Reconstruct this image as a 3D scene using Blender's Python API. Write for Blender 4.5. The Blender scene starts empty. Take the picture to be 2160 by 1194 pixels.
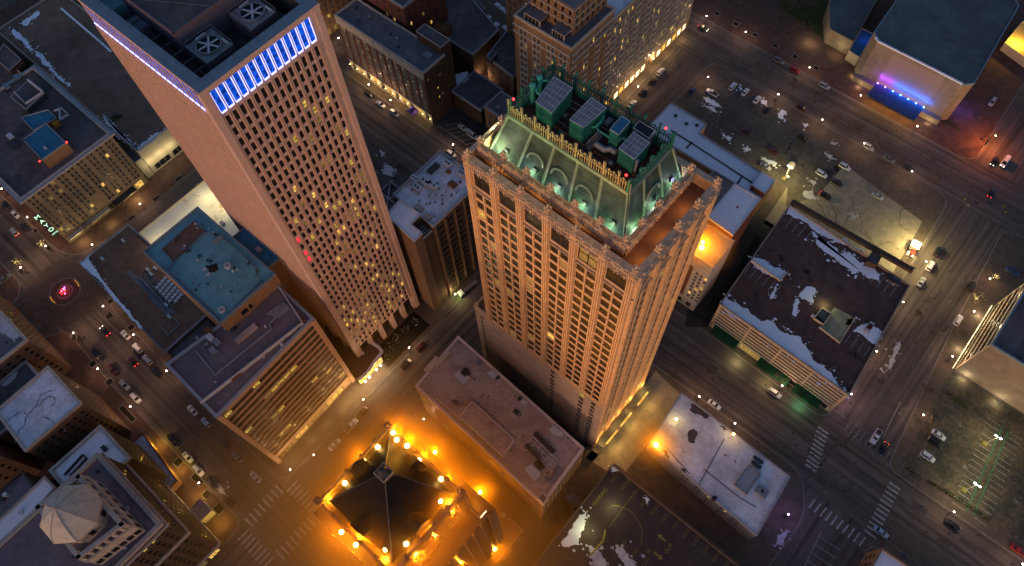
import bpy, bmesh, math, random
from mathutils import Vector, Matrix
R = random.Random(7)
sc = bpy.context.scene
# ---------------------------------------------------------------- camera
HC = 280.0
FPX = 1529.232
MC = ((0.75875731, 0.56847754, -0.31799469), (0.65062013, -0.68490147, 0.32802961), (-0.03131756, -0.45578861, -0.88953693))
right = Vector((MC[0][0], MC[1][0], MC[2][0])); down = Vector((MC[0][1], MC[1][1], MC[2][1])); fwd = Vector((MC[0][2], MC[1][2], MC[2][2]))
cd = bpy.data.cameras.new('camera'); cam = bpy.data.objects.new('camera', cd); sc.collection.objects.link(cam)
m = Matrix.Identity(4)
for i in range(3):
    m[i][0] = right[i]; m[i][1] = -down[i]; m[i][2] = -fwd[i]
m[2][3] = HC
cam.matrix_world = m
cd.sensor_width = 36; cd.lens = FPX / 2160 * 36; cd.clip_start = 1; cd.clip_end = 6000
sc.camera = cam
# ---------------------------------------------------------------- world, sun, exposure
SUN_EL = math.radians(5.0); SUN_AZ = math.atan2(0.33, -1.0)      # azimuth measured from +Y towards +X
w = bpy.data.worlds.new('World'); sc.world = w; w.use_nodes = True
nt = w.node_tree; bg = nt.nodes['Background']
sky = nt.nodes.new('ShaderNodeTexSky'); sky.sky_type = 'NISHITA'; sky.sun_disc = False
sky.sun_elevation = SUN_EL; sky.sun_rotation = SUN_AZ; sky.air_density = 1.2; sky.dust_density = 0.5; sky.ozone_density = 3.0
tint = nt.nodes.new('ShaderNodeMix'); tint.data_type = 'RGBA'; tint.blend_type = 'MULTIPLY'; tint.inputs[0].default_value = 1.0; tint.inputs[7].default_value = (1.2, 0.94, 1.04, 1)
nt.links.new(sky.outputs[0], tint.inputs[6]); nt.links.new(tint.outputs[2], bg.inputs[0]); bg.inputs[1].default_value = 0.15
sd = bpy.data.lights.new('sun', 'SUN'); sun = bpy.data.objects.new('sun', sd); sc.collection.objects.link(sun)
sd.energy = 0.82; sd.angle = math.radians(14); sd.color = (1.0, 0.53, 0.28)
sdir = Vector((math.sin(SUN_AZ) * math.cos(SUN_EL), math.cos(SUN_AZ) * math.cos(SUN_EL), math.sin(SUN_EL)))
sun.rotation_euler = sdir.to_track_quat('Z', 'Y').to_euler()
vs = sc.view_settings; vs.view_transform = 'Standard'; vs.look = 'None'; vs.exposure = 0.75; vs.gamma = 1.0
sc.cycles.max_bounces = 5; sc.cycles.diffuse_bounces = 3; sc.cycles.glossy_bounces = 2; sc.cycles.transparent_max_bounces = 4; sc.cycles.volume_bounces = 0
sc.cycles.use_denoising = True; sc.cycles.sample_clamp_indirect = 4.0; sc.cycles.use_light_tree = True

CV = Vector((0, 0, HC))
def P(px, py, z=0.0):
    """the point of the place seen at photo pixel (px, py) at height z"""
    d = right * (px - 1080) + down * (py - 597) + fwd * FPX
    return CV + d * ((z - HC) / d.z)
def P2(px, py, z=0.0):
    v = P(px, py, z); return (v.x, v.y)
def V2(p): return Vector((p[0], p[1]))
# ---------------------------------------------------------------- materials
MATS = {}
def mat(name, col, rough=0.85, spec=0.06, metal=0.0, var=0.0, scale=1.0, col2=None, bump=0.0, stain=None, emit=None, estr=0.0, brick=None, rows=None):
    """procedural material: base colour, broken up by two octaves of noise; optional second colour in patches, brick courses or seams"""
    if name in MATS: return MATS[name]
    M = bpy.data.materials.new(name); M.use_nodes = True; n = M.node_tree.nodes; l = M.node_tree.links
    b = n['Principled BSDF']; b.inputs['Roughness'].default_value = rough; b.inputs['Metallic'].default_value = metal
    b.inputs['Specular IOR Level'].default_value = spec
    base = tuple(col) + (1,)
    b.inputs['Base Color'].default_value = base
    out = None
    tc = None
    if var > 0 or col2 or stain or brick or bump or rows:
        tc = n.new('ShaderNodeNewGeometry')
        out = n.new('ShaderNodeRGB'); out.outputs[0].default_value = base; out = out.outputs[0]
        def noise(sc_, det=4, rgh=0.6):
            t = n.new('ShaderNodeTexNoise'); t.inputs['Scale'].default_value = sc_; t.inputs['Detail'].default_value = det; t.inputs['Roughness'].default_value = rgh
            l.new(tc.outputs['Position'], t.inputs['Vector']); return t
        def ramp(src, a, c, ca=(0, 0, 0, 1), cc=(1, 1, 1, 1)):
            r = n.new('ShaderNodeValToRGB'); r.color_ramp.elements[0].position = a; r.color_ramp.elements[1].position = c
            r.color_ramp.elements[0].color = ca; r.color_ramp.elements[1].color = cc; l.new(src, r.inputs[0]); return r.outputs[0]
        def mix(f, a, c, mode='MIX'):
            x = n.new('ShaderNodeMix'); x.data_type = 'RGBA'; x.blend_type = mode
            if isinstance(f, float): x.inputs[0].default_value = f
            else: l.new(f, x.inputs[0])
            for s, i in ((a, 6), (c, 7)):
                if isinstance(s, tuple): x.inputs[i].default_value = s
                else: l.new(s, x.inputs[i])
            return x.outputs[2]
        if brick:
            t = n.new('ShaderNodeTexBrick'); t.inputs['Scale'].default_value = 1.0
            mp = n.new('ShaderNodeCombineXYZ'); sp = n.new('ShaderNodeSeparateXYZ'); ad = n.new('ShaderNodeMath'); ad.operation = 'ADD'
            l.new(tc.outputs['Position'], sp.inputs[0]); l.new(sp.outputs[0], ad.inputs[0]); l.new(sp.outputs[1], ad.inputs[1])
            l.new(ad.outputs[0], mp.inputs[0]); l.new(sp.outputs[2] if brick[3] == 'wall' else sp.outputs[1], mp.inputs[1])
            if brick[3] != 'wall': l.new(sp.outputs[0], mp.inputs[0])
            l.new(mp.outputs[0], t.inputs['Vector'])
            t.inputs['Color1'].default_value = base; t.inputs['Color2'].default_value = tuple(c * 0.8 for c in col) + (1,)
            t.inputs['Mortar'].default_value = tuple(brick[2]) + (1,); t.inputs['Brick Width'].default_value = brick[0]; t.inputs['Row Height'].default_value = brick[1]
            t.inputs['Mortar Size'].default_value = brick[4] if len(brick) > 4 else 0.06
            out = t.outputs['Color']
        if rows:   # seams running one way: (axis, spacing, colour factor)
            sp = n.new('ShaderNodeSeparateXYZ'); l.new(tc.outputs['Position'], sp.inputs[0])
            mm = n.new('ShaderNodeMath'); mm.operation = 'PINGPONG'; mm.inputs[1].default_value = rows[1] / 2; l.new(sp.outputs[rows[0]], mm.inputs[0])
            rr = ramp(mm.outputs[0], 0.0, 0.12 * rows[1], (rows[2],) * 3 + (1,), (1, 1, 1, 1)); out = mix(1.0, out, rr, 'MULTIPLY')
        if col2: out = mix(ramp(noise(0.06 * scale, 6, 0.65).outputs[0], 0.44, 0.58), out, tuple(col2) + (1,))
        if var > 0:
            lo = 1 - var; hi = 1 + var
            out = mix(1.0, out, ramp(noise(0.35 * scale, 5).outputs[0], 0.3, 0.7, (lo,) * 3 + (1,), (hi,) * 3 + (1,)), 'MULTIPLY')
            out = mix(1.0, out, ramp(noise(4.0 * scale, 3).outputs[0], 0.3, 0.7, (1 - var * .6,) * 3 + (1,), (1 + var * .6,) * 3 + (1,)), 'MULTIPLY')
        if stain: out = mix(ramp(noise(stain[1], 7, 0.7).outputs[0], stain[2], stain[2] + 0.05), out, tuple(stain[0]) + (1,))
        l.new(out, b.inputs['Base Color'])
        if bump:
            bp = n.new('ShaderNodeBump'); bp.inputs['Strength'].default_value = bump; bp.inputs['Distance'].default_value = 0.3
            l.new(noise(1.5 * scale, 4).outputs[0], bp.inputs['Height']); l.new(bp.outputs[0], b.inputs['Normal'])
    if emit:
        b.inputs['Emission Color'].default_value = tuple(emit) + (1,); b.inputs['Emission Strength'].default_value = estr
    MATS[name] = M; return M
def emis(name, col, s, room=False):
    """a light-giving surface (bulb, neon, lit room behind glass)"""
    if name in MATS: return MATS[name]
    M = mat(name, tuple(c * 0.3 for c in col), 0.3, emit=col, estr=s)
    if room:
        n = M.node_tree.nodes; l = M.node_tree.links; b = n['Principled BSDF']
        g = n.new('ShaderNodeNewGeometry'); t = n.new('ShaderNodeTexNoise'); t.inputs['Scale'].default_value = 1.1; t.inputs['Detail'].default_value = 3
        l.new(g.outputs['Position'], t.inputs['Vector'])
        r = n.new('ShaderNodeMapRange'); r.inputs['From Min'].default_value = .35; r.inputs['From Max'].default_value = .7; r.inputs['To Min'].default_value = s * .15; r.inputs['To Max'].default_value = s * 1.9
        l.new(t.outputs[0], r.inputs[0]); l.new(r.outputs[0], b.inputs['Emission Strength'])
    return M
# ---------------------------------------------------------------- mesh builder
class MB:
    def __init__(s): s.v = []; s.f = []; s.mi = []; s.mats = []
    def m(s, M):
        if M not in s.mats: s.mats.append(M)
        return s.mats.index(M)
    def face(s, pts, M):
        i = len(s.v); s.v += [tuple(p) for p in pts]; s.f.append(tuple(range(i, i + len(pts)))); s.mi.append(s.m(M))
    def prism(s, poly, z0, z1, M, Mtop=None, bottom=True):
        """poly: counter-clockwise XY points"""
        n = len(poly)
        for i in range(n):
            a = poly[i]; b = poly[(i + 1) % n]
            s.face([(a[0], a[1], z0), (b[0], b[1], z0), (b[0], b[1], z1), (a[0], a[1], z1)], M)
        s.face([(p[0], p[1], z1) for p in poly], Mtop or M)
        if bottom: s.face([(p[0], p[1], z0) for p in reversed(poly)], M)
    def box(s, c, sx, sy, z0, z1, M, rot=0.0, Mtop=None):
        ca, sa = math.cos(rot), math.sin(rot)
        poly = [(c[0] + ca * x - sa * y, c[1] + sa * x + ca * y) for x, y in ((-sx / 2, -sy / 2), (sx / 2, -sy / 2), (sx / 2, sy / 2), (-sx / 2, sy / 2))]
        s.prism(poly, z0, z1, M, Mtop)
    def obb(s, o, u, v, w_, M):
        """box spanned by three vectors from corner o"""
        o = Vector(o); u = Vector(u); v = Vector(v); w_ = Vector(w_)
        if u.cross(v).dot(w_) < 0: u, v = v, u
        c = [o, o + u, o + u + v, o + v]; t = [p + w_ for p in c]
        s.face([c[3], c[2], c[1], c[0]], M); s.face(t, M)
        for i in range(4): s.face([c[i], c[(i + 1) % 4], t[(i + 1) % 4], t[i]], M)
    def tube(s, pts, r0, r1, M, n=6, cap=True):
        pts = [Vector(p) for p in pts]; rings = []
        for i, p in enumerate(pts):
            d = (pts[min(i + 1, len(pts) - 1)] - pts[max(i - 1, 0)]).normalized()
            a = d.orthogonal().normalized(); b = d.cross(a); r = r0 + (r1 - r0) * i / max(1, len(pts) - 1)
            if i == 0: ref = a
            else:
                a = (ref - d * ref.dot(d)).normalized(); b = d.cross(a); ref = a
            rings.append([p + (a * math.cos(2 * math.pi * k / n) + b * math.sin(2 * math.pi * k / n)) * r for k in range(n)])
        base = len(s.v)
        for rg in rings: s.v += [tuple(q) for q in rg]
        mi = s.m(M)
        for i in range(len(rings) - 1):
            for k in range(n):
                s.f.append((base + i * n + k, base + i * n + (k + 1) % n, base + (i + 1) * n + (k + 1) % n, base + (i + 1) * n + k)); s.mi.append(mi)
        if cap:
            s.f.append(tuple(base + k for k in reversed(range(n)))); s.mi.append(mi)
            s.f.append(tuple(base + (len(rings) - 1) * n + k for k in range(n))); s.mi.append(mi)
    def cyl(s, c, r, z0, z1, M, n=16, r1=None, Mtop=None):
        r1 = r if r1 is None else r1
        a = [(c[0] + r * math.cos(2 * math.pi * k / n), c[1] + r * math.sin(2 * math.pi * k / n), z0) for k in range(n)]
        b = [(c[0] + r1 * math.cos(2 * math.pi * k / n), c[1] + r1 * math.sin(2 * math.pi * k / n), z1) for k in range(n)]
        for k in range(n): s.face([a[k], a[(k + 1) % n], b[(k + 1) % n], b[k]], M)
        s.face(b, Mtop or M); s.face(list(reversed(a)), M)
    def ball(s, c, r, M, nu=8, nv=5, sz=1.0):
        base = len(s.v); mi = s.m(M)
        for j in range(nv + 1):
            th = math.pi * j / nv
            for k in range(nu):
                ph = 2 * math.pi * k / nu
                s.v.append((c[0] + r * math.sin(th) * math.cos(ph), c[1] + r * math.sin(th) * math.sin(ph), c[2] + r * sz * math.cos(th)))
        for j in range(nv):
            for k in range(nu):
                s.f.append((base + (j + 1) * nu + k, base + (j + 1) * nu + (k + 1) % nu, base + j * nu + (k + 1) % nu, base + j * nu + k)); s.mi.append(mi)
    def build(s, name, parent=None, origin=None, **props):
        me = bpy.data.meshes.new(name); o0 = Vector(origin) if origin is not None else Vector((0, 0, 0))
        vv = s.v if origin is None else [(x - o0.x, y - o0.y, z - o0.z) for x, y, z in s.v]
        me.from_pydata(vv, [], s.f)
        for M in s.mats: me.materials.append(M)
        me.polygons.foreach_set('material_index', s.mi); me.update()
        o = bpy.data.objects.new(name, me); sc.collection.objects.link(o)
        if origin is not None: o.location = o0
        if parent is not None:
            o.parent = parent
            if origin is not None: o.location = o0 - Vector(parent.location) if False else o0
        for k, v in props.items(): o[k] = v
        return o
def empty(name, label, cat, loc=(0, 0, 0), group=None, rz=0.0):
    o = bpy.data.objects.new(name, None); sc.collection.objects.link(o); o.location = loc; o.rotation_euler = (0, 0, rz)
    o.empty_display_size = 0.5; o['label'] = label; o['category'] = cat
    if group: o['group'] = group
    return o
def tag(o, label, cat, group=None):
    o['label'] = label; o['category'] = cat
    if group: o['group'] = group
    return o
def copy_tree(o, parent=None):
    c = o.copy(); sc.collection.objects.link(c)
    if parent is not None: c.parent = parent
    for ch in list(o.children): copy_tree(ch, c)
    return c
def purge(o):
    for ch in list(o.children): purge(ch)
    bpy.data.objects.remove(o)
# a part built in world coordinates under an empty that stands at (x, y, 0): keep its world place
def fit(part, root):
    part.parent = root; part.matrix_parent_inverse = Matrix.LocRotScale(Vector(root.location), root.rotation_euler, None).inverted(); return part

def ragged(q, amp, step, rr):
    """an outline broken up like the edge of melting snow or a damp stain"""
    q = [V2(p) for p in q]
    for lev in range(9):
        out = []; big = False
        for i in range(len(q)):
            a, c_ = q[i], q[(i + 1) % len(q)]; L = (c_ - a).length; out.append(a)
            if L > step: d = (c_ - a) / L; out.append(a.lerp(c_, rr.uniform(.4, .6)) + Vector((-d.y, d.x)) * rr.uniform(-1, 1) * min(amp * .55, L * .20)); big = True
        q = out
        if not big: break
    return q
# ---------------------------------------------------------------- the materials of the place
ASPH = mat('asphalt', (0.105, 0.086, 0.075), 0.9, var=0.16, scale=0.6, col2=(0.085, 0.07, 0.062), bump=0.1)
ASPHD = mat('dark_asphalt', (0.040, 0.036, 0.036), 0.9, var=0.22, scale=0.8, col2=(0.055, 0.050, 0.048), stain=((0.020, 0.018, 0.018), 0.16, 0.58))
LOTA = mat('worn_lot_asphalt', (0.075, 0.064, 0.058), 0.92, var=0.22, col2=(0.10, 0.088, 0.075), stain=((0.022, 0.020, 0.02), 0.10, 0.60))
LOTC = mat('pale_lot_concrete', (0.25, 0.21, 0.155), 0.92, var=0.2, stain=((0.035, 0.03, 0.028), 0.12, 0.62))
LOTG = mat('gritty_lot_asphalt', (0.105, 0.085, 0.06), 0.92, var=0.32, scale=2.2, col2=(0.06, 0.055, 0.045), stain=((0.2, 0.19, 0.17), 0.25, 0.62))
PAVE = mat('paving', (0.12, 0.092, 0.072), 0.9, var=0.15, brick=(1.5, 1.5, (0.085, 0.065, 0.05), 'floor', 0.04))
PAVB = mat('brick_paving', (0.115, 0.068, 0.052), 0.9, var=0.16, brick=(2.6, 2.6, (0.085, 0.055, 0.045), 'floor', 0.03))
KERB = mat('kerb_concrete', (0.20, 0.185, 0.165), 0.9, var=0.15)
GRASS = mat('winter_grass', (0.045, 0.055, 0.018), 0.95, var=0.35, scale=3, col2=(0.05, 0.045, 0.02))
EARTH = mat('planting_bed', (0.022, 0.018, 0.012), 0.95, var=0.35, scale=4)
SITE = mat('torn_ground', (0.085, 0.075, 0.068), 0.95, var=0.3, scale=1.5, col2=(0.05, 0.045, 0.04), stain=((0.24, 0.24, 0.26), 0.12, 0.60), bump=0.4)
PAINT = mat('road_paint', (0.36, 0.35, 0.33), 0.8, var=0.3, scale=3, stain=((0.10, 0.095, 0.09), 0.9, 0.55))
PAINTF = mat('faded_road_paint', (0.15, 0.145, 0.135), 0.85, var=0.3, scale=3)
PAINTG = mat('green_stall_paint', (0.03, 0.20, 0.09), 0.8, var=0.2, scale=3)
PAINTY = mat('yellow_paint', (0.24, 0.20, 0.05), 0.8, var=0.2, scale=3)
SNOW = mat('snow', (0.74, 0.76, 0.80), 0.7, var=0.06, bump=0.3)
DSNOW = mat('dirty_snow', (0.42, 0.42, 0.44), 0.8, var=0.25, scale=2, bump=0.5)
PINK = mat('pink_granite', (0.54, 0.395, 0.335), 0.75, var=0.06, brick=(2.09, 1.94, (0.44, 0.32, 0.27), 'wall', 0.05))
PINKD = mat('pink_granite_fin', (0.49, 0.355, 0.30), 0.75, var=0.07)
TERRA = mat('cream_terracotta', (0.64, 0.43, 0.235), 0.7, var=0.10, brick=(1.4, 0.75, (0.46, 0.30, 0.17), 'wall', 0.03))
TERRAD = mat('carved_terracotta', (0.52, 0.38, 0.25), 0.75, var=0.28, scale=2.5, bump=0.6)
PLAINW = mat('plain_tan_wall', (0.42, 0.34, 0.27), 0.85, var=0.08, brick=(6.0, 3.0, (0.37, 0.30, 0.24), 'wall', 0.03))
COPPER = mat('green_copper', (0.058, 0.10, 0.080), 0.6, var=0.38, scale=1.0, col2=(0.042, 0.062, 0.050), rows=(2, 1.3, 0.5), stain=((0.10, 0.16, 0.12), 0.35, 0.66))
COPPERP = mat('painted_green_metal', (0.022, 0.145, 0.11), 0.5, var=0.10)
COPPERL = mat('pale_copper_ridge', (0.16, 0.23, 0.17), 0.55, var=0.15)
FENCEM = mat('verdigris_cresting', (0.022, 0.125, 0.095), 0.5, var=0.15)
BRICKT = mat('tan_brick', (0.27, 0.16, 0.085), 0.88, var=0.12, brick=(0.8, 0.4, (0.20, 0.13, 0.08), 'wall', 0.03))
BRICKR = mat('red_brick', (0.16, 0.062, 0.042), 0.9, var=0.15, brick=(0.8, 0.4, (0.10, 0.05, 0.04), 'wall', 0.03))
BRICKD = mat('dark_brick', (0.085, 0.058, 0.040), 0.9, var=0.15, brick=(0.8, 0.4, (0.06, 0.045, 0.035), 'wall', 0.03))
BRICKB = mat('brown_brick', (0.16, 0.105, 0.07), 0.9, var=0.12, brick=(0.8, 0.4, (0.12, 0.085, 0.06), 'wall', 0.03))
STONE = mat('limestone', (0.40, 0.36, 0.31), 0.85, var=0.10, brick=(1.6, 0.8, (0.31, 0.28, 0.24), 'wall', 0.03))
CONC = mat('pale_concrete', (0.38, 0.34, 0.29), 0.88, var=0.10, scale=0.5)
CREAM = mat('cream_panel', (0.46, 0.39, 0.28), 0.85, var=0.06)
ORNG = mat('orange_tan_concrete', (0.42, 0.27, 0.17), 0.85, var=0.08)
SLATE = mat('slate_cladding', (0.12, 0.10, 0.12), 0.6, var=0.12, rows=(2, 1.2, 0.7))
BRONZE = mat('bronze_cladding', (0.085, 0.06, 0.045), 0.45, var=0.15, rows=(2, 3.6, 0.6))
RDARK = mat('dark_tar_roof', (0.085, 0.074, 0.072), 0.9, var=0.25, scale=0.8, col2=(0.115, 0.10, 0.098), stain=((0.035, 0.03, 0.03), 0.15, 0.62))
RGREY = mat('grey_gravel_roof', (0.15, 0.14, 0.15), 0.92, var=0.14, scale=1.5, col2=(0.115, 0.11, 0.12), stain=((0.06, 0.055, 0.06), 0.13, 0.63))
RTAN = mat('tan_gravel_roof', (0.37, 0.31, 0.275), 0.92, var=0.16, scale=2, col2=(0.29, 0.225, 0.21), stain=((0.17, 0.125, 0.105), 0.12, 0.61))
RMAUVE = mat('mauve_membrane_roof', (0.17, 0.135, 0.145), 0.9, var=0.14, scale=1.0, col2=(0.14, 0.11, 0.12), stain=((0.07, 0.055, 0.055), 0.10, 0.63))
RBROWN = mat('brown_gravel_roof', (0.175, 0.098, 0.068), 0.93, var=0.16, scale=2, col2=(0.14, 0.08, 0.056))
RSNOW = mat('snowy_roof', (0.62, 0.62, 0.66), 0.8, var=0.14, scale=1.6, col2=(0.47, 0.465, 0.50), stain=((0.21, 0.19, 0.19), 0.32, 0.63), bump=0.2)
RSNOWP = mat('clean_snow_roof', (0.66, 0.66, 0.70), 0.8, var=0.05, bump=0.15, stain=((0.30, 0.28, 0.30), 0.3, 0.72))
RBLUE = mat('teal_membrane_roof', (0.13, 0.31, 0.34), 0.8, var=0.12, scale=1.0, col2=(0.11, 0.25, 0.285), stain=((0.05, 0.09, 0.11), 0.22, 0.66))
RBLUED = mat('deep_blue_membrane_roof', (0.035, 0.14, 0.22), 0.8, var=0.14, stain=((0.02, 0.05, 0.08), 0.2, 0.64))
RSEAM = mat('ribbed_grey_roof', (0.095, 0.115, 0.12), 0.8, var=0.15, rows=(0, 0.9, 0.75), col2=(0.07, 0.085, 0.095))
RWHITE = mat('white_membrane_roof', (0.62, 0.58, 0.48), 0.7, var=0.08, scale=0.6, stain=((0.42, 0.32, 0.16), 0.10, 0.60))
RAMPR = mat('ramp_deck', (0.19, 0.125, 0.09), 0.92, var=0.20, scale=0.5, col2=(0.13, 0.088, 0.065))
COPING = mat('metal_coping', (0.26, 0.27, 0.29), 0.6, var=0.08)
COPEB = mat('blue_grey_coping', (0.13, 0.19, 0.23), 0.6, var=0.12)
METAL = mat('grey_metal', (0.20, 0.21, 0.22), 0.5, metal=0.2, var=0.28, scale=1.5)
DMETAL = mat('dark_metal', (0.05, 0.055, 0.06), 0.5, metal=0.3, var=0.15)
LMETAL = mat('pale_metal', (0.45, 0.45, 0.46), 0.5, metal=0.1, var=0.1)
RUST = mat('rusty_metal', (0.16, 0.07, 0.035), 0.8, var=0.3, scale=2)
PIPEM = mat('green_pipe', (0.06, 0.33, 0.25), 0.45)
TILED = mat('dark_roof_tile', (0.020, 0.014, 0.010), 0.55, var=0.3, scale=2, rows=(2, 0.5, 0.6), stain=((0.05, 0.028, 0.014), 0.35, 0.62))
GLASS = mat('dark_glass', (0.012, 0.013, 0.016), 0.3, spec=0.25)
GLASSO = mat('amber_tinted_glass', (0.024, 0.016, 0.009), 0.35, spec=0.2)
FRAME = mat('window_frame', (0.20, 0.17, 0.14), 0.7)
FRAMEL = mat('pale_window_frame', (0.42, 0.40, 0.37), 0.7)
FRAMED = mat('dark_window_frame', (0.06, 0.045, 0.03), 0.6)
BARK = mat('bare_bark', (0.085, 0.062, 0.045), 0.9, var=0.2, scale=4)
LEAF = mat('evergreen_leaves', (0.035, 0.055, 0.015), 0.8, var=0.35, scale=3)
TIRE = mat('tyre', (0.012, 0.012, 0.012), 0.8)
AWNG = mat('green_awning', (0.010, 0.045, 0.022), 0.8, var=0.2)
AWNP = mat('purple_awning', (0.05, 0.03, 0.20), 0.8)
REDP = mat('red_paint', (0.45, 0.03, 0.03), 0.6)
L_WARM = emis('lit_window_warm', (1.0, 0.60, 0.13), 0.55, room=True)
L_YEL = emis('lit_window_yellow', (0.92, 0.64, 0.12), 0.30, room=True)
L_DIM = emis('lit_window_dim', (0.80, 0.55, 0.18), 0.10, room=True)
L_BRT = emis('lit_window_bright', (1.0, 0.80, 0.42), 1.6, room=True)
L_RED = emis('lit_window_red', (1.0, 0.03, 0.05), 1.0)
E_BLUE = emis('blue_lit_panel', (0.006, 0.11, 0.80), 0.36, room=True)
E_NEON = emis('blue_white_neon', (0.32, 0.34, 1.0), 2.0)
E_SOD = emis('sodium_globe', (1.0, 0.60, 0.14), 22.0)
E_WHT = emis('street_lamp_globe', (1.0, 0.83, 0.66), 14.0)
E_COOL = emis('cool_white_bulb', (0.78, 0.85, 1.0), 14.0)
E_VIO = emis('violet_bulb', (0.45, 0.20, 1.0), 9.0)
E_YEL = emis('yellow_floodlight', (1.0, 0.75, 0.25), 18.0)
E_RED = emis('red_beacon', (1.0, 0.02, 0.02), 6.0)
E_TAIL = emis('tail_lamp_glow', (1.0, 0.03, 0.02), 4.0)
E_HEAD = emis('head_lamp_glow', (1.0, 0.85, 0.6), 6.0)
E_SIGN = emis('sign_tube', (0.62, 1.0, 0.68), 0.9)
E_CURT = emis('lit_fabric', (1.0, 0.7, 0.3), 0.6)
AUDW = mat('hall_panel', (0.21, 0.175, 0.135), 0.88, var=0.07, brick=(3.0, 3.0, (0.18, 0.15, 0.115), 'wall', 0.03))
CRACK = mat('dark_crack', (0.018, 0.016, 0.015), 0.95)
DECKP = mat('purple_brown_deck', (0.10, 0.060, 0.052), 0.9, var=0.2, col2=(0.078, 0.048, 0.044), stain=((0.022, 0.018, 0.02), 0.14, 0.60))
PHST = mat('smoky_stone', (0.20, 0.125, 0.075), 0.85, var=0.2, scale=1.2, brick=(1.6, .8, (0.12, .08, .05), 'wall', .04))
PHRF = mat('smoky_roof', (0.06, 0.04, 0.03), 0.9, var=0.3)
def road_mat(name, axis):
    """carriageway asphalt polished and salted in streaks along the direction of travel"""
    M = mat(name, (0.105, 0.086, 0.075), 0.85, var=0.12, scale=0.7, bump=0.08); n = M.node_tree.nodes; l = M.node_tree.links; b = n['Principled BSDF']; src = b.inputs['Base Color'].links[0].from_socket
    g = n.new('ShaderNodeNewGeometry'); mp = n.new('ShaderNodeVectorMath'); mp.operation = 'MULTIPLY'; mp.inputs[1].default_value = (.012, .55, 1) if axis == 'X' else (.55, .012, 1); l.new(g.outputs['Position'], mp.inputs[0])
    t = n.new('ShaderNodeTexNoise'); t.inputs['Scale'].default_value = 1.0; t.inputs['Detail'].default_value = 6; l.new(mp.outputs[0], t.inputs['Vector'])
    r = n.new('ShaderNodeValToRGB'); r.color_ramp.elements[0].position = .32; r.color_ramp.elements[1].position = .68; r.color_ramp.elements[0].color = (.62, .60, .60, 1); r.color_ramp.elements[1].color = (1.38, 1.36, 1.34, 1); l.new(t.outputs[0], r.inputs[0])
    x = n.new('ShaderNodeMix'); x.data_type = 'RGBA'; x.blend_type = 'MULTIPLY'; x.inputs[0].default_value = 1; l.new(src, x.inputs[6]); l.new(r.outputs[0], x.inputs[7]); l.new(x.outputs[2], b.inputs['Base Color']); return M
ROADX = road_mat('carriageway_along', 'X'); ROADY = road_mat('carriageway_across', 'Y')
FENCEL = mat('pale_lit_cresting', (0.24, 0.22, 0.12), 0.5, var=0.15)  # same cresting, lamplight on the front side put into a paler colour
MAYOW = mat('hotel_tan_brick', (0.25, 0.185, 0.12), 0.88, var=0.1, brick=(0.8, 0.4, (0.19, 0.145, 0.10), 'wall', 0.03))
RIM = mat('pale_roof_rim', (0.55, 0.45, 0.40), 0.8, var=.08)
HOTW = mat('grey_window_bays', (0.23, 0.19, 0.155), 0.85, var=.12)
CANO = mat('slate_canopy', (0.06, 0.085, 0.12), 0.8, var=.1)
PATCH = mat('asphalt_patch', (0.078, 0.064, 0.057), 0.9, var=.2)
E_AUDB = emis('blue_uplight', (0.08, 0.35, 1.0), 14.0)
# ---------------------------------------------------------------- buildings
_pane = {}
def pane_mesh(kind, g, fr):
    """one window one metre square: glass with its frame bars in relief"""
    k = (kind, g.name, fr.name)
    if k in _pane: return _pane[k]
    b = MB(); b.face([(-.5, 0, -.5), (.5, 0, -.5), (.5, 0, .5), (-.5, 0, .5)], g)
    t = -0.025
    def bar(x0, x1, z0, z1): b.obb((x0, t, z0), (x1 - x0, 0, 0), (0, -t - .01, 0), (0, 0, z1 - z0), fr)
    if kind in ('double', 'cross'): bar(-.035, .035, -.5, .5)
    if kind in ('sash', 'cross'): bar(-.5, .5, -.03, .03)
    if kind == 'triple': bar(-.19, -.15, -.5, .5); bar(.15, .19, -.5, .5)
    if kind != 'plain':
        bar(-.5, -.44, -.5, .5); bar(.44, .5, -.5, .5); bar(-.44, .44, -.5, -.45); bar(-.44, .44, .45, .5)
    me = bpy.data.meshes.new('window'); me.from_pydata(b.v, [], b.f)
    for M in b.mats: me.materials.append(M)
    me.polygons.foreach_set('material_index', b.mi); me.update(); _pane[k] = me; return me
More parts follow.
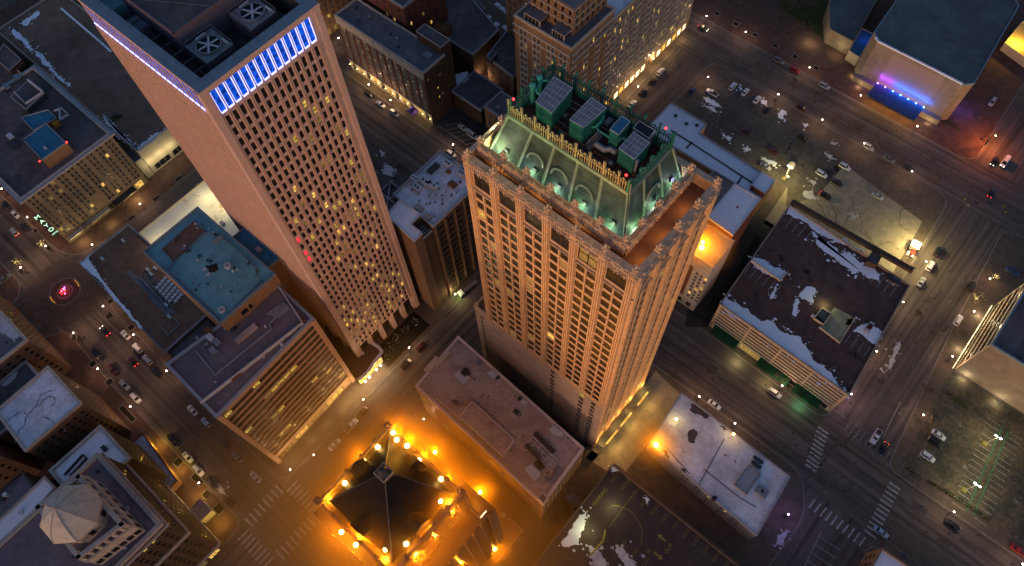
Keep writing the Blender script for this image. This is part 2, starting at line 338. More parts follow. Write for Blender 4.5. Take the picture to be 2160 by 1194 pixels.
class Bld:
    def __init__(s, name, label, cat, poly, z0, z1, wall, roof, par=(1.0, 0.45), parm=None, group=None):
        s.poly = [tuple(p) for p in poly]; n = len(poly)
        A = sum(poly[i][0] * poly[(i + 1) % n][1] - poly[(i + 1) % n][0] * poly[i][1] for i in range(n))
        if A < 0: s.poly.reverse()
        s.z0, s.z1, s.wall, s.roofm, s.par, s.parm = z0, z1, wall, roof, par, parm or wall
        cx = sum(p[0] for p in poly) / n; cy = sum(p[1] for p in poly) / n
        s.root = empty(name, label, cat, (cx, cy, z0), group)
        s.bands = {}; s.wins = []; s.n = n
    def side(s, nx, ny):
        """index of the side facing (nx, ny)"""
        best = None
        for i in range(s.n):
            a = s.poly[i]; b = s.poly[(i + 1) % s.n]; L = math.hypot(b[0] - a[0], b[1] - a[1])
            sc_ = ((b[1] - a[1]) * nx - (b[0] - a[0]) * ny) / L * min(1.0, L / 4)
            if best is None or sc_ > best[0]: best = (sc_, i)
        return best[1]
    def length(s, i):
        a = s.poly[i]; b = s.poly[(i + 1) % s.n]; return math.hypot(b[0] - a[0], b[1] - a[1])
    def grid(s, i, cols, rows, zlo, zhi, wf=0.5, hf=0.55, m0=1.0, m1=1.0, depth=0.35, kind='double', glass=None, frame=None, lit=0.06, lits=None, skip=None, us=None, vs=None, name='window', wallm=None):
        L = s.length(i)
        if us is None:
            pw = (L - m0 - m1) / cols; us = [(m0 + pw * (k + .5 - wf / 2), m0 + pw * (k + .5 + wf / 2)) for k in range(cols)]
        if vs is None:
            ph = (zhi - zlo) / rows; vs = [(zlo + ph * (k + .5 - hf / 2), zlo + ph * (k + .5 + hf / 2)) for k in range(rows)]
        s.bands.setdefault(i, []).append(dict(us=us, vs=vs, zlo=zlo, zhi=zhi, depth=(depth if name == 'deck_opening' else min(.2, depth * .5)), kind=kind, glass=glass or GLASS, frame=frame or FRAME, lit=lit, lits=lits or [L_WARM, L_YEL, L_DIM, L_DIM], skip=skip, name=name, wallm=wallm))
    def _wall(s, W, i):
        a = Vector((*s.poly[i], 0)); b = Vector((*s.poly[(i + 1) % s.n], 0)); L = (b - a).length; u = (b - a) / L; nrm = Vector((u.y, -u.x, 0))
        def q(u0, u1, z0, z1, m): W.face([a + u * u0 + Vector((0, 0, z0)), a + u * u1 + Vector((0, 0, z0)), a + u * u1 + Vector((0, 0, z1)), a + u * u0 + Vector((0, 0, z1))], m)
        z = s.z0
        for B in sorted(s.bands.get(i, []), key=lambda B: B['zlo']):
            wm = B['wallm'] or s.wall; dist = max(5.0, abs(a.dot(nrm))); slope = (HC - (B['zlo'] + B['zhi']) / 2) / dist; hh = B['vs'][0][1] - B['vs'][0][0]
            dp = B['depth'] if B['name'] == 'deck_opening' else max(.035, min(B['depth'], .28 * hh / slope))
            if B['zlo'] > z + 1e-4: q(0, L, z, B['zlo'], s.wall)
            zz_ = B['zlo']
            for j, (v0, v1) in enumerate(B['vs']):
                if v0 > zz_ + 1e-4: q(0, L, zz_, v0, wm)
                uu = 0.0
                for k, (u0, u1) in enumerate(B['us']):
                    if B['skip'] and B['skip'](k, j): continue
                    if u0 > uu + 1e-4: q(uu, u0, v0, v1, wm)
                    d = -nrm * dp
                    c = [a + u * u0 + Vector((0, 0, v0)), a + u * u1 + Vector((0, 0, v0)), a + u * u1 + Vector((0, 0, v1)), a + u * u0 + Vector((0, 0, v1))]
                    for e in range(4): W.face([c[e], c[(e + 1) % 4], c[(e + 1) % 4] + d, c[e] + d], wm)
                    ctr = (c[0] + c[2]) / 2 + d
                    r = R.random(); g = B['glass']
                    if callable(B['lit']): x = B['lit'](k, j, r); g = x or g
                    elif r < B['lit']: g = R.choice(B['lits'])
                    s.wins.append((ctr, math.atan2(u.y, u.x), u1 - u0, v1 - v0, B['kind'], g, B['frame'], B['name']))
                    uu = u1
                q(uu, L, v0, v1, wm) if uu < L else None
                zz_ = v1
            if B['zhi'] > zz_ + 1e-4: q(0, L, zz_, B['zhi'], wm)
            z = B['zhi']
        if s.z1 > z + 1e-4: q(0, L, z, s.z1, s.wall)
    def inset(s, d):
        n = s.n; out = []
        for i in range(n):
            p0 = Vector(s.poly[i - 1]); p1 = Vector(s.poly[i]); p2 = Vector(s.poly[(i + 1) % n])
            e0 = (p1 - p0).normalized(); e1 = (p2 - p1).normalized(); n0 = Vector((-e0.y, e0.x)); n1 = Vector((-e1.y, e1.x))
            bis = (n0 + n1); bis = bis / max(0.3, bis.length_squared) * 2
            out.append(tuple(p1 + bis * d))
        return out
    def finish(s, nmax=100):
        W = MB()
        for i in range(s.n): s._wall(W, i)
        w_ = fit(W.build('wall'), s.root); s.w = w_
        rf = MB(); h, t = s.par; ins = s.inset(t)
        rf.face([(p[0], p[1], s.z1) for p in s.poly], s.roofm); fit(rf.build('roof'), s.root)
        if h > 0:
            pb = MB(); n = s.n; out = s.inset(-0.12)
            for i in range(n):
                j = (i + 1) % n; O0, O1, I0, I1 = out[i], out[j], ins[i], ins[j]; z0 = s.z1 - 0.35; z1 = s.z1 + h
                pb.face([(*O0, z0), (*O1, z0), (*O1, z1), (*O0, z1)], s.parm); pb.face([(*I1, s.z1 + .01), (*I0, s.z1 + .01), (*I0, z1), (*I1, z1)], s.parm)
                pb.face([(*O0, z1), (*O1, z1), (*I1, z1), (*I0, z1)], s.parm); pb.face([(*O1, z0), (*O0, z0), (*s.poly[i], z0), (*s.poly[j], z0)], s.parm)
            fit(pb.build('parapet'), s.root)
        s.windows(nmax)
        return s.root
    def windows(s, nmax=100):
        by = {}
        for x in s.wins: by.setdefault(x[7], []).append(x)
        for nm, ws in by.items():
            ws.sort(key=lambda x: (x[0] - CV).length / math.sqrt(x[2] * x[3]) - (40 if x[5].name.startswith('lit') else 0))
            for ctr, ang, w_, h_, kind, g, fr, _ in ws[:nmax]:
                o = bpy.data.objects.new(nm, pane_mesh(kind, g, fr)); sc.collection.objects.link(o)
                o.location = ctr; o.rotation_euler = (0, 0, ang); o.scale = (w_, 1, h_); fit(o, s.root)
            rest = ws[nmax:]
            if rest:
                b = MB()
                for ctr, ang, w_, h_, kind, g, fr, _ in rest:
                    me = pane_mesh(kind, g, fr); ca, sa = math.cos(ang), math.sin(ang); base = len(b.v)
                    for v in me.vertices:
                        x, y, z = v.co.x * w_, v.co.y, v.co.z * h_; b.v.append((ctr.x + ca * x - sa * y, ctr.y + sa * x + ca * y, ctr.z + z))
                    for p in me.polygons: b.f.append(tuple(base + q for q in p.vertices)); b.mi.append(b.m(me.materials[p.material_index]))
                o = fit(b.build(nm), s.root); o['kind'] = 'stuff'
        s.wins = []
    def part(s, name, mb, **kw): return fit(mb.build(name, **kw), s.root)
def rect(x0, x1, y0, y1): return [(x0, y0), (x1, y0), (x1, y1), (x0, y1)]
def pxpoly(pts, z): return [P2(*p, z) for p in pts]
# small roof gear, parts of the building they serve
def unit(B, c, sx, sy, h, m=None, z=None, fans=0, name='air_handler', top=None):
    z = B.z1 if z is None else z; b = MB(); b.box(c, sx, sy, z + 0.15, z + h, m or METAL, Mtop=top); b.box(c, sx * .9, sy * .9, z, z + .15, DMETAL)
    for k in range(fans):
        fx = c[0] + (k % 2 - .5) * sx * .4 if fans > 1 else c[0]; fy = c[1] + (k // 2 - (fans // 2 - 1) / 2) * sy * (.8 / max(1, fans // 2)) if fans > 1 else c[1]
        b.cyl((fx, fy), min(sx, sy) * .18, z + h, z + h + .18, DMETAL, 10, Mtop=GLASS)
    return B.part(name, b)
def vent(B, c, r=.35, h=.9, m=None, z=None):
    z = B.z1 if z is None else z; b = MB(); b.cyl(c, r * .6, z, z + h * .7, m or METAL, 8); b.cyl(c, r, z + h * .7, z + h, m or METAL, 8, r1=r * .5); return B.part('roof_vent', b)
def roof_strip(B, pts, w_, h, m, name, z=None):
    z = B.z1 if z is None else z; b = MB()
    for i in range(len(pts) - 1):
        a = Vector((*pts[i], z)); c = Vector((*pts[i + 1], z)); d = (c - a).normalized(); nrm = Vector((-d.y, d.x, 0)) * w_ / 2
        b.obb(a - nrm - d * (w_ / 2 if i else 0), c - a + d * (w_ / 2 if i else 0), nrm * 2, (0, 0, h), m)
    return B.part(name, b)
# ---------------------------------------------------------------- ground, roads, paved blocks
def struct(o): o['kind'] = 'structure'; return o
def stuff(o, label, cat): o['kind'] = 'stuff'; o['label'] = label; o['category'] = cat; return o
def rpoly(pts, rad):
    out = []
    n = len(pts)
    for i in range(n):
        p0, p1, p2 = V2(pts[i - 1]), V2(pts[i]), V2(pts[(i + 1) % n]); r = min(rad[i] if isinstance(rad, (list, tuple)) else rad, .42 * (p0 - p1).length, .42 * (p2 - p1).length)
        if r <= 0: out.append(tuple(p1)); continue
        a = p1 + (p0 - p1).normalized() * r; c = p1 + (p2 - p1).normalized() * r
        for k in range(7):
            t = k / 6; out.append(tuple(a * (1 - t) ** 2 + p1 * 2 * t * (1 - t) + c * t * t))
    return out
g = MB(); g.face([(-2500, -2000, -.02), (2500, -2000, -.02), (2500, 3500, -.02), (-2500, 3500, -.02)], ASPH); struct(g.build('ground'))
KH = 0.14
def roadsheet(x0, x1, y0, y1, m_, z): b = MB(); b.face([(x0, y0, z), (x1, y0, z), (x1, y1, z), (x0, y1, z)], m_); struct(b.build('road'))
for y0, y1 in ((-38.5, -16), (109, 142), (262, 289)): roadsheet(-430, 300, y0, y1, ROADX, -.012)
for x0, x1 in ((-268, -238), (-124, -103), (-112, -90), (22, 74)): roadsheet(x0, x1, -110, 330, ROADY, -.016 if x0 != -112 else -.014)
def block(name, poly, rad=5.0, top=PAVE):
    p = rpoly(poly, rad); A = sum(p[i][0] * p[(i + 1) % len(p)][1] - p[(i + 1) % len(p)][0] * p[i][1] for i in range(len(p)))
    if A < 0: p.reverse()
    b = MB(); b.prism(p, -.02, KH, KERB); n = len(p)
    # paving lies inside a 0.3 m kerb
    ins = []
    for i in range(n):
        e0 = (V2(p[i]) - V2(p[i - 1])); e1 = (V2(p[(i + 1) % n]) - V2(p[i]))
        if e0.length < 1e-6: e0 = e1
        if e1.length < 1e-6: e1 = e0
        e0.normalize(); e1.normalize(); v = Vector((-e0.y - e1.y, e0.x + e1.x)); v = v / max(.3, v.length_squared) * 2
        ins.append(tuple(V2(p[i]) + v * .3))
    b.face([(q[0], q[1], KH + .004) for q in ins], top); return struct(b.build(name))
def sheet(name, poly, m, z=KH + .008): b = MB(); b.face([(p[0], p[1], z) for p in poly], m); return struct(b.build(name))
block('pavement', [(-430, -16.5), (-270, -16.5), (-260, -12), (-257, 0), (-257, 113), (-430, 113)], [0, 5, 8, 6, 5, 0], PAVB)
block('pavement', [(-226, -17.8), (-111.5, -18.5), (-111.5, 111.5), (-146, 112.5), (-160, 121.5), (-243, 123.5), (-243, -3), (-237, -12)], [6, 5, 6, 5, 5, 5, 6, 9], PAVE)
block('pavement', [(-430, 141), (-266, 141), (-266, 262), (-430, 262)], 5)
block('pavement', [(-250, 140.6), (-189, 140.2), (-122, 140), (-123.5, 262), (-250, 262)], [12, 2, 6, 5, 5])
block('pavement', [(-91.5, -19.5), (41, -19.5), (46, 99), (37, 112.4), (-91.5, 111.5)], [5, 5, 7, 8, 6], PAVE)
block('pavement', [(-104.5, 137.5), (-20, 137.3), (34, 135.3), (28, 195), (24.5, 263), (-104, 265)], [5, 0, 7, 0, 8, 5])
block('pavement', [(60, 134.2), (260, 137), (260, 264), (49, 263), (53.5, 200)], [4, 0, 0, 6, 0])
block('pavement', [(73, 60), (260, 60), (260, 117), (120, 112.5), (68, 106)], [3, 0, 0, 0, 5], PAVB)
block('pavement', [(-430, 288), (24, 286.5), (14, 560), (-430, 560)], [0, 8, 0, 0], PAVB)
block('pavement', [(-237, -110), (-111.5, -110), (-111.5, -38.2), (-196, -38), (-232, -36), (-237, -44)], [0, 0, 5, 0, 10, 6], PAVB)
block('pavement', [(-430, -110), (-262, -110), (-262, -42), (-268, -36.5), (-430, -36.5)], [0, 0, 5, 9, 0], PAVB)
block('pavement', [(-91, -110), (41, -110), (41, -39), (-91, -39)], [0, 0, 5, 5])
# surfaced lots and beds on the blocks
sheet('parking_lot', [(-97, 224), (-35, 222), (-33, 198), (23.5, 197.5), (20.5, 243), (-97, 260.5)], LOTC)
sheet('parking_lot', [(-97, 224), (-35, 222), (-30, 212), (-22, 226), (-21, 251), (-97, 260.5)], LOTA, KH + .013)
sheet('parking_lot', [(63.5, 140), (220, 142), (220, 186), (61.2, 186)], LOTG)
sheet('alley', [(-31, 134), (-24, 139.4), (-27, 200), (-38, 200), (-34.5, 140)], ASPHD)
sheet('alley', [(-90, 62.5), (-26, 60.5), (-26, 68), (-90, 68.5)], ASPHD)
sheet('courtyard', [(-29, 64), (-14, 66), (-14.5, 108), (-29, 110)], LOTC)
sheet('torn_lot', [(-241, 76), (-150, 76), (-150, 106), (-165, 117), (-241, 121)], SITE)
sheet('alley_parking', [(-186, 143), (-134, 143), (-132, 200), (-186, 196)], ASPHD)
sheet('park_lawn', [(-99, 320), (-66, 312), (-58, 330), (-62, 420), (-120, 420)], GRASS)
sheet('lawn', [(-1, 291), (16, 289), (13, 300), (0, 306)], GRASS)
sheet('planting_strip', [(-123.5, 41), (-113.8, 41), (-113.8, 66), (-123.5, 66)], EARTH)
sheet('plaza', [(-56, 289), (22, 288.5), (14, 300.5), (-62, 301)], PAVB, KH + .012)
# roundabout: cobbled apron, ring, island with red lamps
rc = P(137, 615)
b = MB(); b.cyl((rc.x, rc.y), 17, -.02, .004, PAVE, 40); b.cyl((rc.x, rc.y), 6.4, .004, .10, KERB, 32, Mtop=PAVB); 
for r0, r1, zz0, mm_ in ((16.4, 16.9, .012, PAVB), (9.4, 9.8, .012, PAVB), (6.4, 6.9, .05, KERB), (3.2, 3.6, .115, KERB)):
    for k in range(48):
        a_, e_ = 2 * math.pi * k / 48, 2 * math.pi * (k + 1) / 48
        b.face([(rc.x + r0 * math.cos(a_), rc.y + r0 * math.sin(a_), zz0), (rc.x + r1 * math.cos(a_), rc.y + r1 * math.sin(a_), zz0), (rc.x + r1 * math.cos(e_), rc.y + r1 * math.sin(e_), zz0), (rc.x + r0 * math.cos(e_), rc.y + r0 * math.sin(e_), zz0)], mm_)
struct(b.build('roundabout'))
# ---- markings
def bar(b, p, q, w_, m, z=.006):
    p = V2(p); q = V2(q); d = (q - p).normalized(); nn = Vector((-d.y, d.x)) * w_ / 2
    b.face([(*(p - nn), z), (*(q - nn), z), (*(q + nn), z), (*(p + nn), z)], m)
def dashes(b, p, q, w_=.16, on=3.0, off=9.0, m=PAINTF, z=.006):
    p = V2(p); q = V2(q); L = (q - p).length; d = (q - p) / L; t = 0
    while t + on < L: bar(b, p + d * t, p + d * (t + on), w_, m, z); t += on + off
b = MB()
for x0, x1 in ((37.0, 33.4), (43.6, 39.6), (50.0, 45.6)): dashes(b, (x0, 141), (x1, 262), .22)
for x in (49.5, 54.5, 61): dashes(b, (x + 1, 60), (x - 1, 99), .22)
for y in (119, 124.8, 130): dashes(b, (-20, y), (29, y + .6), .18)
for y in (128.5, 134): dashes(b, (-240, y + 1), (-96, y), .16)
for y in (115, 120, 125.5, 131): dashes(b, (72, y), (190, y + 2), .2)
for y in (269, 275, 281): dashes(b, (-120, y), (24, y), .18)
dashes(b, (-113, 105), (-113, 105.1)) if 0 else None
dashes(b, (-101, -12), (-101, 108), .18); dashes(b, (-225, -28.6), (-116, -29.6), .15, 3, 7)
bar(b, P2(1899, 848), P2(1862, 925), .22, PAINT)
bar(b, P2(1490, 800), P2(1712, 963), .2, PAINTF); bar(b, P2(1470, 720), P2(1660, 850), .18, PAINTF)
struct(b.build('lane_marking'))
b = MB()
def zebra(b, a, c, n, along, L, w_=.65, m=PAINT):
    a = V2(a); c = V2(c); d = V2(along).normalized() * L / 2
    for k in range(n):
        p = a.lerp(c, k / (n - 1)); bar(b, p - d, p + d, w_, m)
zebra(b, (34.6, 131.6), (38.5, 115.8), 10, (1, 0.02), 4.6); zebra(b, (65.5, 130.0), (67.0, 108.6), 12, (1, .02), 4.4)
zebra(b, (45.5, 104.5), (66.0, 104.5), 10, (0.05, 1), 4.2); zebra(b, (41, 139), (58, 139), 9, (0.02, 1), 4.2, m=PAINTF)
zebra(b, (-111, -21), (-110.5, -36.5), 8, (1, 0), 4.4); zebra(b, (-108, -17), (-94, -17), 8, (0, 1), 5.0)
zebra(b, (-108.5, -41), (-94, -41), 8, (0, 1), 5.0); zebra(b, (-92.5, -21), (-92.5, -36.5), 8, (1, 0), 4.4)
struct(b.build('zebra_crossing'))
# kerbside fan and ladder hatchings, arrows
b = MB()
def pline(b, pts, w_=.16, m=PAINTF, z=.008):
    for i in range(len(pts) - 1): bar(b, P2(*pts[i]), P2(*pts[i + 1]), w_, m, z)
pline(b, [(1758, 1138), (1762, 1112), (1803, 1110)]) if 0 else None
for k in range(9):
    y = 96 - k * 3.3; bar(b, (53 + k * .35, y), (61.5 + k * .1, y + .6), .2, PAINT)
bar(b, (53, 98), (56.5, 66), .2, PAINT)
for pts in ([(1984, 649), (2005, 640)],): pass
for c, r in (((1983, 765), 4.4), ((1957, 822), 4.2), ((2087, 545), 4.6), ((2065, 590), 4.0), ((1990, 515), 4.0)):
    o = V2(P2(*c)); pts = [o + Vector((-r * math.sin(t) * .9, r * math.cos(t) - r * .0)) for t in [i * math.pi / 6 for i in range(7)]]
    s_ = 1 if c[0] > 1995 or c == (1983, 765) or c == (1957, 822) else -1
    pts = [Vector((o.x + (p.x - o.x) * s_, p.y)) for p in pts]
    for i in range(6): bar(b, pts[i], pts[i + 1], .16, PAINTF, .008)
    bar(b, pts[2], Vector((o.x, pts[2].y)), .16, PAINTF, .008); bar(b, pts[4], Vector((o.x, pts[4].y)), .16, PAINTF, .008)
zig = [(1898, 690), (1888, 716), (1878, 700), (1868, 726)]
pline(b, [(1915, 655), (1890, 690), (1877, 730), (1862, 738)]); pline(b, [(1933, 622), (1915, 655)])
for p_, q_ in (((1902, 660), (1915, 668)), ((1890, 680), (1905, 684)), ((1880, 705), (1893, 706))): pline(b, [p_, q_])
pline(b, [(838, 790), (836, 813), (797, 840), (785, 838)]); pline(b, [(838, 788), (785, 838)]); pline(b, [(829, 797), (829, 818)]); pline(b, [(815, 809), (818, 828)]); pline(b, [(804, 822), (808, 836)])
# turn arrow in the right-hand lane
a0 = V2(P2(1904, 862)); bar(b, a0 + Vector((1.2, 1.6)), a0 + Vector((0, .2)), .35, PAINTF, .008); bar(b, a0 + Vector((0, .2)), a0 + Vector((0, -2.0)), .35, PAINTF, .008)
b.face([(a0.x - .9, a0.y - 2.0, .008), (a0.x, a0.y - 3.6, .008), (a0.x + .9, a0.y - 2.0, .008)], PAINTF)
struct(b.build('road_hatching'))
# stall lines of the two lots
b = MB(); zz_ = KH + .018
for k in range(20): bar(b, (-94 + k * 2.9, 258.5 - k * .8), (-94 + k * 2.9, 253 - k * .8), .12, PAINTF, zz_)
for k in range(12):
    y = 144 + k * 2.7; bar(b, (67.2, y), (72.3, y), .14, PAINTF, zz_)
g0 = V2(P2(2120, 905)); g1 = V2(P2(2045, 1085)); gd = (g1 - g0)
for k in range(17):
    p = g0 + gd * (k / 16); bar(b, p + Vector((-6.8, 0)), p + Vector((-1.8, 0)), .16, PAINT, zz_); bar(b, p + Vector((1.8, 0)), p + Vector((6.8, 0)), .16, PAINT, zz_)
bar(b, g0 + Vector((-1.3, 0)), g1 + Vector((-1.3, 0)), .28, PAINTG, zz_ + .004); bar(b, g0 + Vector((1.3, 0)), g1 + Vector((1.3, 0)), .28, PAINTG, zz_ + .004)
for k in range(22): 
    p = g0 + gd * (k / 21.); bar(b, p + Vector((-1.1, .6)), p + Vector((-.5, 0)), .12, PAINTG, zz_ + .004)
for k in range(13): bar(b, (-183 + k * 3.4, 146), (-178 + k * 3.4, 153), .16, PAINT, zz_)
bar(b, (-184, 146), (-140, 146), .14, PAINT, zz_)
struct(b.build('stall_marking'))

# cracks and tar lines wandering over the two lots and the carriageways
b = MB(); rk = random.Random(17)
for k in range(46):
    lot = k < 30; p = V2(P2(rk.uniform(1660, 1960), rk.uniform(300, 520), KH)) if lot else V2(P2(rk.uniform(1300, 2150), rk.uniform(60, 1150), 0)); a = rk.uniform(0, 6.28); zc = KH + .017 if lot else .005
    if lot and not (-60 < p.x < 21 and 200 < p.y < 246): continue
    for i in range(rk.randint(5, 14)):
        q = p + Vector((math.cos(a), math.sin(a))) * rk.uniform(1, 2.4)
        if lot and not (-60 < q.x < 21 and 199 < q.y < 247): break
        bar(b, p, q, rk.uniform(.08, .26) if lot else .1, CRACK, zc); p = q; a += rk.gauss(0, .45)
o = struct(b.build('tar_crack'))
b = MB()
for k in range(60):
    x, y = rk.uniform(-100, 120), rk.choice([rk.uniform(114, 134), rk.uniform(266, 284)]); b.cyl((x, y), .35, 0, .009, CRACK, 10)
    if k % 3 == 0: w_, h_ = rk.uniform(2, 7), rk.uniform(1, 2.5); x += 4; b.face([(x, y, .0045), (x + w_, y, .0045), (x + w_, y + h_, .0045), (x, y + h_, .0045)], PATCH)
for k in range(30):
    x, y = rk.uniform(34, 52), rk.uniform(60, 260); b.cyl((x, y), .35, 0, .009, CRACK, 10)
    if k % 2 == 0: w_, h_ = rk.uniform(1, 2.5), rk.uniform(2, 8); b.face([(x, y, .0045), (x + w_, y, .0045), (x + w_, y + h_, .0045), (x, y + h_, .0045)], PATCH)
for k in range(14): b.cyl((rk.uniform(-108, -94), rk.uniform(-10, 105)), .35, 0, .009, CRACK, 10)
struct(b.build('road_patch'))
# ================================================================ pink granite tower with blue lit crown
T = Bld('office_tower', 'tall pink granite tower with a blue lit band under its sunken roof', 'office tower', rect(-172, -123.9, 35.7, 69.5), 12.5, 162, PINK, RDARK, par=(0, 0.4))
TZ = 154.0
us = [(38.17 + 2.11 * k - 35.7 - .55, 38.17 + 2.11 * k - 35.7 + .55) for k in range(14)]
vs = [(150.4 - 3.88 * k - (1.6 if k == 0 else 1.3), 150.4 - 3.88 * k + (1.6 if k == 0 else 1.35)) for k in reversed(range(36))]
litset = {}
R2 = random.Random(11)
def pinklit(k, j, r):
    row = 35 - j          # 0 = top
    if k == 0 and row in (14, 16, 17): return L_RED
    p = 0.05 + (0.20 if 10 < row < 24 and k > 4 else 0) + (0.28 if row > 26 else 0) + (.12 if 3 < row < 7 and k > 8 else 0)
    if (row, k) in ((17, 6), (17, 7)): return L_WARM
    if r < p: return R2.choice([L_YEL, L_YEL, L_DIM, L_DIM, L_DIM, L_WARM])
    return GLASS
T.grid(1, 14, 36, 13.0, 152.4, us=us, vs=vs, depth=.55, kind='sash', frame=FRAMED, lit=pinklit)
usB = [(a - .16, b + .16) for a, b in us]
T.grid(1, 14, 1, 152.6, 161.4, us=usB, vs=[(153.5, 160.4)], depth=.5, kind='plain', glass=E_BLUE, lit=0, name='blue_panel')
us0 = [(1.2 + 2.11 * k - .48 + .3, 1.2 + 2.11 * k + .48 + .3) for k in range(22)]
T.grid(0, 22, 36, 13.0, 152.4, us=us0, vs=vs, depth=.5, kind='plain', frame=FRAMED, lit=lambda k, j, r: (L_DIM if (r < .015 or (k in (16, 17, 18) and j in (3, 4, 12))) else GLASS))
T.grid(0, 22, 1, 152.6, 161.4, us=[(a - .28, b + .28) for a, b in us0], vs=[(153.5, 160.4)], depth=.5, kind='plain', glass=E_BLUE, lit=0, name='blue_panel')
n0 = len(T.wins)
T.finish(100)
# slender granite fins between the window columns
b = MB()
for k in range(15):
    y = 38.17 + 2.11 * (k - .5)
    for dy in (-.26, .26): b.obb((-123.9, y + dy - .07, 13), (.2, 0, 0), (0, .14, 0), (0, 0, 139.6), PINKD)
for k in range(23):
    x = -172 + 1.5 + 2.11 * (k - .5); b.obb((x - .13, 35.7, 13), (.26, 0, 0), (0, -.32, 0), (0, 0, 139.6), PINKD)
b.obb((-125.6, 35.1, 0), (2.0, 0, 0), (0, 1.9, 0), (0, 0, 162), PINKD); b.obb((-125.6, 68.2, 0), (2.0, 0, 0), (0, 1.7, 0), (0, 0, 162), PINKD)
T.part('granite_fin', b, kind='stuff')
# neon outline of each panel
for k, (a, c) in enumerate(usB):
    b = MB(); y0 = 35.7 + a; y1 = 35.7 + c
    b.obb((-123.9, y0 - .02, 153.42), (.16, 0, 0), (0, y1 - y0 + .04, 0), (0, 0, .42), E_NEON); b.obb((-123.9, y1, 153.84), (.16, 0, 0), (0, .16, 0), (0, 0, 6.5), E_NEON); b.obb((-123.9, y0 - .10, 153.84), (.12, 0, 0), (0, .08, 0), (0, 0, 6.5), E_NEON)
    T.part('neon_tube', b)
for k, (a, c) in enumerate(us0):
    b = MB(); x0 = -172 + a - .28; x1 = -172 + c + .28
    b.obb((x0, 35.7, 153.42), (x1 - x0, 0, 0), (0, -.25, 0), (0, 0, .3), E_NEON)
    T.part('neon_tube', b)
# sunken roof: rim, pit walls, floor
b = MB(); o = rect(-172.3, -123.4, 35.1, 70.0); i = rect(-168.6, -126.6, 38.1, 67.0)
for k in range(4):
    j = (k + 1) % 4; b.face([(*o[k], 162.35), (*o[j], 162.35), (*i[j], 162.35), (*i[k], 162.35)], COPEB); b.face([(*o[k], 161.4), (*o[j], 161.4), (*o[j], 162.35), (*o[k], 162.35)], PINKD)
    b.face([(*i[j], TZ), (*i[k], TZ), (*i[k], 162.35), (*i[j], 162.35)], DMETAL); b.face([(*o[j], 161.4), (*o[k], 161.4), (*rect(-172, -123.9, 35.7, 69.5)[k], 161.4), (*rect(-172, -123.9, 35.7, 69.5)[j], 161.4)], PINKD)
T.part('rim', b)
for o_ in list(T.root.children):      # the flat lid of the shaft sits at the pit floor
    if o_.name.startswith('roof'): bpy.data.objects.remove(o_)
b = MB(); b.face([(*p, TZ) for p in i], RDARK); T.part('roof', b)
for k in range(24):
    b = MB()
    if k < 14: y = 37.5 + k * 2.3; b.obb((-126.2, y, 162.35), (.1, 0, 0), (0, .1, 0), (0, 0, .5), DMETAL)
    else: x = -168 + (k - 14) * 4.2; b.obb((x, 37.4, 162.35), (.1, 0, 0), (0, .1, 0), (0, 0, .5), DMETAL)
    T.part('lightning_rod', b)
b = MB(); b.prism(rect(-169, -141, 42.3, 65), TZ, 163.2, SLATE, RDARK); T.part('penthouse', b)
b = MB(); pr = rect(-169.2, -140.8, 42.1, 65.2)
for k in range(4):
    p, q = Vector((*pr[k], 163.2)), Vector((*pr[(k + 1) % 4], 163.2)); d = (q - p).normalized(); nn = Vector((-d.y, d.x, 0)) * .35
    b.obb(p, q - p, nn, (0, 0, .35), SLATE)
b.obb((-156, 44, 163.25), (14.6, 9, 0), (-.05, .08, 0), (0, 0, .06), METAL)
for k in range(9): b.obb((-155 + k * 1.1, 50 + k * .5, 163.25), (.7, .1, 0), (-.08, .6, 0), (0, 0, .12), LMETAL)
T.part('penthouse_coping', b)
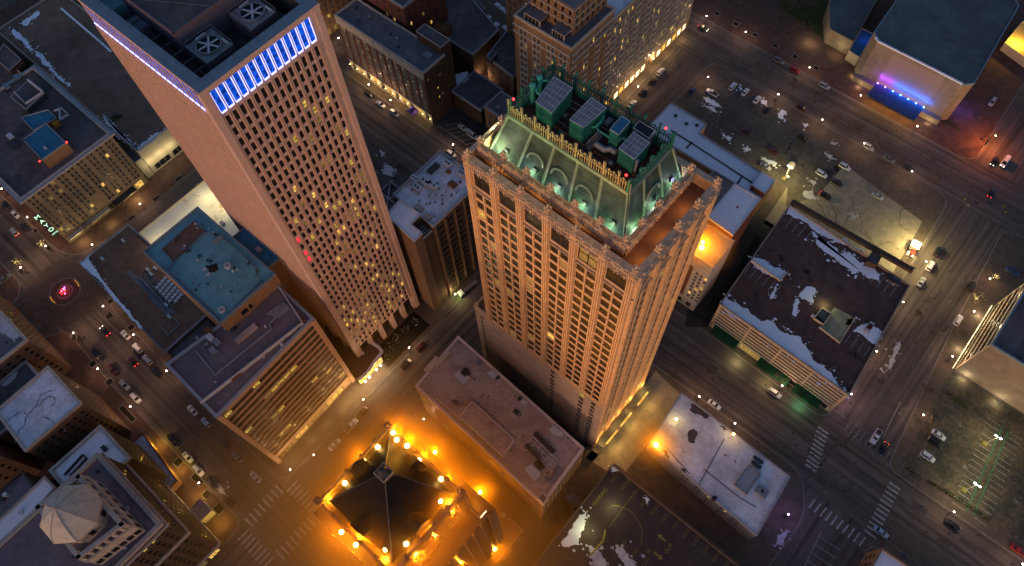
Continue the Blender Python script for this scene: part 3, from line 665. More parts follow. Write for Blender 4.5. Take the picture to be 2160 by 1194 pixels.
def cooling_tower(B, c, z0, z1, sx=8.2, sy=7.6):
    b = MB(); b.box(c, sx, sy, z0, z1, SLATE, Mtop=METAL); t = B.part('cooling_tower', b)
    b = MB(); n = 28; r = 2.7
    for k in range(n):
        a0 = 2 * math.pi * k / n; a1 = 2 * math.pi * (k + 1) / n
        b.face([(c[0] + r * math.cos(a0), c[1] + r * math.sin(a0), z1 + .5), (c[0] + r * math.cos(a1), c[1] + r * math.sin(a1), z1 + .5), (c[0] + (r + .35) * math.cos(a1), c[1] + (r + .35) * math.sin(a1), z1 + .5), (c[0] + (r + .35) * math.cos(a0), c[1] + (r + .35) * math.sin(a0), z1 + .5)], METAL)
        b.face([(c[0] + (r + .35) * math.cos(a0), c[1] + (r + .35) * math.sin(a0), z1), (c[0] + (r + .35) * math.cos(a1), c[1] + (r + .35) * math.sin(a1), z1), (c[0] + (r + .35) * math.cos(a1), c[1] + (r + .35) * math.sin(a1), z1 + .5), (c[0] + (r + .35) * math.cos(a0), c[1] + (r + .35) * math.sin(a0), z1 + .5)], METAL)
    b.cyl(c, r, z1 + .01, z1 + .05, GLASS, n); s_ = b.build('fan_ring', t)
    b = MB()
    for k in range(6):
        a = k * math.pi / 3 + .4; u = Vector((math.cos(a), math.sin(a), 0)); v = Vector((-u.y, u.x, 0)) * .5
        b.obb(Vector((*c, z1 + .3)) + u * .4 - v / 2, u * 2.2, v, (0, 0, .08), LMETAL)
    b.cyl(c, .5, z1 + .1, z1 + .55, LMETAL, 10); b.build('fan_blade', t)
    b = MB()
    for dx, dy, rx, ry in ((2.6, 3.0, 2.6, .3), (-3.3, .3, .3, 2.6)): b.obb((c[0] + dx - rx / 2, c[1] + dy - ry / 2, z1 + .2), (rx, 0, 0), (0, ry, 0), (0, 0, .5), LMETAL)
    for x in (-sx / 2, sx / 2): b.obb((c[0] + x, c[1] - sy / 2, z1 + .9), (.1, 0, 0), (0, sy, 0), (0, 0, .1), METAL)
    for y in (-sy / 2, sy / 2): b.obb((c[0] - sx / 2, c[1] + y, z1 + .9), (sx, 0, 0), (0, .1, 0), (0, 0, .1), METAL)
    b.build('guard_rail', t)
cooling_tower(T, P2(441, 96, 160), TZ, 160); cooling_tower(T, P2(533, 27, 160), TZ, 160)
b = MB()
for k in range(9): b.obb((-127.4 - .1, 40.5 + k * 2.9, 158.5), (-5.5, 0, 0), (0, .25, 0), (0, 0, .3), DMETAL)
for k in range(9): b.obb((-165 + k * 4.0, 38.1, 158.5), (.3, 0, 0), (0, 4.2, 0), (0, 0, .35), SLATE)
b.obb((-140.8, 46, 157), (14.2, 0, 0), (0, .4, 0), (0, 0, .4), DMETAL); b.obb((-140.8, 57.5, 157), (14.2, 0, 0), (0, .4, 0), (0, 0, .4), DMETAL)
T.part('roof_beam', b, kind='stuff')
b = MB(); b.obb((-159, 38.6, TZ), (5.2, 0, 0), (0, 3.4, 0), (0, 0, 4.6), COPEB); T.part('air_handler', b)
b = MB(); b.obb((-168.5, 38.2, TZ), (6.2, 0, 0), (0, 4.0, 0), (0, 0, 6.2), RBLUE); T.part('air_handler', b)
# base: set-back lobby and colonnade
b = MB(); b.prism(rect(-169, -127.5, 38.5, 66.5), 0, 12.5, BRONZE); T.part('lobby', b)
for k in range(6):
    b = MB(); b.box((-125.3, 37.2 + k * 6.2), 2.4, 1.9, 0, 12.5, PINKD); T.part('column', b)
for k in range(7):
    b = MB(); b.box((-170 + k * 7.2, 37.0), 1.9, 2.2, 0, 12.5, PINKD); T.part('column', b)
b = MB(); b.face([(-172, 35.7, 12.5), (-172, 69.5, 12.5), (-123.9, 69.5, 12.5), (-123.9, 35.7, 12.5)], PINKD); T.part('soffit', b)

# ================================================================ terracotta tower with a copper mansard
G = Bld('gothic_tower', 'cream terracotta tower with a floodlit green copper mansard roof', 'skyscraper', rect(-79.5, -29.4, 68.9, 99.6), 0, 142.5, TERRA, RDARK, par=(0, .4))
us = []
for k in range(6):
    c = 5.1 + 8.0 * k; us += [(c - 2.9, c - .24), (c + .24, c + 2.9)]
ROWS = [(58.4 + 4.43 * k - 1.6, 58.4 + 4.43 * k + 1.6) for k in range(-1, 17)]
def glit(k, j, r):
    z = j
    if k >= 7 and z in (6, 7, 3, 10, 4): return L_YEL if r < .12 else GLASSO
    if k < 5 and z >= 14: return L_YEL if r < .10 else GLASSO
    return (L_WARM if r < .004 else (L_DIM if r < .04 else GLASSO))
G.grid(0, 12, 18, 50.6, 131.2, us=us, vs=ROWS, depth=.4, kind='plain', frame=FRAMED, glass=GLASSO, lit=glit)
G.grid(0, 6, 1, 132.0, 141.2, us=[(5.1 + 8 * k - 2.8, 5.1 + 8 * k + 2.8) for k in range(6)], vs=[(132.8, 140.2)], depth=.4, kind='cross', frame=FRAMED, glass=GLASS, lit=lambda k, j, r: L_DIM if k in (4,) else GLASS)
usr = []
for k in range(4):
    c = 4.4 + 7.3 * k; usr += [(c - 2.6, c - .25), (c + .25, c + 2.6)]
ROWR = [(58.4 + 4.43 * k - 1.5, 58.4 + 4.43 * k + 1.5) for k in range(-11, 17)]
G.grid(1, 8, 28, 7.0, 131.2, us=usr, vs=ROWR, depth=.5, kind='sash', frame=FRAMED, glass=GLASSO, lit=lambda k, j, r: L_YEL if r < (.22 if j < 6 else .03) else GLASSO)
G.grid(1, 4, 1, 132.0, 141.2, us=[(4.4 + 7.3 * k - 2.5, 4.4 + 7.3 * k + 2.5) for k in range(4)], vs=[(132.8, 140.2)], depth=1.3, kind='triple', frame=TERRAD, glass=GLASSO, lit=0)
# stair windows of the lower wall
for u0, zt, n_, w_ in ((43.3, 48.5, 11, 2.0), (47.6, 45.2, 10, 1.7)): pass
G.grid(0, 1, 12, 0.5, 50.0, us=[(28.0, 29.9), (40.5, 42.4), (45.4, 47.2)], vs=[(2.6 + 3.9 * k, 5.2 + 3.9 * k) for k in range(12)], depth=.4, kind='plain', glass=GLASSO, lit=lambda k, j, r: L_YEL if (k == 1 and j > 10) else GLASSO, skip=lambda k, j: (k == 0 and False), wallm=PLAINW)
G.finish(100)
for o_ in list(G.root.children):
    if o_.name.startswith('roof'): bpy.data.objects.remove(o_)
def finial(b, c, z, s=1.0, m=TERRAD):
    b.box(c, 1.5 * s, 1.5 * s, z, z + .9 * s, m); b.cyl(c, .62 * s, z + .9 * s, z + 1.9 * s, m, 6, r1=.9 * s)
    for a in range(4): b.ball((c[0] + .62 * s * math.cos(a * math.pi / 2 + .78), c[1] + .62 * s * math.sin(a * math.pi / 2 + .78), z + 2.1 * s), .42 * s, m, 6, 4)
    b.cyl(c, .55 * s, z + 2.0 * s, z + 3.3 * s, m, 6, r1=.08)
def crown(b, p, q, nrm, z, m):
    """carved edge of a wall: shafts, little arches and cresting knobs"""
    p = Vector((*p, 0)); q = Vector((*q, 0)); nrm = Vector((*nrm, 0)); L = (q - p).length; u = (q - p) / L
    b.obb(p + Vector((0, 0, z - 2.4)), q - p, nrm * .35, (0, 0, .4), m); b.obb(p + Vector((0, 0, z - .25)), q - p, nrm * .55, (0, 0, .35), m)
    n_ = int(L / .62)
    for k in range(n_): b.obb(p + u * (L * (k + .3) / n_) + Vector((0, 0, z - 2.0)), u * (.4 * L / n_), nrm * .28, (0, 0, 1.75), m)
    n_ = int(L / 2.6)
    for k in range(n_):
        c = p + u * (L * (k + .5) / n_) + Vector((0, 0, z - 2.9)); pts = [c + u * (1.05 * math.cos(t)) + Vector((0, 0, .9 * math.sin(t))) + nrm * .45 for t in [math.pi * i / 6 for i in range(7)]]
        b.tube(pts, .16, .16, m, 5)
        cc = p + u * (L * (k + .5) / n_); b.obb(cc - u * .35 + Vector((0, 0, z + .1)), u * .7, nrm * .4, (0, 0, .6), m)
# piers and mullions in front
piers = MB()
for k in range(7):
    x = -79.5 + 1.1 + 8.0 * k; w_ = 2.3
    x = min(max(x, -79.5 + 1.15), -29.4 - 1.15)
    piers.obb((x - .95, 68.9, 50.6), (1.9, 0, 0), (0, -.45, 0), (0, 0, 92.3), TERRA)
    for dx in (-.62, 0, .62): piers.obb((x + dx - .2, 68.45, 52), (.4, 0, 0), (0, -.38, 0), (0, 0, 91.2), TERRA)
for k in range(6):
    x = -79.5 + 5.1 + 8 * k; piers.obb((x - .22, 68.9, 52.0), (.44, 0, 0), (0, -.3, 0), (0, 0, 79), TERRA)
for k in range(5):
    y = 68.9 + .8 + 7.3 * k; y = min(y, 98.8); piers.obb((-29.4, y - .8, 3), (.45, 0, 0), (0, 1.6, 0), (0, 0, 140), TERRA)
    for dy in (-.5, .5): piers.obb((-28.95, y + dy - .18, 3), (.3, 0, 0), (0, .36, 0), (0, 0, 138), TERRA)
for k in range(4):
    y = 68.9 + 4.4 + 7.3 * k; piers.obb((-29.4, y - .28, 7), (.28, 0, 0), (0, .56, 0), (0, 0, 124), TERRA)
G.part('pier', piers)
b = MB()
for z in (131.6, 118.0, 104.6):
    b.obb((-79.9, 68.9, z), (50.6, 0, 0), (0, -.62, 0), (0, 0, .35), TERRAD) if z > 130 else None
    b.obb((-29.4, 68.5, z), (.5, 0, 0), (0, 31, 0), (0, 0, .35), TERRAD) if z > 130 else None
crown(b, (-79.5, 68.45), (-29.0, 68.45), (0, -1), 142.6, TERRAD); crown(b, (-28.95, 68.9), (-28.95, 99.6), (1, 0), 142.6, TERRAD)
b.prism(rect(-79.9, -29.0, 68.4, 70.1), 142.6, 143.1, TERRAD); b.prism(rect(-30.6, -29.0, 70.1, 98.6), 142.6, 143.1, TERRAD); b.prism(rect(-79.9, -78.6, 70.1, 98.6), 142.6, 143.1, TERRAD); b.prism(rect(-79.9, -29.0, 98.6, 100.1), 142.6, 143.1, TERRAD)
G.part('cornice', b)
b = MB(); b.face([(*p, 139.2) for p in rect(-78.9, -30.2, 69.7, 98.8)], mat('terrace_tiles', (.17, .09, .06), .85, var=.2))
for a, c in (((-78.9, 69.7), (-30.2, 69.7)), ((-30.2, 69.7), (-30.2, 98.8)), ((-30.2, 98.8), (-78.9, 98.8)), ((-78.9, 98.8), (-78.9, 69.7))): b.face([(*a, 139.2), (*c, 139.2), (*c, 142.7), (*a, 142.7)], TERRA)
G.part('roof_terrace', b)
for x in [-79.5 + 1.1 + 8 * k for k in range(7)]:
    b = MB(); finial(b, (min(x, -30.2), 69.1), 142.9); G.part('finial', b)
for y in [76.8, 84.1, 91.4, 98.8]:
    b = MB(); finial(b, (-29.7, y), 142.9); G.part('finial', b)
for x in (-78.8, -62, -46):
    b = MB(); finial(b, (x, 99.2), 142.9); G.part('finial', b)
# upper tier
TX0, TX1, TY0, TY1 = -78.3, -35.5, 72.6, 98.0
b = MB()
for k in range(5):
    pass
tier = MB(); zt = 144.7
def arcade(b, p, q, nrm, n_):
    p = Vector((*p, 0)); q = Vector((*q, 0)); nrm = Vector((*nrm, 0)); L = (q - p).length; u = (q - p) / L; bw = L / n_; th = -nrm * .7
    for k in range(n_ + 1):
        c = p + u * (bw * k); w_ = 2.3 if 0 < k < n_ else 1.5; c0 = c - u * (w_ / 2 if 0 < k < n_ else (0 if k == 0 else w_))
        b.obb(c0 + Vector((0, 0, 139.2)), u * w_, th, (0, 0, zt - 139.2), TERRA)
        for e in (.25, .75): b.obb(c0 + u * (w_ * e - .2) + Vector((0, 0, 140)), u * .4, nrm * .35, (0, 0, zt - 140), TERRA)
    for k in range(n_):
        c = p + u * (bw * k + 1.1); w_ = bw - 2.2
        b.obb(c + Vector((0, 0, 139.2)), u * w_, th, (0, 0, 1.2), TERRA)
        m_ = 8
        for i in range(m_):
            t0 = math.pi * i / m_; t1 = math.pi * (i + 1) / m_; x0 = w_ / 2 * (1 - math.cos(t0)); x1 = w_ / 2 * (1 - math.cos(t1)); h = 1.1 * (math.sin(t0) + math.sin(t1)) / 2
            b.obb(c + u * x0 + Vector((0, 0, 141.5 + h)), u * (x1 - x0), th, (0, 0, zt - 141.5 - h), TERRA)
        b.face([c + th * .9 + Vector((0, 0, 140.4)), c + u * w_ + th * .9 + Vector((0, 0, 140.4)), c + u * w_ + th * .9 + Vector((0, 0, 142.5)), c + th * .9 + Vector((0, 0, 142.5))], GLASSO)
arcade(tier, (TX0, TY0), (TX1, TY0), (0, -1), 6); arcade(tier, (TX1, TY0), (TX1, TY1), (1, 0), 4)
tier.obb((TX0, TY0, 139.2), (.7, 0, 0), (0, TY1 - TY0, 0), (0, 0, 5.5), TERRA); tier.obb((TX0, TY1 - .7, 139.2), (TX1 - TX0, 0, 0), (0, .7, 0), (0, 0, 5.5), TERRA)
crown(tier, (TX0, TY0 - .35), (TX1 + .35, TY0 - .35), (0, -1), zt, TERRAD); crown(tier, (TX1 + .35, TY0), (TX1 + .35, TY1), (1, 0), zt, TERRAD)
G.part('upper_arcade', tier)
b = MB(); b.face([(*p, 141.0) for p in rect(TX0 + .7, TX1 - .7, TY0 + .7, TY1 - .7)], RGREY); G.part('gutter_walk', b)
for k in range(7):
    b = MB(); finial(b, (TX0 + .6 + (TX1 - TX0 - 1.2) * k / 6, TY0 + .4), zt - .2, .95); G.part('finial', b)
for k in range(1, 5):
    b = MB(); finial(b, (TX1 - .4, TY0 + (TY1 - TY0 - .8) * k / 4), zt - .2, .95); G.part('finial', b)
for k in range(1, 4):
    b = MB(); finial(b, (TX0 + .4, TY0 + (TY1 - TY0 - .8) * k / 3), zt - .2, .95); G.part('finial', b)
# mansard
mb0 = rect(-77.0, -37.8, 75.5, 97.0); mt0 = rect(-72.8, -39.9, 77.6, 93.2); z0m, z1m = 141.0, 154.0
b = MB()
for k in range(4):
    j = (k + 1) % 4; b.face([(*mb0[k], z0m), (*mb0[j], z0m), (*mt0[j], z1m), (*mt0[k], z1m)], COPPER)
G.part('mansard', b)
def mp(side, u, v):
    j = (side + 1) % 4; lo = Vector((*mb0[side], z0m)).lerp(Vector((*mb0[j], z0m)), u); hi = Vector((*mt0[side], z1m)).lerp(Vector((*mt0[j], z1m)), u); return lo.lerp(hi, v)
def mn(side):
    a, b_, c = mp(side, 0, 0), mp(side, 1, 0), mp(side, .5, 1); return (b_ - a).cross(c - a).normalized()
b = MB()
for side, us_ in ((0, (0, .215, .405, .60, .795, 1)), (1, (0, .34, .68, 1)), (2, (.5,)), (3, (0, .5, 1))):
    n_ = mn(side)
    for u in us_: b.tube([mp(side, u, 0) + n_ * .05, mp(side, u, 1) + n_ * .05], .38, .38, COPPERL, 6)
for k in range(4):
    p, q = Vector((*mt0[k], z1m)), Vector((*mt0[(k + 1) % 4], z1m)); b.tube([p, q], .45, .45, COPPERL, 6)
G.part('roof_ridge', b)
for side, uc in ((0, .31), (0, .50), (0, .695), (1, .51)):
    n_ = mn(side); du = (mp(side, 1, 0) - mp(side, 0, 0)).normalized(); up = (mp(side, uc, 1) - mp(side, uc, 0)).normalized(); c = mp(side, uc, .38) + n_ * .1; b = MB()
    pts = [c + du * (2.3 * math.cos(t)) + up * (3.1 * math.sin(t)) + n_ * (.55 * math.sin(t)) for t in [math.pi * i / 12 for i in range(13)]]
    b.tube(pts, .26, .26, COPPERL, 6)
    for i in range(12): b.face([pts[i] - n_ * .5, pts[i + 1] - n_ * .5, pts[i + 1], pts[i]], COPPER)
    G.part('dormer_arch', b)
for side, uc in ((0, .10), (0, .33), (0, .52), (0, .71), (0, .92), (1, .53), (1, .86)):
    n_ = mn(side); du = (mp(side, 1, 0) - mp(side, 0, 0)).normalized(); up = (mp(side, uc, 1) - mp(side, uc, 0)).normalized(); c = mp(side, uc, .16); b = MB()
    b.obb(c - du * .55, du * 1.1, up * 1.3, n_ * .35, COPPER); b.face([c - du * .45 + n_ * .36 + up * .1, c + du * .45 + n_ * .36 + up * .1, c + du * .45 + n_ * .36 + up * 1.2, c - du * .45 + n_ * .36 + up * 1.2], GLASS); G.part('dormer', b)
# roof tray inside the cresting
b = MB(); b.face([(*p, 152.6) for p in rect(-72.2, -40.5, 78.2, 92.6)], mat('rusty_roof_floor', (.075, .038, .030), .9, var=.3))
tr = rect(-72.2, -40.5, 78.2, 92.6)
for k in range(4): a, c = tr[k], tr[(k + 1) % 4]; b.face([(*c, 152.6), (*a, 152.6), (*a, 154.1), (*c, 154.1)], COPPERP)
for k in range(4): j = (k + 1) % 4; b.face([(*mt0[k], 154.1), (*mt0[j], 154.1), (*tr[j], 154.1), (*tr[k], 154.1)], COPPERP)
G.part('roof_tray', b)
# cresting: one part for each side
for k in range(4):
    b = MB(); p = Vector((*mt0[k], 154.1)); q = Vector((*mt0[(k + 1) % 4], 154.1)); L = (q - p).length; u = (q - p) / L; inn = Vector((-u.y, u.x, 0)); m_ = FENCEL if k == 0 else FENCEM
    n_ = int(L / .62); b.obb(p + inn * .1, q - p, inn * .15, (0, 0, .2), m_); b.obb(p + inn * .1 + Vector((0, 0, 2.5)), q - p, inn * .12, (0, 0, .14), m_); b.obb(p + inn * .1 + Vector((0, 0, 3.2)), q - p, inn * .12, (0, 0, .12), m_)
    for i in range(n_ + 1):
        c = p + u * (L * i / n_) + inn * .15; big = i % 6 == 0; h = 4.6 if big else 3.3; w_ = .42 if big else .17
        b.obb(c - u * w_ / 2, u * w_, inn * w_, (0, 0, h), m_)
        if big: b.ball((c.x, c.y, c.z + h + .25), .38, m_, 6, 4)
        elif i < n_: b.tube([c + Vector((0, 0, 1.9)), c + u * (L / n_ / 2) + Vector((0, 0, 2.45)), c + u * (L / n_) + Vector((0, 0, 1.9))], .09, .09, m_, 4)
        if i % 2 == 0 and not big: b.obb(c - u * .2 + Vector((0, 0, 3.3)), u * .4, inn * .15, (0, 0, .5), m_)
    G.part('cresting', b)
# machinery behind the cresting
RZ = 152.6
def mbox(name, pts, zt_, zb, m_side, m_top, grid=0):
    poly = [P2(*p, zt_) for p in pts]; A = sum(poly[i][0] * poly[(i + 1) % 4][1] - poly[(i + 1) % 4][0] * poly[i][1] for i in range(4))
    if A < 0: poly.reverse()
    b = MB(); b.prism(poly, zb, zt_, m_side, m_top); p = [Vector((*q, zt_)) for q in poly]
    for k in range(4): d = (p[(k + 1) % 4] - p[k]); b.tube([p[k], p[(k + 1) % 4]], .09, .09, LMETAL, 4)
    for k in range(1, grid): 
        b.tube([p[0].lerp(p[1], k / grid) + Vector((0, 0, .05)), p[3].lerp(p[2], k / grid) + Vector((0, 0, .05))], .045, .045, LMETAL, 4); b.tube([p[1].lerp(p[2], k / grid) + Vector((0, 0, .05)), p[0].lerp(p[3], k / grid) + Vector((0, 0, .05))], .045, .045, LMETAL, 4)
    for k in range(4): b.obb((p[k].x - .15, p[k].y - .15, RZ), (.3, 0, 0), (0, .3, 0), (0, 0, zb - RZ), DMETAL)
    return G.part(name, b)
mbox('chiller', [(1130, 215), (1164, 238), (1207.5, 185.6), (1167.7, 162)], 158.6, 153.2, COPPERP, METAL, 5)
mbox('chiller', [(1201.7, 252.4), (1231, 268.9), (1279, 227.8), (1247.4, 205.5)], 158.4, 153.2, COPPERP, METAL, 5)
mbox('chiller', [(1305.7, 312.6), (1338.5, 336), (1370.2, 300.8), (1336.2, 278.6)], 158.2, 153.2, COPPERP, METAL, 4)
mbox('roof_hut', [(1286.9, 272.7), (1304.5, 284.4), (1329.1, 256.3), (1311.5, 244.6)], 158.6, 153.0, COPPERP, RBLUED, 0)
mbox('air_intake', [(1336, 270), (1369, 292), (1381, 275), (1349, 255)], 158.0, 153.2, METAL, GLASS, 0)
def pipe(pts, r, name='pipe', m=PIPEM):
    b = MB(); b.tube([P(x, y, z) for x, y, z in pts], r, r, m, 7); return G.part(name, b)
pipe([(1157, 171, 157.6), (1146, 170, 157.6), (1131, 190, 157.6), (1134, 196, 157.6), (1142, 201, 157.6)], .28)
pipe([(1268, 241, 156.5), (1273, 246, 157), (1268, 256, 157), (1257, 267, 157), (1249, 268, 156), (1247, 262, 155)], .28)
pipe([(1258, 266, 156), (1262, 275, 155.5), (1303, 301, 155.5), (1308, 293, 156.5), (1316, 291, 156.5), (1322, 297, 156)], .22)
for x, y in ((1123.5, 181), (1138, 165)):
    b = MB(); c = P2(x, y, 158); b.cyl(c, .62, RZ, 158, PIPEM, 10); b.ball((c[0], c[1], 158.2), .85, PIPEM, 8, 5, .6); G.part('exhaust_pipe', b)
b = MB(); c = P2(1342, 338, 156.5); b.cyl(c, .45, RZ, 156, LMETAL, 8); b.ball((c[0], c[1], 156.3), .6, LMETAL, 8, 5); G.part('exhaust_pipe', b)
b = MB(); b.tube([P(1257, 304, 154), P(1275, 316, 154), P(1287, 314, 154), P(1299, 322, 154)], .7, .7, COPING, 6); G.part('duct', b)
b = MB(); c = P(1288, 346, 153.4); b.cyl((c.x, c.y), .9, RZ, 153.8, DMETAL, 12); b.cyl((c.x, c.y), .5, 153.8, 153.9, METAL, 10); G.part('exhaust_fan', b)
b = MB(); s_ = Vector((0, 0, 0)); p, q = P(1236, 310, 153), P(1262, 282, 155)
for k in range(9): c = p.lerp(q, k / 8); b.obb(c, (.15, .2, 0), (1.1, -.5, 0), (0, 0, .1), METAL)
b.tube([p + Vector((0, 0, 1)), q + Vector((0, 0, 1))], .06, .06, LMETAL, 4); b.tube([p, q], .08, .08, METAL, 4); G.part('steel_stair', b)
for k in range(26):
    pass
b = MB(); RR = random.Random(3)
for k in range(34):
    x = RR.uniform(-70, -42); y = RR.uniform(79, 92); s_ = RR.uniform(.3, 1.3); b.box((x, y), s_, s_ * RR.uniform(.4, 1.6), RZ, RZ + RR.uniform(.3, 1.4), RR.choice([METAL, DMETAL, RUST, COPPERP]))
for k in range(8):
    y = 79.2 + k * 1.6; b.tube([(-70 + RR.uniform(0, 8), y, RZ + .5), (-44 - RR.uniform(0, 9), y, RZ + .5)], .1, .1, RR.choice([METAL, RUST, DMETAL]), 5)
G.part('roof_clutter', b, kind='stuff')
for x, y, z in ((1083, 209, 158.6), (1404.5, 270.5, 158.6), (1321, 369.4, 157.5)):
    b = MB(); c = P(x, y, z); b.cyl((c.x, c.y), .12, c.z - 1.6, c.z, DMETAL, 6); b.ball(c, .28, E_RED); G.part('beacon', b)
# podium wing on the avenue side and canopy
Q = Bld('podium_wing', 'pale podium wing at the left foot of the terracotta tower with a shaped parapet', 'building wing', rect(-86, -79.6, 69.0, 99.4), 0, 50.9, PLAINW, RBROWN, par=(1.2, .5), parm=TERRAD)
Q.grid(0, 1, 12, 3, 49.5, us=[(2.2, 3.6)], vs=[(6 + 3.5 * k, 8 + 3.5 * k) for k in range(12)], depth=.3, kind='plain', glass=GLASSO, lit=0)
Q.finish()
for y in (69.6, 76, 83, 90):
    b = MB(); finial(b, (-85.3, y), 51.8, .8); Q.part('finial', b)
b = MB()
b.prism(rect(-28.7, -25.6, 70, 88), 4.6, 5.1, DMETAL); b.prism(rect(-28.7, -25.9, 90, 102), 4.6, 5.1, DMETAL)
G.part('canopy', b)
for y0, y1 in ((72, 79), (81, 88), (92, 99)):
    b = MB(); b.prism(rect(-26.0, -25.4, y0, y1), 5.11, 5.3, L_WARM); G.part('canopy_light', b)
# ================================================================ the other buildings
RB = random.Random(21)
def clutter(B, x0, x1, y0, y1, n, z=None, name='roof_vent', ms=None, smax=1.2):
    z = B.z1 if z is None else z
    for k in range(n):
        b = MB(); x = RB.uniform(x0, x1); y = RB.uniform(y0, y1); s_ = RB.uniform(.35, smax); m_ = RB.choice(ms or [METAL, DMETAL, LMETAL])
        if RB.random() < .5: b.cyl((x, y), s_ * .5, z, z + s_, m_, 8)
        else: b.box((x, y), s_, s_ * RB.uniform(.6, 1.5), z, z + s_ * .8, m_)
        B.part(name, b)
# office block with ribbon windows
O = Bld('office_block', 'tan office block with long ribbon windows in orange light and a cluttered mauve roof', 'office building', [P2(350.5, 769.8, 60), P2(457.3, 882.9, 60), P2(663, 672.4, 60), P2(583, 598, 60)], 0, 60, ORNG, RMAUVE, par=(.7, .9), parm=COPING)
si = O.side(1, 0); Lo = O.length(si)
O.grid(si, 1, 14, 5.5, 58.6, us=[(1.6 + (Lo - 3.2) * k / 13 + .04, 1.6 + (Lo - 3.2) * (k + 1) / 13 - .04) for k in range(13)], vs=[(6.9 + 3.72 * k, 9.35 + 3.72 * k) for k in range(14)], depth=.4, kind='triple', frame=FRAMED, glass=GLASSO, lit=lambda k, j, r: (L_YEL if r < .5 else L_DIM) if ((j == 10 and 3 < k < 9) or (j == 6 and k in (3, 4)) or (j == 2 and k in (2, 3)) or (j == 13 and k < 7 and r < .4) or r < .02) else GLASSO, wallm=ORNG)
O.grid(si, 1, 1, 0.2, 5.0, us=[(2, 9), (11, 18), (20, 26), (28, 38)], vs=[(.5, 4.2)], depth=2.2, kind='triple', frame=FRAMED, lit=lambda k, j, r: L_WARM if k in (1, 3) else L_DIM)
O.finish()
b = MB(); a0 = V2(O.poly[si]); a1 = V2(O.poly[(si + 1) % 4]); d = (a1 - a0).normalized(); nn = Vector((d.y, -d.x))
for p in (a0, a1 - d * 1.6): b.obb((*p, 0), (*(d * 1.6), 0), (*(nn * .8), 0), (0, 0, 60.6), ORNG)
for z in [10.0 + 3.72 * k for k in range(14)]: b.obb((*(a0 + d * 1.6), z), (*(d * (Lo - 3.2)), 0), (*(nn * .12), 0), (0, 0, .25), ORNG)
O.part('corner_pier', b)
def pxs(B, pts, w_, h, m, name, z=None): z = B.z1 if z is None else z; return roof_strip(B, [P2(*p, z) for p in pts], w_, h, m, name, z)
pxs(O, [(413, 740), (455, 792), (472, 777), (574, 694), (568, 685), (588, 664)], .35, .5, COPING, 'roof_kerb'); pxs(O, [(426, 852), (459, 826), (640, 684), (590, 608)], .4, 1.6, LMETAL, 'roof_kerb')
b = MB(); q = [P2(*p, 60) for p in [(356, 771), (426, 850), (640, 684), (583, 610)]]; b.face([(*p, 60.02) for p in (q if (V2(q[1]) - V2(q[0])).cross(V2(q[2]) - V2(q[0])) > 0 else q[::-1])], RMAUVE); O.part('raised_membrane', b)
for pts, h, m_ in (([(497, 720), (503, 727), (545, 692), (539, 684)], 1.6, RTAN), ([(562, 662), (590, 672), (612, 650), (598, 638)], .4, METAL), ([(486, 800), (492, 806), (510, 790), (504, 783)], 1.2, RUST), ([(627, 683), (632, 688), (645, 676), (640, 671)], .8, RUST)):
    q = [P2(*p, 60) for p in pts]; q = q if (V2(q[1]) - V2(q[0])).cross(V2(q[2]) - V2(q[0])) > 0 else q[::-1]; b = MB(); b.prism(q, 60, 60 + h, m_); O.part('roof_hatch', b)
for x, y in ((486, 694), (494, 697), (490, 690)): vent(O, P2(x, y, 60), 1.1, 1.0, DMETAL)
for p in ((445, 714), (460, 725), (440, 700), (452, 742)): unit(O, P2(*p, 60), 2.6, 2.0, 1.4, RB.choice([LMETAL, METAL, RUST]))
clutter(O, -160, -122, -10, 24, 22)
# teal-roofed building between podium and office block
B_ = Bld('teal_roofed_block', 'plain building with a wide teal roof beside the pink tower', 'building', rect(-181.3, -139.4, 6.6, 30.2), 0, 67, BRICKT, RBLUE, par=(.8, .5), parm=COPEB)
B_.grid(1, 1, 1, 61, 65.5, us=[(7, 9.6), (10.2, 11.4)], vs=[(61.5, 64.2)], depth=.3, kind='plain', lit=0)
B_.finish()
def flat(B, pts, z, m_, name):
    q = [P2(*p, z) for p in pts]
    if name in ('bare_patch', 'snow_cover', 'roof_patch', 'oil_stain'): q = [tuple(v) for v in ragged(q, 1.1, .5, RB)]
    n_ = len(q); A = sum(q[i][0] * q[(i + 1) % n_][1] - q[(i + 1) % n_][0] * q[i][1] for i in range(n_)); q = q if A > 0 else q[::-1]; b = MB(); b.face([(*p, z + .03) for p in q], m_); return B.part(name, b)
flat(B_, [(340.9, 526.6), (409.5, 465.4), (435.2, 489.6), (366.8, 553.1)], 67, RBROWN, 'roof_well')
for a in ([(340.9, 526.6), (409.5, 465.4), (435.2, 489.6), (366.8, 553.1), (340.9, 526.6)], [(355, 570), (366, 553), (437, 490), (462, 502), (480, 510), (545, 570), (538, 583), (553, 592), (468, 676), (355, 571)]): pxs(B_, a, .3, .45, COPEB, 'roof_kerb')
pxs(B_, [(353, 573), (463, 680)], .25, .35, COPING, 'roof_kerb')
flat(B_, [(447, 558), (434, 560), (440, 572), (452, 575), (461, 570), (457, 555)], 67, mat('oil_stain', (.03, .025, .015), .9), 'oil_stain')
for p in ((481, 562), (469, 655)): b = MB(); c = P2(*p, 67); b.cyl(c, 1.2, 67, 67.9, LMETAL, 12); b.cyl(c, .7, 67.9, 68.0, METAL, 10); B_.part('exhaust_fan', b)
b = MB(); c = P2(452, 514, 67); q = P2(470, 499, 67); b.tube([(*c, 67.4), (*q, 67.4)], .9, .9, COPEB, 6); B_.part('duct', b)
clutter(B_, -178, -143, 9, 28, 46, ms=[DMETAL, COPEB, LMETAL, DMETAL], smax=.8)
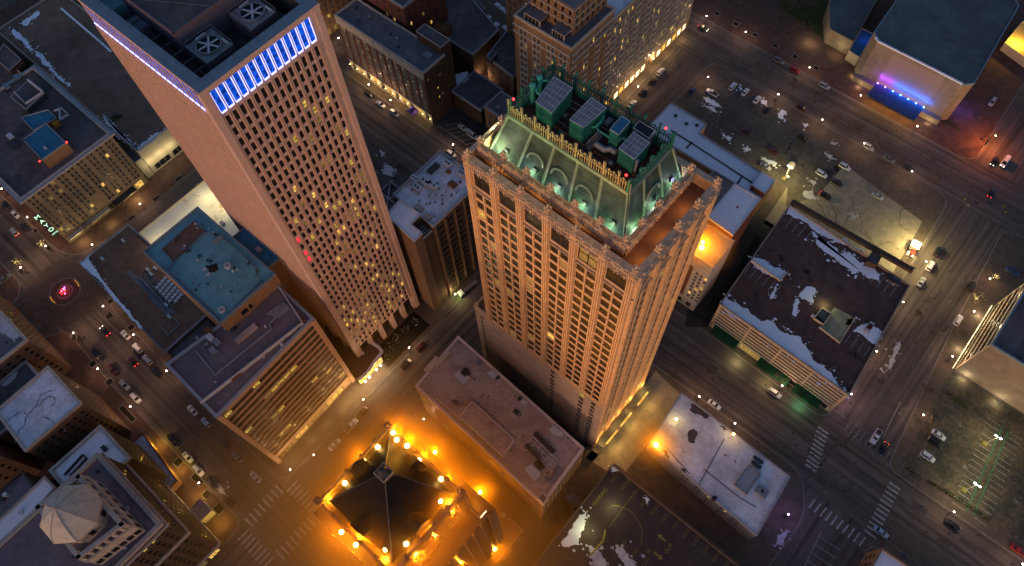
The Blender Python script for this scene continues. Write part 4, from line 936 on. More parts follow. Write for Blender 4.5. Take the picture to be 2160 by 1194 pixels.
B2_ = Bld('teal_annex', 'lower annex with a deep blue roof pressed against the pink tower', 'annex', rect(-163, -144, 30.4, 35.4), 0, 65.5, BRICKT, RBLUED, par=(.6, .4), parm=COPEB); B2_.finish(); unit(B2_, (-152, 33), 2.4, 1.8, 1.0, METAL)
# podium: brown terrace and white floodlit roof
PD = Bld('podium', 'low podium with a brown gravel roof and a sunken terrace beside the roundabout', 'podium building', [(-242.5, -12.8), (-180.8, -14.2), (-180.8, 12), (-242.5, 12.4)], 0, 15, BRICKT, RBROWN, par=(.5, .5), parm=COPING)
PD.grid(3, 8, 1, 1, 5, wf=.6, lit=.3); PD.finish()
flat(PD, [(297, 585), (310, 575), (385, 622), (357, 650)], 15, RDARK, 'sunken_terrace')
flat(PD, [(266, 574), (276, 570), (372, 660), (352, 668)], 15, RGREY, 'gravel_band')
for a in ([(339, 688), (355, 708), (380, 684), (363, 668)], [(296, 586), (356, 650)], [(170, 556), (352, 746)]): pxs(PD, a, .25, .5, COPING, 'roof_kerb')
PW = Bld('white_roofed_wing', 'low wing with a yellowed white roof lit by floodlights', 'building wing', rect(-233.8, -174, 12.6, 49.5), 0, 16.2, CREAM, RWHITE, par=(.7, .5), parm=CREAM)
PW.finish(); unit(PW, P2(470, 473, 16.2), 2, 1.6, 1.2, METAL)
for p in ((317, 468), (418, 391)): vent(PW, P2(*p, 16.2), .5, 1.4, RUST)
DK = Bld('terrace_lower_block', 'dark low block between the brown podium and the office block', 'building', rect(-180.4, -150, -13.5, 6), 0, 14, BRICKD, RDARK, par=(.5, .4)); DK.finish()
# snow along edges is added later
# hotel with the vertical sign
M_ = Bld('grand_hotel', 'tall tan brick hotel with paired windows, a deep cornice and a vertical name sign', 'hotel', rect(-329, -268.5, -10.2, 33.9), 0, 35.6, MAYOW, RDARK, par=(.6, .7), parm=STONE)
us = []; L = 44.1
for k in range(9): c = 2.9 + 4.8 * k; us += [(c - 1.6, c - .22), (c + .22, c + 1.6)]
M_.grid(1, 18, 10, 5.5, 34.2, us=us, vs=[(6.2 + 2.85 * k, 8.25 + 2.85 * k) for k in range(10)], depth=.25, kind='sash', frame=STONE, lit=.06, skip=lambda k, j: (k in (8, 9) and j < 3))
M_.grid(1, 8, 1, .3, 4.6, us=[(1 + 5.3 * k, 4.8 + 5.3 * k) for k in range(8)], vs=[(.6, 4.2)], depth=.5, kind='triple', lit=lambda k, j, r: L_WARM if k > 4 else (L_DIM if k == 2 else GLASS))
M_.grid(0, 16, 10, 5.5, 34.2, wf=.4, hf=.6, kind='sash', frame=STONE, lit=.05); M_.finish()
b = MB(); o = rect(-330.2, -267.0, -11.7, 35.4); i = rect(-328.3, -269.2, -9.5, 33.2)
for k in range(4):
    j = (k + 1) % 4; b.face([(*o[k], 35.9), (*o[j], 35.9), (*i[j], 35.9), (*i[k], 35.9)], COPING); b.face([(*o[k], 35.1), (*o[j], 35.1), (*o[j], 35.9), (*o[k], 35.9)], STONE); b.face([(*o[j], 35.1), (*o[k], 35.1), (*M_.poly[k], 34.4), (*M_.poly[j], 34.4)], STONE)
M_.part('cornice', b)
def pen(B, pts, z, zb, mw, mr, name='penthouse', kerb=COPING):
    q = [P2(*p, z) for p in pts]; n_ = len(q); A = sum(q[i][0] * q[(i + 1) % n_][1] - q[(i + 1) % n_][0] * q[i][1] for i in range(n_)); q = q if A > 0 else q[::-1]
    b = MB(); b.prism(q, zb, z, mw, mr)
    for k in range(n_):
        p, r_ = Vector((*q[k], z)), Vector((*q[(k + 1) % n_], z)); d = (r_ - p).normalized(); b.obb(p, r_ - p, Vector((-d.y, d.x, 0)) * .35, (0, 0, .35), kerb)
    return B.part(name, b)
pen(M_, [(48.6, 294.9), (97.2, 259.7), (140.8, 301.6), (88.8, 338.5)], 41.5, 35.6, BRICKT, RBLUED); pen(M_, [(43.6, 248), (102.2, 231.2), (120.6, 249.7), (70.4, 276.5)], 38.2, 35.6, BRICKD, RBLUED)
pen(M_, [(22, 205), (62, 168), (95, 196), (55, 232)], 38.5, 35.6, DMETAL, RDARK)
unit(M_, P2(120, 262, 36), 3.2, 2.8, 2.2, mat('orange_tarp', (.4, .2, .03), .8)); unit(M_, P2(95, 312, 42), 1.6, 1.0, .6, LMETAL, z=41.6); unit(M_, P2(24, 290, 36), 3.4, 2.2, 1.6, LMETAL); unit(M_, P2(30, 305, 36), 5, 2.6, 1.2, DMETAL)
for p in ((37, 163), (50, 198), (15, 183)): unit(M_, P2(*p, 36), 3, 2.2, 1.3, COPEB)
pxs(M_, [(62, 172), (92, 196)], .8, 1.6, LMETAL, 'ladder_frame', z=38.5); pxs(M_, [(31, 195), (56, 220), (92, 196)], .3, 1.0, LMETAL, 'ladder_frame', z=38.5)
pxs(M_, [(116, 236), (131, 230), (145, 243), (128, 254), (128, 232)], .35, 1.0, LMETAL, 'steel_frame', z=38)
for p in ((140.8, 300, 42.5), (83.5, 340, 41.5)): b = MB(); c = P(*p); b.ball(c, .35, E_RED); b.cyl((c.x, c.y), .1, c.z - 1, c.z, DMETAL, 6); M_.part('beacon', b)
b = MB(); b.obb((-268.3, -5.0 + 20, 4.4), (3.4, 0, 0), (0, 12, 0), (0, 0, .35), DMETAL); M_.part('awning', b)
b = MB(); b.obb((-268.3, -9.5, 4.2), (2.4, 0, 0), (0, 22, 0), (0, 0, .3), CREAM); M_.part('awning', b)
# blade sign
b = MB(); b.obb((-268.2, -12.2, 9.6), (.0, 2.2, 0), (.5, 0, 0), (0, 0, 16.2), DMETAL); sg = M_.part('hotel_sign', b)
def text(s, size, m_, loc, rot, parent=None, ext=.04):
    cu = bpy.data.curves.new('lettering', 'FONT'); cu.body = s; cu.size = size; cu.extrude = ext; cu.align_x = 'CENTER'; cu.align_y = 'CENTER'; cu.materials.append(m_)
    t = bpy.data.objects.new('lettering_curve', cu); me = bpy.data.meshes.new_from_object(t); bpy.data.objects.remove(t)
    o = bpy.data.objects.new('lettering', me); sc.collection.objects.link(o); o.location = loc; o.rotation_euler = rot
    if parent is not None: o.parent = parent
    return o
for ch, z in (('M', 24.2), ('A', 20.9), ('Y', 17.6), ('O', 14.3)): text(ch, 2.9, E_SIGN, (-267.62, -11.1, z), (math.pi / 2, 0, math.pi / 2), sg, .06)
text('HOTEL', 1.0, E_SIGN, (-267.62, -11.1, 11.5), (math.pi / 2, 0, math.pi / 2), sg, .05)
# parking ramp beyond the hotel
RP = Bld('parking_ramp', 'long parking ramp with a dark deck edged in snow behind the tan hotel', 'parking ramp', rect(-392, -270.5, 38.5, 76), 0, 16.5, CREAM, RAMPR, par=(.8, .4), parm=CONC)
RP.grid(1, 3, 1, .4, 5.2, us=[(2, 11), (12.5, 21.5), (23, 32)], vs=[(.8, 4.4)], depth=1.2, kind='triple', lit=0); RP.finish()
pxs(RP, [(129, 18), (213, 90), (235, 110)], 1.0, .4, SNOW, 'snow_ridge')
for z in (0,): pass
AN = Bld('ramp_stair_block', 'small flat block at the street corner of the parking ramp', 'annex', rect(-286, -270.2, 34.6, 38.2), 0, 12.5, CREAM, RGREY, par=(.4, .3)); AN.finish()
NW = Bld('corner_building', 'tan brick building with white framed windows at the top edge behind the pink tower', 'building', rect(-330, -270.6, 146.5, 200), 0, 40, BRICKT, RGREY)
NW.grid(1, 14, 9, 6, 38, wf=.5, hf=.6, kind='cross', frame=FRAMEL, lit=.05); NW.grid(0, 14, 9, 6, 38, wf=.5, hf=.6, kind='cross', frame=FRAMEL, lit=.05); NW.grid(1, 6, 1, .3, 5, wf=.8, hf=.8, kind='triple', lit=.8); NW.finish()
NX = Bld('flat_roofed_block', 'dark flat-roofed block on the left edge behind the tan hotel', 'building', rect(-420, -333, 4, 30), 0, 22, BRICKD, RDARK, parm=STONE); NX.finish()
pen(NX, [(-10, 125), (8, 92), (46, 126), (20, 150)], 25, 22, BRICKD, RDARK)
# hotel with a lit arcade
H_ = Bld('brick_hotel', 'dark brick hotel with a grey tar roof and a floodlit arcade along its foot', 'hotel', rect(-244.6, -186.8, 144.8, 159.2), 0, 34.8, BRICKD, RGREY, par=(.9, .5), parm=STONE)
us = []
for k in range(11): c = 3.2 + 5.14 * k; us += [(c - 1.5, c - .3), (c + .3, c + 1.5)]
H_.grid(0, 22, 8, 8.2, 30.5, us=us, vs=[(8.9 + 2.75 * k, 10.5 + 2.75 * k) for k in range(8)], depth=.25, kind='sash', frame=STONE, lit=lambda k, j, r: (L_DIM if r < .35 else GLASS) if j in (6, 7) else (L_DIM if r < .08 else GLASS), wallm=HOTW)
H_.grid(0, 11, 1, .3, 7.4, us=[(3.2 + 5.14 * k - 1.5, 3.2 + 5.14 * k + 1.5) for k in range(11)], vs=[(.6, 6.4)], depth=.7, kind='triple', lit=lambda k, j, r: L_DIM if k % 2 else GLASS, wallm=CREAM)
H_.grid(1, 5, 8, 6, 31, wf=.28, hf=.5, kind='cross', frame=FRAMED, lit=.16); H_.finish()
b = MB()
for k in range(12):
    x = -244.6 + .6 + 5.14 * k; b.obb((x - .55, 144.8, 7.6), (1.1, 0, 0), (0, -.3, 0), (0, 0, 23), BRICKR)
b.obb((-244.9, 144.8, 30.8), (58.3, 0, 0), (0, -.4, 0), (0, 0, 4.4), STONE); b.obb((-244.9, 144.8, 7.2), (58.3, 0, 0), (0, -.5, 0), (0, 0, .5), STONE); H_.part('facade_trim', b)
for k in range(12):
    b = MB(); x = -244.0 + 5.14 * k; c = Vector((x, 144.2, 4.2)); b.ball(c, .16, E_YEL, 6, 4); H_.part('wall_lamp', b)
pen(H_, [(877, 66.6), (896, 50.3), (950, 84.2), (930, 101.8)], 39.5, 10, BRICKD, RDARK, 'stair_tower', STONE)
unit(H_, (-192.5, 154), 4, 3, 1.2, METAL); vent(H_, (-205, 150)); clutter(H_, -242, -200, 147, 157, 12)
b = MB(); c = (-198.5, 141.6)
for i in range(6):
    t0, t1 = math.pi * i / 6, math.pi * (i + 1) / 6; b.face([(c[0] - 2.2 * math.cos(t0), 144.7, 3 + 1.6 * math.sin(t0)), (c[0] - 2.2 * math.cos(t1), 144.7, 3 + 1.6 * math.sin(t1)), (c[0] - 2.2 * math.cos(t1), 140.6, 3 + 1.6 * math.sin(t1)), (c[0] - 2.2 * math.cos(t0), 140.6, 3 + 1.6 * math.sin(t0))], AWNP)
b.obb((c[0] - 2.3, 144.6, 2.6), (0, -4, 0), (.12, 0, 0), (0, 0, .5), AWNP); b.obb((c[0] + 2.2, 144.6, 2.6), (0, -4, 0), (.12, 0, 0), (0, 0, .5), AWNP); H_.part('entrance_canopy', b)
# blocks behind the brick hotel
K1 = Bld('red_brick_tower', 'dark red brick block with white roof edging just behind the brick hotel', 'building', rect(-245, -213.5, 161.5, 188), 0, 45, BRICKR, RDARK, parm=COPING)
K1.grid(1, 6, 9, 8, 44, wf=.3, hf=.5, kind='cross', lit=.18); K1.grid(0, 6, 9, 8, 44, wf=.3, hf=.5, kind='cross', lit=.1); K1.finish()
K2 = Bld('broad_dark_roofed_block', 'wide low block with a black tar roof and one pale patch behind the brick hotel', 'building', [(-238, 189.5), (-203.2, 177.3), (-187.8, 177.2), (-188.6, 197.5), (-245, 215)], 0, 20, BRICKD, RDARK, par=(.7, .5), parm=COPING)
K2.finish(); pen(K2, [(912, 60), (925, 42), (952, 55), (940, 72)], 24, 20, BRICKR, RUST, 'lift_house', RUST); flat(K2, [(980, 108), (990, 114), (1030, 85), (1017, 78)], 20, RGREY, 'roof_patch')
K3 = Bld('snow_roofed_low_block', 'low dark building with snow lying on its roofs between the brick hotel and the alley', 'building', rect(-187, -168, 160, 176.5), 0, 10, BRICKD, RDARK, parm=COPING); K3.finish()
for pts in ([(955, 108), (968, 112), (1004, 134), (1000, 145), (960, 120)], [(960, 160), (985, 150), (990, 165), (962, 188)]): flat(K3, pts, 10.05, SNOW, 'snow_cover')
K4 = Bld('rear_service_block', 'low flat block with small air handlers behind the broad dark roof', 'building', rect(-187.5, -161, 200, 250), 0, 16, BRICKR, RDARK, parm=STONE); K4.finish()
for p in ((1031, 40), (1050, 14), (1060, 22), (1068, 28), (1048, 55), (1066, 62)): unit(K4, P2(*p, 16), 3, 2.2, 1.4, LMETAL)
pen(K4, [(985, 18), (1008, 2), (1023, 18), (1003, 40)], 19.5, 16, BRICKR, RDARK)
K5 = Bld('dark_brick_house_block', 'small dark brick building with white roof edging behind the left corner of the copper roof', 'building', [P2(1026.6, 120.6, 18), P2(1083.2, 164.6, 18), P2(1150, 105, 18), P2(1078, 56, 18)], 0, 18, BRICKB, RDARK, parm=COPING)
K5.grid(K5.side(0, -1), 3, 3, 4, 17, wf=.25, hf=.4, kind='cross', lit=.12); K5.finish(); pen(K5, [(1026, 120), (1036, 128), (1049, 113), (1040, 107)], 20.5, 18, BRICKD, RDARK, 'stair_head')
K6 = Bld('grey_roofed_wing', 'grey flat-roofed wing behind the left corner of the copper roof', 'building wing', rect(-165.5, -124, 160.2, 172.5), 0, 14.5, BRICKT, RGREY, par=(.8, .6), parm=COPING)
K6.grid(0, 10, 2, 3, 13, wf=.5, hf=.6, kind='cross', frame=FRAMEL, lit=.1); K6.finish(); unit(K6, (-160, 164), 2, 1.6, 1, METAL)
# ornate tan and white tower at the top
N_ = Bld('ornate_brick_tower', 'tall tan brick tower with white window bays and terraces at the top of the photo', 'apartment tower', rect(-156.3, -126.3, 173.3, 202), 0, 65, BRICKT, RGREY, par=(1.0, .6), parm=STONE)
us = []
for c in (4.8, 12, 19.5, 26): us += [(c - 1.7, c - .4), (c + .4, c + 1.7)]
N_.grid(0, 8, 15, 5, 61, us=us, vs=[(6.2 + 3.7 * k, 8.4 + 3.7 * k) for k in range(15)], depth=.2, kind='sash', frame=FRAMEL, lit=.06)
us = []
for k in range(7): c = 2.2 + 4.05 * k; us += [(c - 1.2, c - .25), (c + .25, c + 1.2)]
N_.grid(1, 14, 15, 5, 61, us=us, vs=[(6.2 + 3.7 * k, 8.4 + 3.7 * k) for k in range(15)], depth=.2, kind='sash', frame=FRAMEL, lit=.07); N_.finish()
b = MB()
for c in (4.8, 12, 19.5, 26):
    for z in range(15): b.obb((-156.3 + c - 2.3, 173.3, 8.7 + 3.7 * z), (4.6, 0, 0), (0, -.16, 0), (0, 0, 1.1), STONE)
    for dx in (-2.3, -.2, 1.9): b.obb((-156.3 + c + dx, 173.14, 6), (.4, 0, 0), (0, -.1, 0), (0, 0, 55), STONE)
for k in range(7):
    c = 173.3 + 2.2 + 4.05 * k
    if k % 2 == 0:
        for z in range(15): b.obb((-126.3, c - 1.7, 8.7 + 3.7 * z), (.16, 0, 0), (0, 3.4, 0), (0, 0, 1.1), STONE)
for z in (61.2, 57.3): b.obb((-156.8, 173.3, z), (31, 0, 0), (0, -.5, 0), (0, 0, .8), STONE); b.obb((-126.3, 172.8, z), (.5, 0, 0), (0, 29, 0), (0, 0, .8), STONE)
N_.part('stone_trim', b)
b = MB(); b.prism(rect(-152.5, -130.5, 179.5, 202), 65, 79, BRICKT, RGREY)
for k in range(6):
    for z in range(3): b.obb((-151 + k * 3.6, 179.5, 67 + z * 3.9), (1.1, 0, 0), (0, -.12, 0), (0, 0, 2.2), GLASS); b.obb((-130.5, 181 + k * 3.5, 67 + z * 3.9), (.12, 0, 0), (0, 1.1, 0), (0, 0, 2.2), GLASS)
for z in (69.8, 73.7, 77.8): b.obb((-152.8, 179.4, z), (22.6, 0, 0), (0, -.3, 0), (0, 0, .5), STONE); b.obb((-130.4, 179.1, z), (.3, 0, 0), (0, 23, 0), (0, 0, .5), STONE)
N_.part('upper_storeys', b)
for x0, x1 in ((-152, -143.5), (-137.5, -131)):
    b = MB(); b.prism(rect(x0, x1, 174.6, 179.4), 65, 68.6, STONE, RGREY)
    for k in range(4): b.obb((x0 + .5 + k * (x1 - x0 - 1) / 4, 174.6, 65.4), ((x1 - x0 - 1) / 4 - .3, 0, 0), (0, -.06, 0), (0, 0, 2.7), GLASS)
    for k in range(3): b.obb((x1, 175 + k * 1.4, 65.4), (.06, 0, 0), (0, 1.1, 0), (0, 0, 2.7), GLASS)
    N_.part('terrace_bay', b)
N2 = Bld('ornate_side_wing', 'long wing of brick and white bays with lit shopfronts at the top', 'apartment building', rect(-150, -127.3, 202.3, 276), 0, 58, BRICKT, RSNOW, par=(1.0, .5), parm=STONE)
us = []
for k in range(16): c = 2.6 + 4.5 * k; us += [(c - 1.3, c - .25), (c + .25, c + 1.3)]
N2.grid(1, 32, 13, 6.5, 56.5, us=us, vs=[(7.6 + 3.8 * k, 9.9 + 3.8 * k) for k in range(13)], depth=.2, kind='sash', frame=FRAMEL, lit=.13, lits=[L_WARM, L_YEL, L_DIM], wallm=HOTW)
N2.grid(1, 16, 1, .3, 5.6, us=[(2.6 + 4.5 * k - 1.7, 2.6 + 4.5 * k + 1.7) for k in range(16)], vs=[(.7, 5)], depth=.4, kind='triple', lit=.85, lits=[L_WARM, L_BRT], name='shopfront'); N2.finish()
b = MB()
for k in range(16):
    c = 202.3 + 2.6 + 4.5 * k
    if k % 2 == 0:
        for z in range(13): b.obb((-127.3, c - 1.7, 10.1 + 3.8 * z), (.16, 0, 0), (0, 3.4, 0), (0, 0, 1.2), STONE)
N2.part('stone_trim', b)
N3 = Bld('tan_block_behind_tower', 'plain tan block with a few lit windows behind the ornate brick tower', 'building', rect(-186, -157, 200.5, 230), 0, 62, BRICKT, RGREY); N3.grid(0, 8, 14, 5, 60, wf=.35, hf=.45, kind='sash', frame=FRAMEL, lit=.14); N3.finish()
# white roofed mid block
W_ = Bld('snow_roofed_bank', 'dark brick block with a snow covered roof of fans between the two tall towers', 'building', [(-137.3, 81.7), (-116.2, 81.2), (-116.2, 107.5), (-137.5, 107.5)], 0, 57.2, BRICKD, RSNOW, par=(.9, .5), parm=COPING)
W_.grid(1, 5, 13, 4, 55, wf=.62, hf=.55, depth=.3, kind='triple', frame=FRAMED, lit=.01); W_.finish()
b = MB()
for k in range(6): b.obb((-116.2, 81.4 + k * 5.1, 3), (.5, 0, 0), (0, .7, 0), (0, 0, 53.5), BRICKB)
W_.part('pilaster', b)
W2 = Bld('white_roofed_wing', 'plain tan wing with a clean white L shaped roof beside the snow roofed bank', 'building wing', [(-131.8, 73.3), (-116.4, 71.9), (-116.6, 76.2), (-122.3, 76.2), (-122.5, 81.5), (-132.9, 81.5)], 0, 59, BRICKB, RSNOWP, par=(.4, .35), parm=LMETAL); W2.finish()
b = MB(); b.prism(rect(-122.2, -117, 76.4, 81), 0, 54, BRICKD, RSNOW)
for k in range(4): b.obb((-121.5 + k * 1.2, 76.5, 54), (.15, 0, 0), (0, 4.4, 0), (0, 0, .9), DMETAL)
W2.part('stair_well', b)
for p, sx, sy, fn in (((876, 380), 3.6, 2.2, 2), ((897, 385), 4.2, 2.6, 2), ((880, 398), 3.4, 2.4, 2), ((913, 393), 4.2, 2.2, 2), ((945, 348), 3.4, 2.4, 2), ((974, 368), 3.2, 2.4, 2)): unit(W_, P2(*p, 57.2), sx, sy, 1.4, LMETAL, fans=fn)
for p, sx, sy, m_ in (((915, 357), 2.4, 5, DMETAL), ((955, 391), 3.2, 2.4, RUST), ((885, 441), 3.4, 2.2, RTAN), ((903, 459), 3, 2, RTAN), ((947, 364), 1.6, 1.4, RUST), ((982, 372), 1.8, 2.6, RTAN)): unit(W_, P2(*p, 57.2), sx, sy, 1.1, m_)
clutter(W_, -136, -118, 84, 105, 26, ms=[DMETAL, DMETAL, RUST], smax=.7)
W3 = Bld('low_skylit_wing', 'low wing with crossed white roof struts in front of the pink tower', 'building wing', rect(-146.5, -137.6, 76, 88), 0, 50, BRICKD, RDARK, parm=METAL); W3.finish()
b = MB()
for p, q in (((-146, 77), (-138, 87)), ((-146, 87), (-138, 77)), ((-146, 82), (-138, 82))): b.tube([(*p, 50.6), (*q, 50.6)], .18, .18, LMETAL, 5)
W3.part('roof_strut', b)
# bottom centre block
C_ = Bld('tan_roofed_block', 'mid-rise block with a tan gravel roof and round tanks beside the orange lit tower', 'building', [P2(876.8, 815.6, 30), P2(1144.8, 1065.3, 30), P2(1232, 946.3, 30), P2(966.6, 710.1, 30)], 0, 30, BRICKT, RTAN, par=(.8, .8), parm=RIM)
s0 = C_.side(0, -1); s1 = C_.side(1, 0)
C_.grid(s0, 14, 8, 2, 29, wf=.86, hf=.5, kind='triple', frame=FRAMED, lit=.10, lits=[L_YEL, L_DIM, L_DIM]); C_.grid(s1, 9, 8, 2, 29, wf=.6, hf=.7, kind='sash', frame=FRAMED, lit=.03); C_.finish()
b = MB()
pen(C_, [(969.5, 880), (1059.5, 964), (1086.7, 928), (995.8, 845)], 33, 30, CREAM, RTAN, 'lift_house', RIM)
pen(C_, [(1132.5, 1050), (1147, 1064), (1156.5, 1050), (1143.5, 1037)], 33.5, 30, CREAM, RDARK, 'chimney', RIM)
pen(C_, [(955, 787), (975, 810), (1002, 790), (980, 766)], 32, 30, METAL, RTAN, 'air_handler', METAL) if 0 else None
q = [(956, 790), (975, 812), (992, 797), (972, 778)]; pen(C_, q, 31.8, 30, LMETAL, LMETAL, 'chiller', LMETAL)
for x, y in ((976, 786), (981, 790), (985, 783), (988, 789), (981, 780)): b = MB(); c = P2(x, y, 31.8); b.cyl(c, .75, 31.8, 32.2, DMETAL, 12, Mtop=GLASS); C_.part('fan_cowl', b)
q = [(1106, 990), (1128, 1013), (1142, 1000), (1120, 978)]; pen(C_, q, 32, 30, LMETAL, LMETAL, 'chiller', LMETAL)
for k in range(6): b = MB(); c = P2(1131 + (k % 2) * 6 - (k // 2) * 0 + (k // 2) * 4, 977 + (k // 2) * 5 - (k % 2) * 3, 32); b.cyl(c, .75, 32, 32.4, DMETAL, 12, Mtop=GLASS); C_.part('fan_cowl', b)
for a, c, n_ in (((1131, 920), (1165, 954), 6), ((1113, 945), (1135, 966), 4)):
    for k in range(n_):
        b = MB(); p = V2(P2(*a, 30)).lerp(V2(P2(*c, 30)), k / (n_ - 1)); b.cyl(p, 1.1, 30, 32.0, LMETAL, 14, Mtop=DMETAL); C_.part('round_tank', b)
b = MB()
for k in range(7): b.tube([Vector((*P2(1124 + k * 9, 922 + k * 8.5, 31), 31.5)), Vector((*P2(1108 + k * 9, 944 + k * 8.5, 31), 31.5))], .14, .14, LMETAL, 4)
for k in range(4): b.tube([Vector((*P2(1124 - k * 5, 922 + k * 7, 31), 31.5)), Vector((*P2(1178 - k * 5, 973 + k * 7, 31), 31.5))], .14, .14, LMETAL, 4)
C_.part('steel_frame', b)
b = MB(); b.tube([P(1148, 1010, 31), P(1160, 1014, 31), P(1168, 1008, 31), P(1182, 985, 31)], .8, .8, RGREY, 6); C_.part('duct', b)
for p, s_ in (((1011, 764), 1.6), ((1010, 770), .8), ((1040, 792), 3.0), ((1049, 797), 1.4), ((1098, 843), 1.8), ((1105, 850), 2.2), ((1089, 870), 2.0), ((1095, 875), 1.5), ((1170, 910), 3.2), ((1180, 916), 2.4), ((962, 850), 1.6), ((956, 847), .9), ((974, 851), 1.6), ((1062, 1000), .9), ((1000, 800), 1.1), ((895, 806), .7), ((967, 721), .6)):
    unit(C_, P2(*p, 30), s_, s_ * .8, .5 + s_ * .3, RB.choice([METAL, LMETAL, DMETAL]))
clutter(C_, -86, -32, 40, 60, 30, smax=.7)
b = MB()
for p in ((960, 716), (925, 760), (890, 800)): pass
pxs(C_, [(893, 803), (905, 815)], .3, .4, CREAM, 'roof_kerb'); pxs(C_, [(925, 757), (900, 785)], 2.4, 1.3, CREAM, 'roof_screen'); pxs(C_, [(948, 745), (922, 775)], 1.2, 1.6, CREAM, 'roof_screen')
pxs(C_, [(922, 842), (955, 872), (1130, 1040)], .35, .5, CREAM, 'roof_kerb')
# snow roofed L shaped building behind the copper roof
WL = Bld('long_snow_roofed_block', 'long low building with a snow roof and dark seam behind the copper roof', 'building', [(-99, 196), (-45, 196), (-45, 196), (-38.7, 196), (-38.7, 208.6), (-78.6, 209.9), (-79.2, 216.2), (-99, 216.6)][:2] + [(-38.7, 196), (-38.7, 208.6), (-78.6, 209.9), (-79.2, 216.2), (-99, 216.6)], 0, 15.5, BRICKT, RSNOWP, par=(.5, .5), parm=RTAN); WL.finish()
pxs(WL, [(1415, 275), (1460, 303), (1587, 386)], .9, .12, RDARK, 'roof_seam'); pxs(WL, [(1460, 300), (1448, 313)], .9, .12, RDARK, 'roof_seam'); pxs(WL, [(1564, 374), (1555, 388)], .9, .12, RDARK, 'roof_seam')
for p in ((1425, 245), (1448, 262), (1470, 265)): unit(WL, P2(*p, 15.5), 1.6, 1.2, .6, DMETAL)
pen(WL, [(1607, 361), (1636, 381), (1614, 409), (1585, 391)], 19, 15.5, BRICKR, RSNOWP, 'stair_head', LMETAL)
WM = Bld('ribbed_tan_roof_block', 'low block with a ribbed tan roof behind the right side of the terracotta tower', 'building', rect(-62, -45.6, 160, 195.5), 0, 17, BRICKR, mat('ribbed_tan_roof', (.22, .165, .14), .9, var=.15, rows=(0, 1.2, .7)), par=(.5, .4), parm=RTAN); WM.finish()
WH = Bld('upper_white_roof_block', 'tall brick block with a plain white roof next to the orange floodlit roof', 'building', [(-46, 157.2), (-34, 156.4), (-34.8, 177), (-46.3, 176.7)], 0, 42, BRICKR, RSNOWP, par=(.4, .4), parm=LMETAL)
WH.grid(1, 6, 9, 6, 40, wf=.2, hf=.8, kind='plain', lit=.02); WH.finish(); vent(WH, (-39.5, 168), .5, .7, RUST)
GL = Bld('floodlit_roof_block', 'brick and stone block whose flat roof glows orange under two floodlights', 'building', rect(-47.6, -32.6, 141.8, 156.8), 0, 38.6, STONE, RTAN, par=(.5, .5), parm=RTAN)
GL.grid(0, 6, 8, 8, 30, us=[(2.2 + k * 2.0 + (1.6 if k > 2 else 0), 3.5 + k * 2.0 + (1.6 if k > 2 else 0)) for k in range(6)], vs=[(8.5 + 2.7 * k, 10.4 + 2.7 * k) for k in range(8)], depth=.25, kind='sash', frame=FRAMEL, lit=.10)
GL.grid(0, 3, 1, .4, 5.5, wf=.5, hf=.7, kind='triple', lit=.0); GL.finish()
b = MB(); b.obb((-40.8, 141.8, 7.5), (1.5, 0, 0), (0, -.15, 0), (0, 0, 24), BRICKR); GL.part('brick_strip', b)
# parking garage with a snowy top deck
GARW = mat('garage_concrete', (.26, .215, .17), .88, var=.1)
GA = Bld('parking_garage', 'parking garage with blue snow on its dark top deck and striped concrete walls', 'parking garage', [P2(1517.7, 642.9, 20.5), P2(1789.9, 835.5, 20.5), P2(1917.6, 603.1, 20.5), P2(1664.2, 433.5, 20.5)], 0, 20.5, GARW, DECKP, par=(.9, .35), parm=GARW)
s0 = GA.side(0, -1); Lg = GA.length(s0)
bays = [(.8 + (Lg - 1.6) / 4 * k + .35, .8 + (Lg - 1.6) / 4 * (k + 1) - .35) for k in range(4)]
GA.grid(s0, 4, 6, 5.4, 20.2, us=bays, vs=[(5.9 + 2.42 * k, 7.05 + 2.42 * k) for k in range(6)], depth=1.6, kind='plain', glass=DMETAL, lit=0, name='deck_opening')
GA.grid(s0, 4, 1, .1, 4.8, us=bays, vs=[(.2, 4.2)], depth=3.0, kind='triple', frame=CREAM, lit=lambda k, j, r: L_DIM if k in (1,) else GLASS, name='shopfront'); GA.finish()
a0 = V2(GA.poly[s0]); a1 = V2(GA.poly[(s0 + 1) % 4]); d = (a1 - a0).normalized(); nn = Vector((d.y, -d.x))
for u0, u1 in ((2.5, 14), (24, 38), (40.5, 52)):
    b = MB(); p = a0 + d * u0; v = d * (u1 - u0); w0 = nn * .05; w1 = nn * 3.4
    for k in range(2): pass
    b.face([(*(p + w0), 5.0), (*(p + w1), 3.4), (*(p + v + w1), 3.4), (*(p + v + w0), 5.0)], AWNG); b.face([(*(p + w1), 3.4), (*(p + w1), 2.9), (*(p + v + w1), 2.9), (*(p + v + w1), 3.4)], AWNG)
    b.face([(*(p + w0), 5.0), (*(p + w0), 2.9), (*(p + w1), 2.9), (*(p + w1), 3.4)], AWNG); b.face([(*(p + v + w0), 5.0), (*(p + v + w1), 3.4), (*(p + v + w1), 2.9), (*(p + v + w0), 2.9)], AWNG)
    GA.part('awning', b)
b = MB(); zg = 20.53
for k in range(17):
    p = V2(P2(1672 + k * 13.8, 460 + k * 8.9, 20.5)); bar(b, p, p + Vector((0, -6.0)), .16, PAINT, zg)
for k in range(6): p = V2(P2(1583 + k * 13, 560 + k * 8.3, 20.5)); bar(b, p, p + Vector((0, -5.2)), .15, PAINT, zg)
for k in range(5): p = V2(P2(1795 + k * 14, 705 + k * 8.5, 20.5)); bar(b, p, p + Vector((0, -5.2)), .15, PAINT, zg)
for k in range(9): p = V2(P2(1560 + k * 24, 655 + k * 16.5, 20.5)); bar(b, p, p + Vector((0, 4.6)), .14, PAINTF, zg)
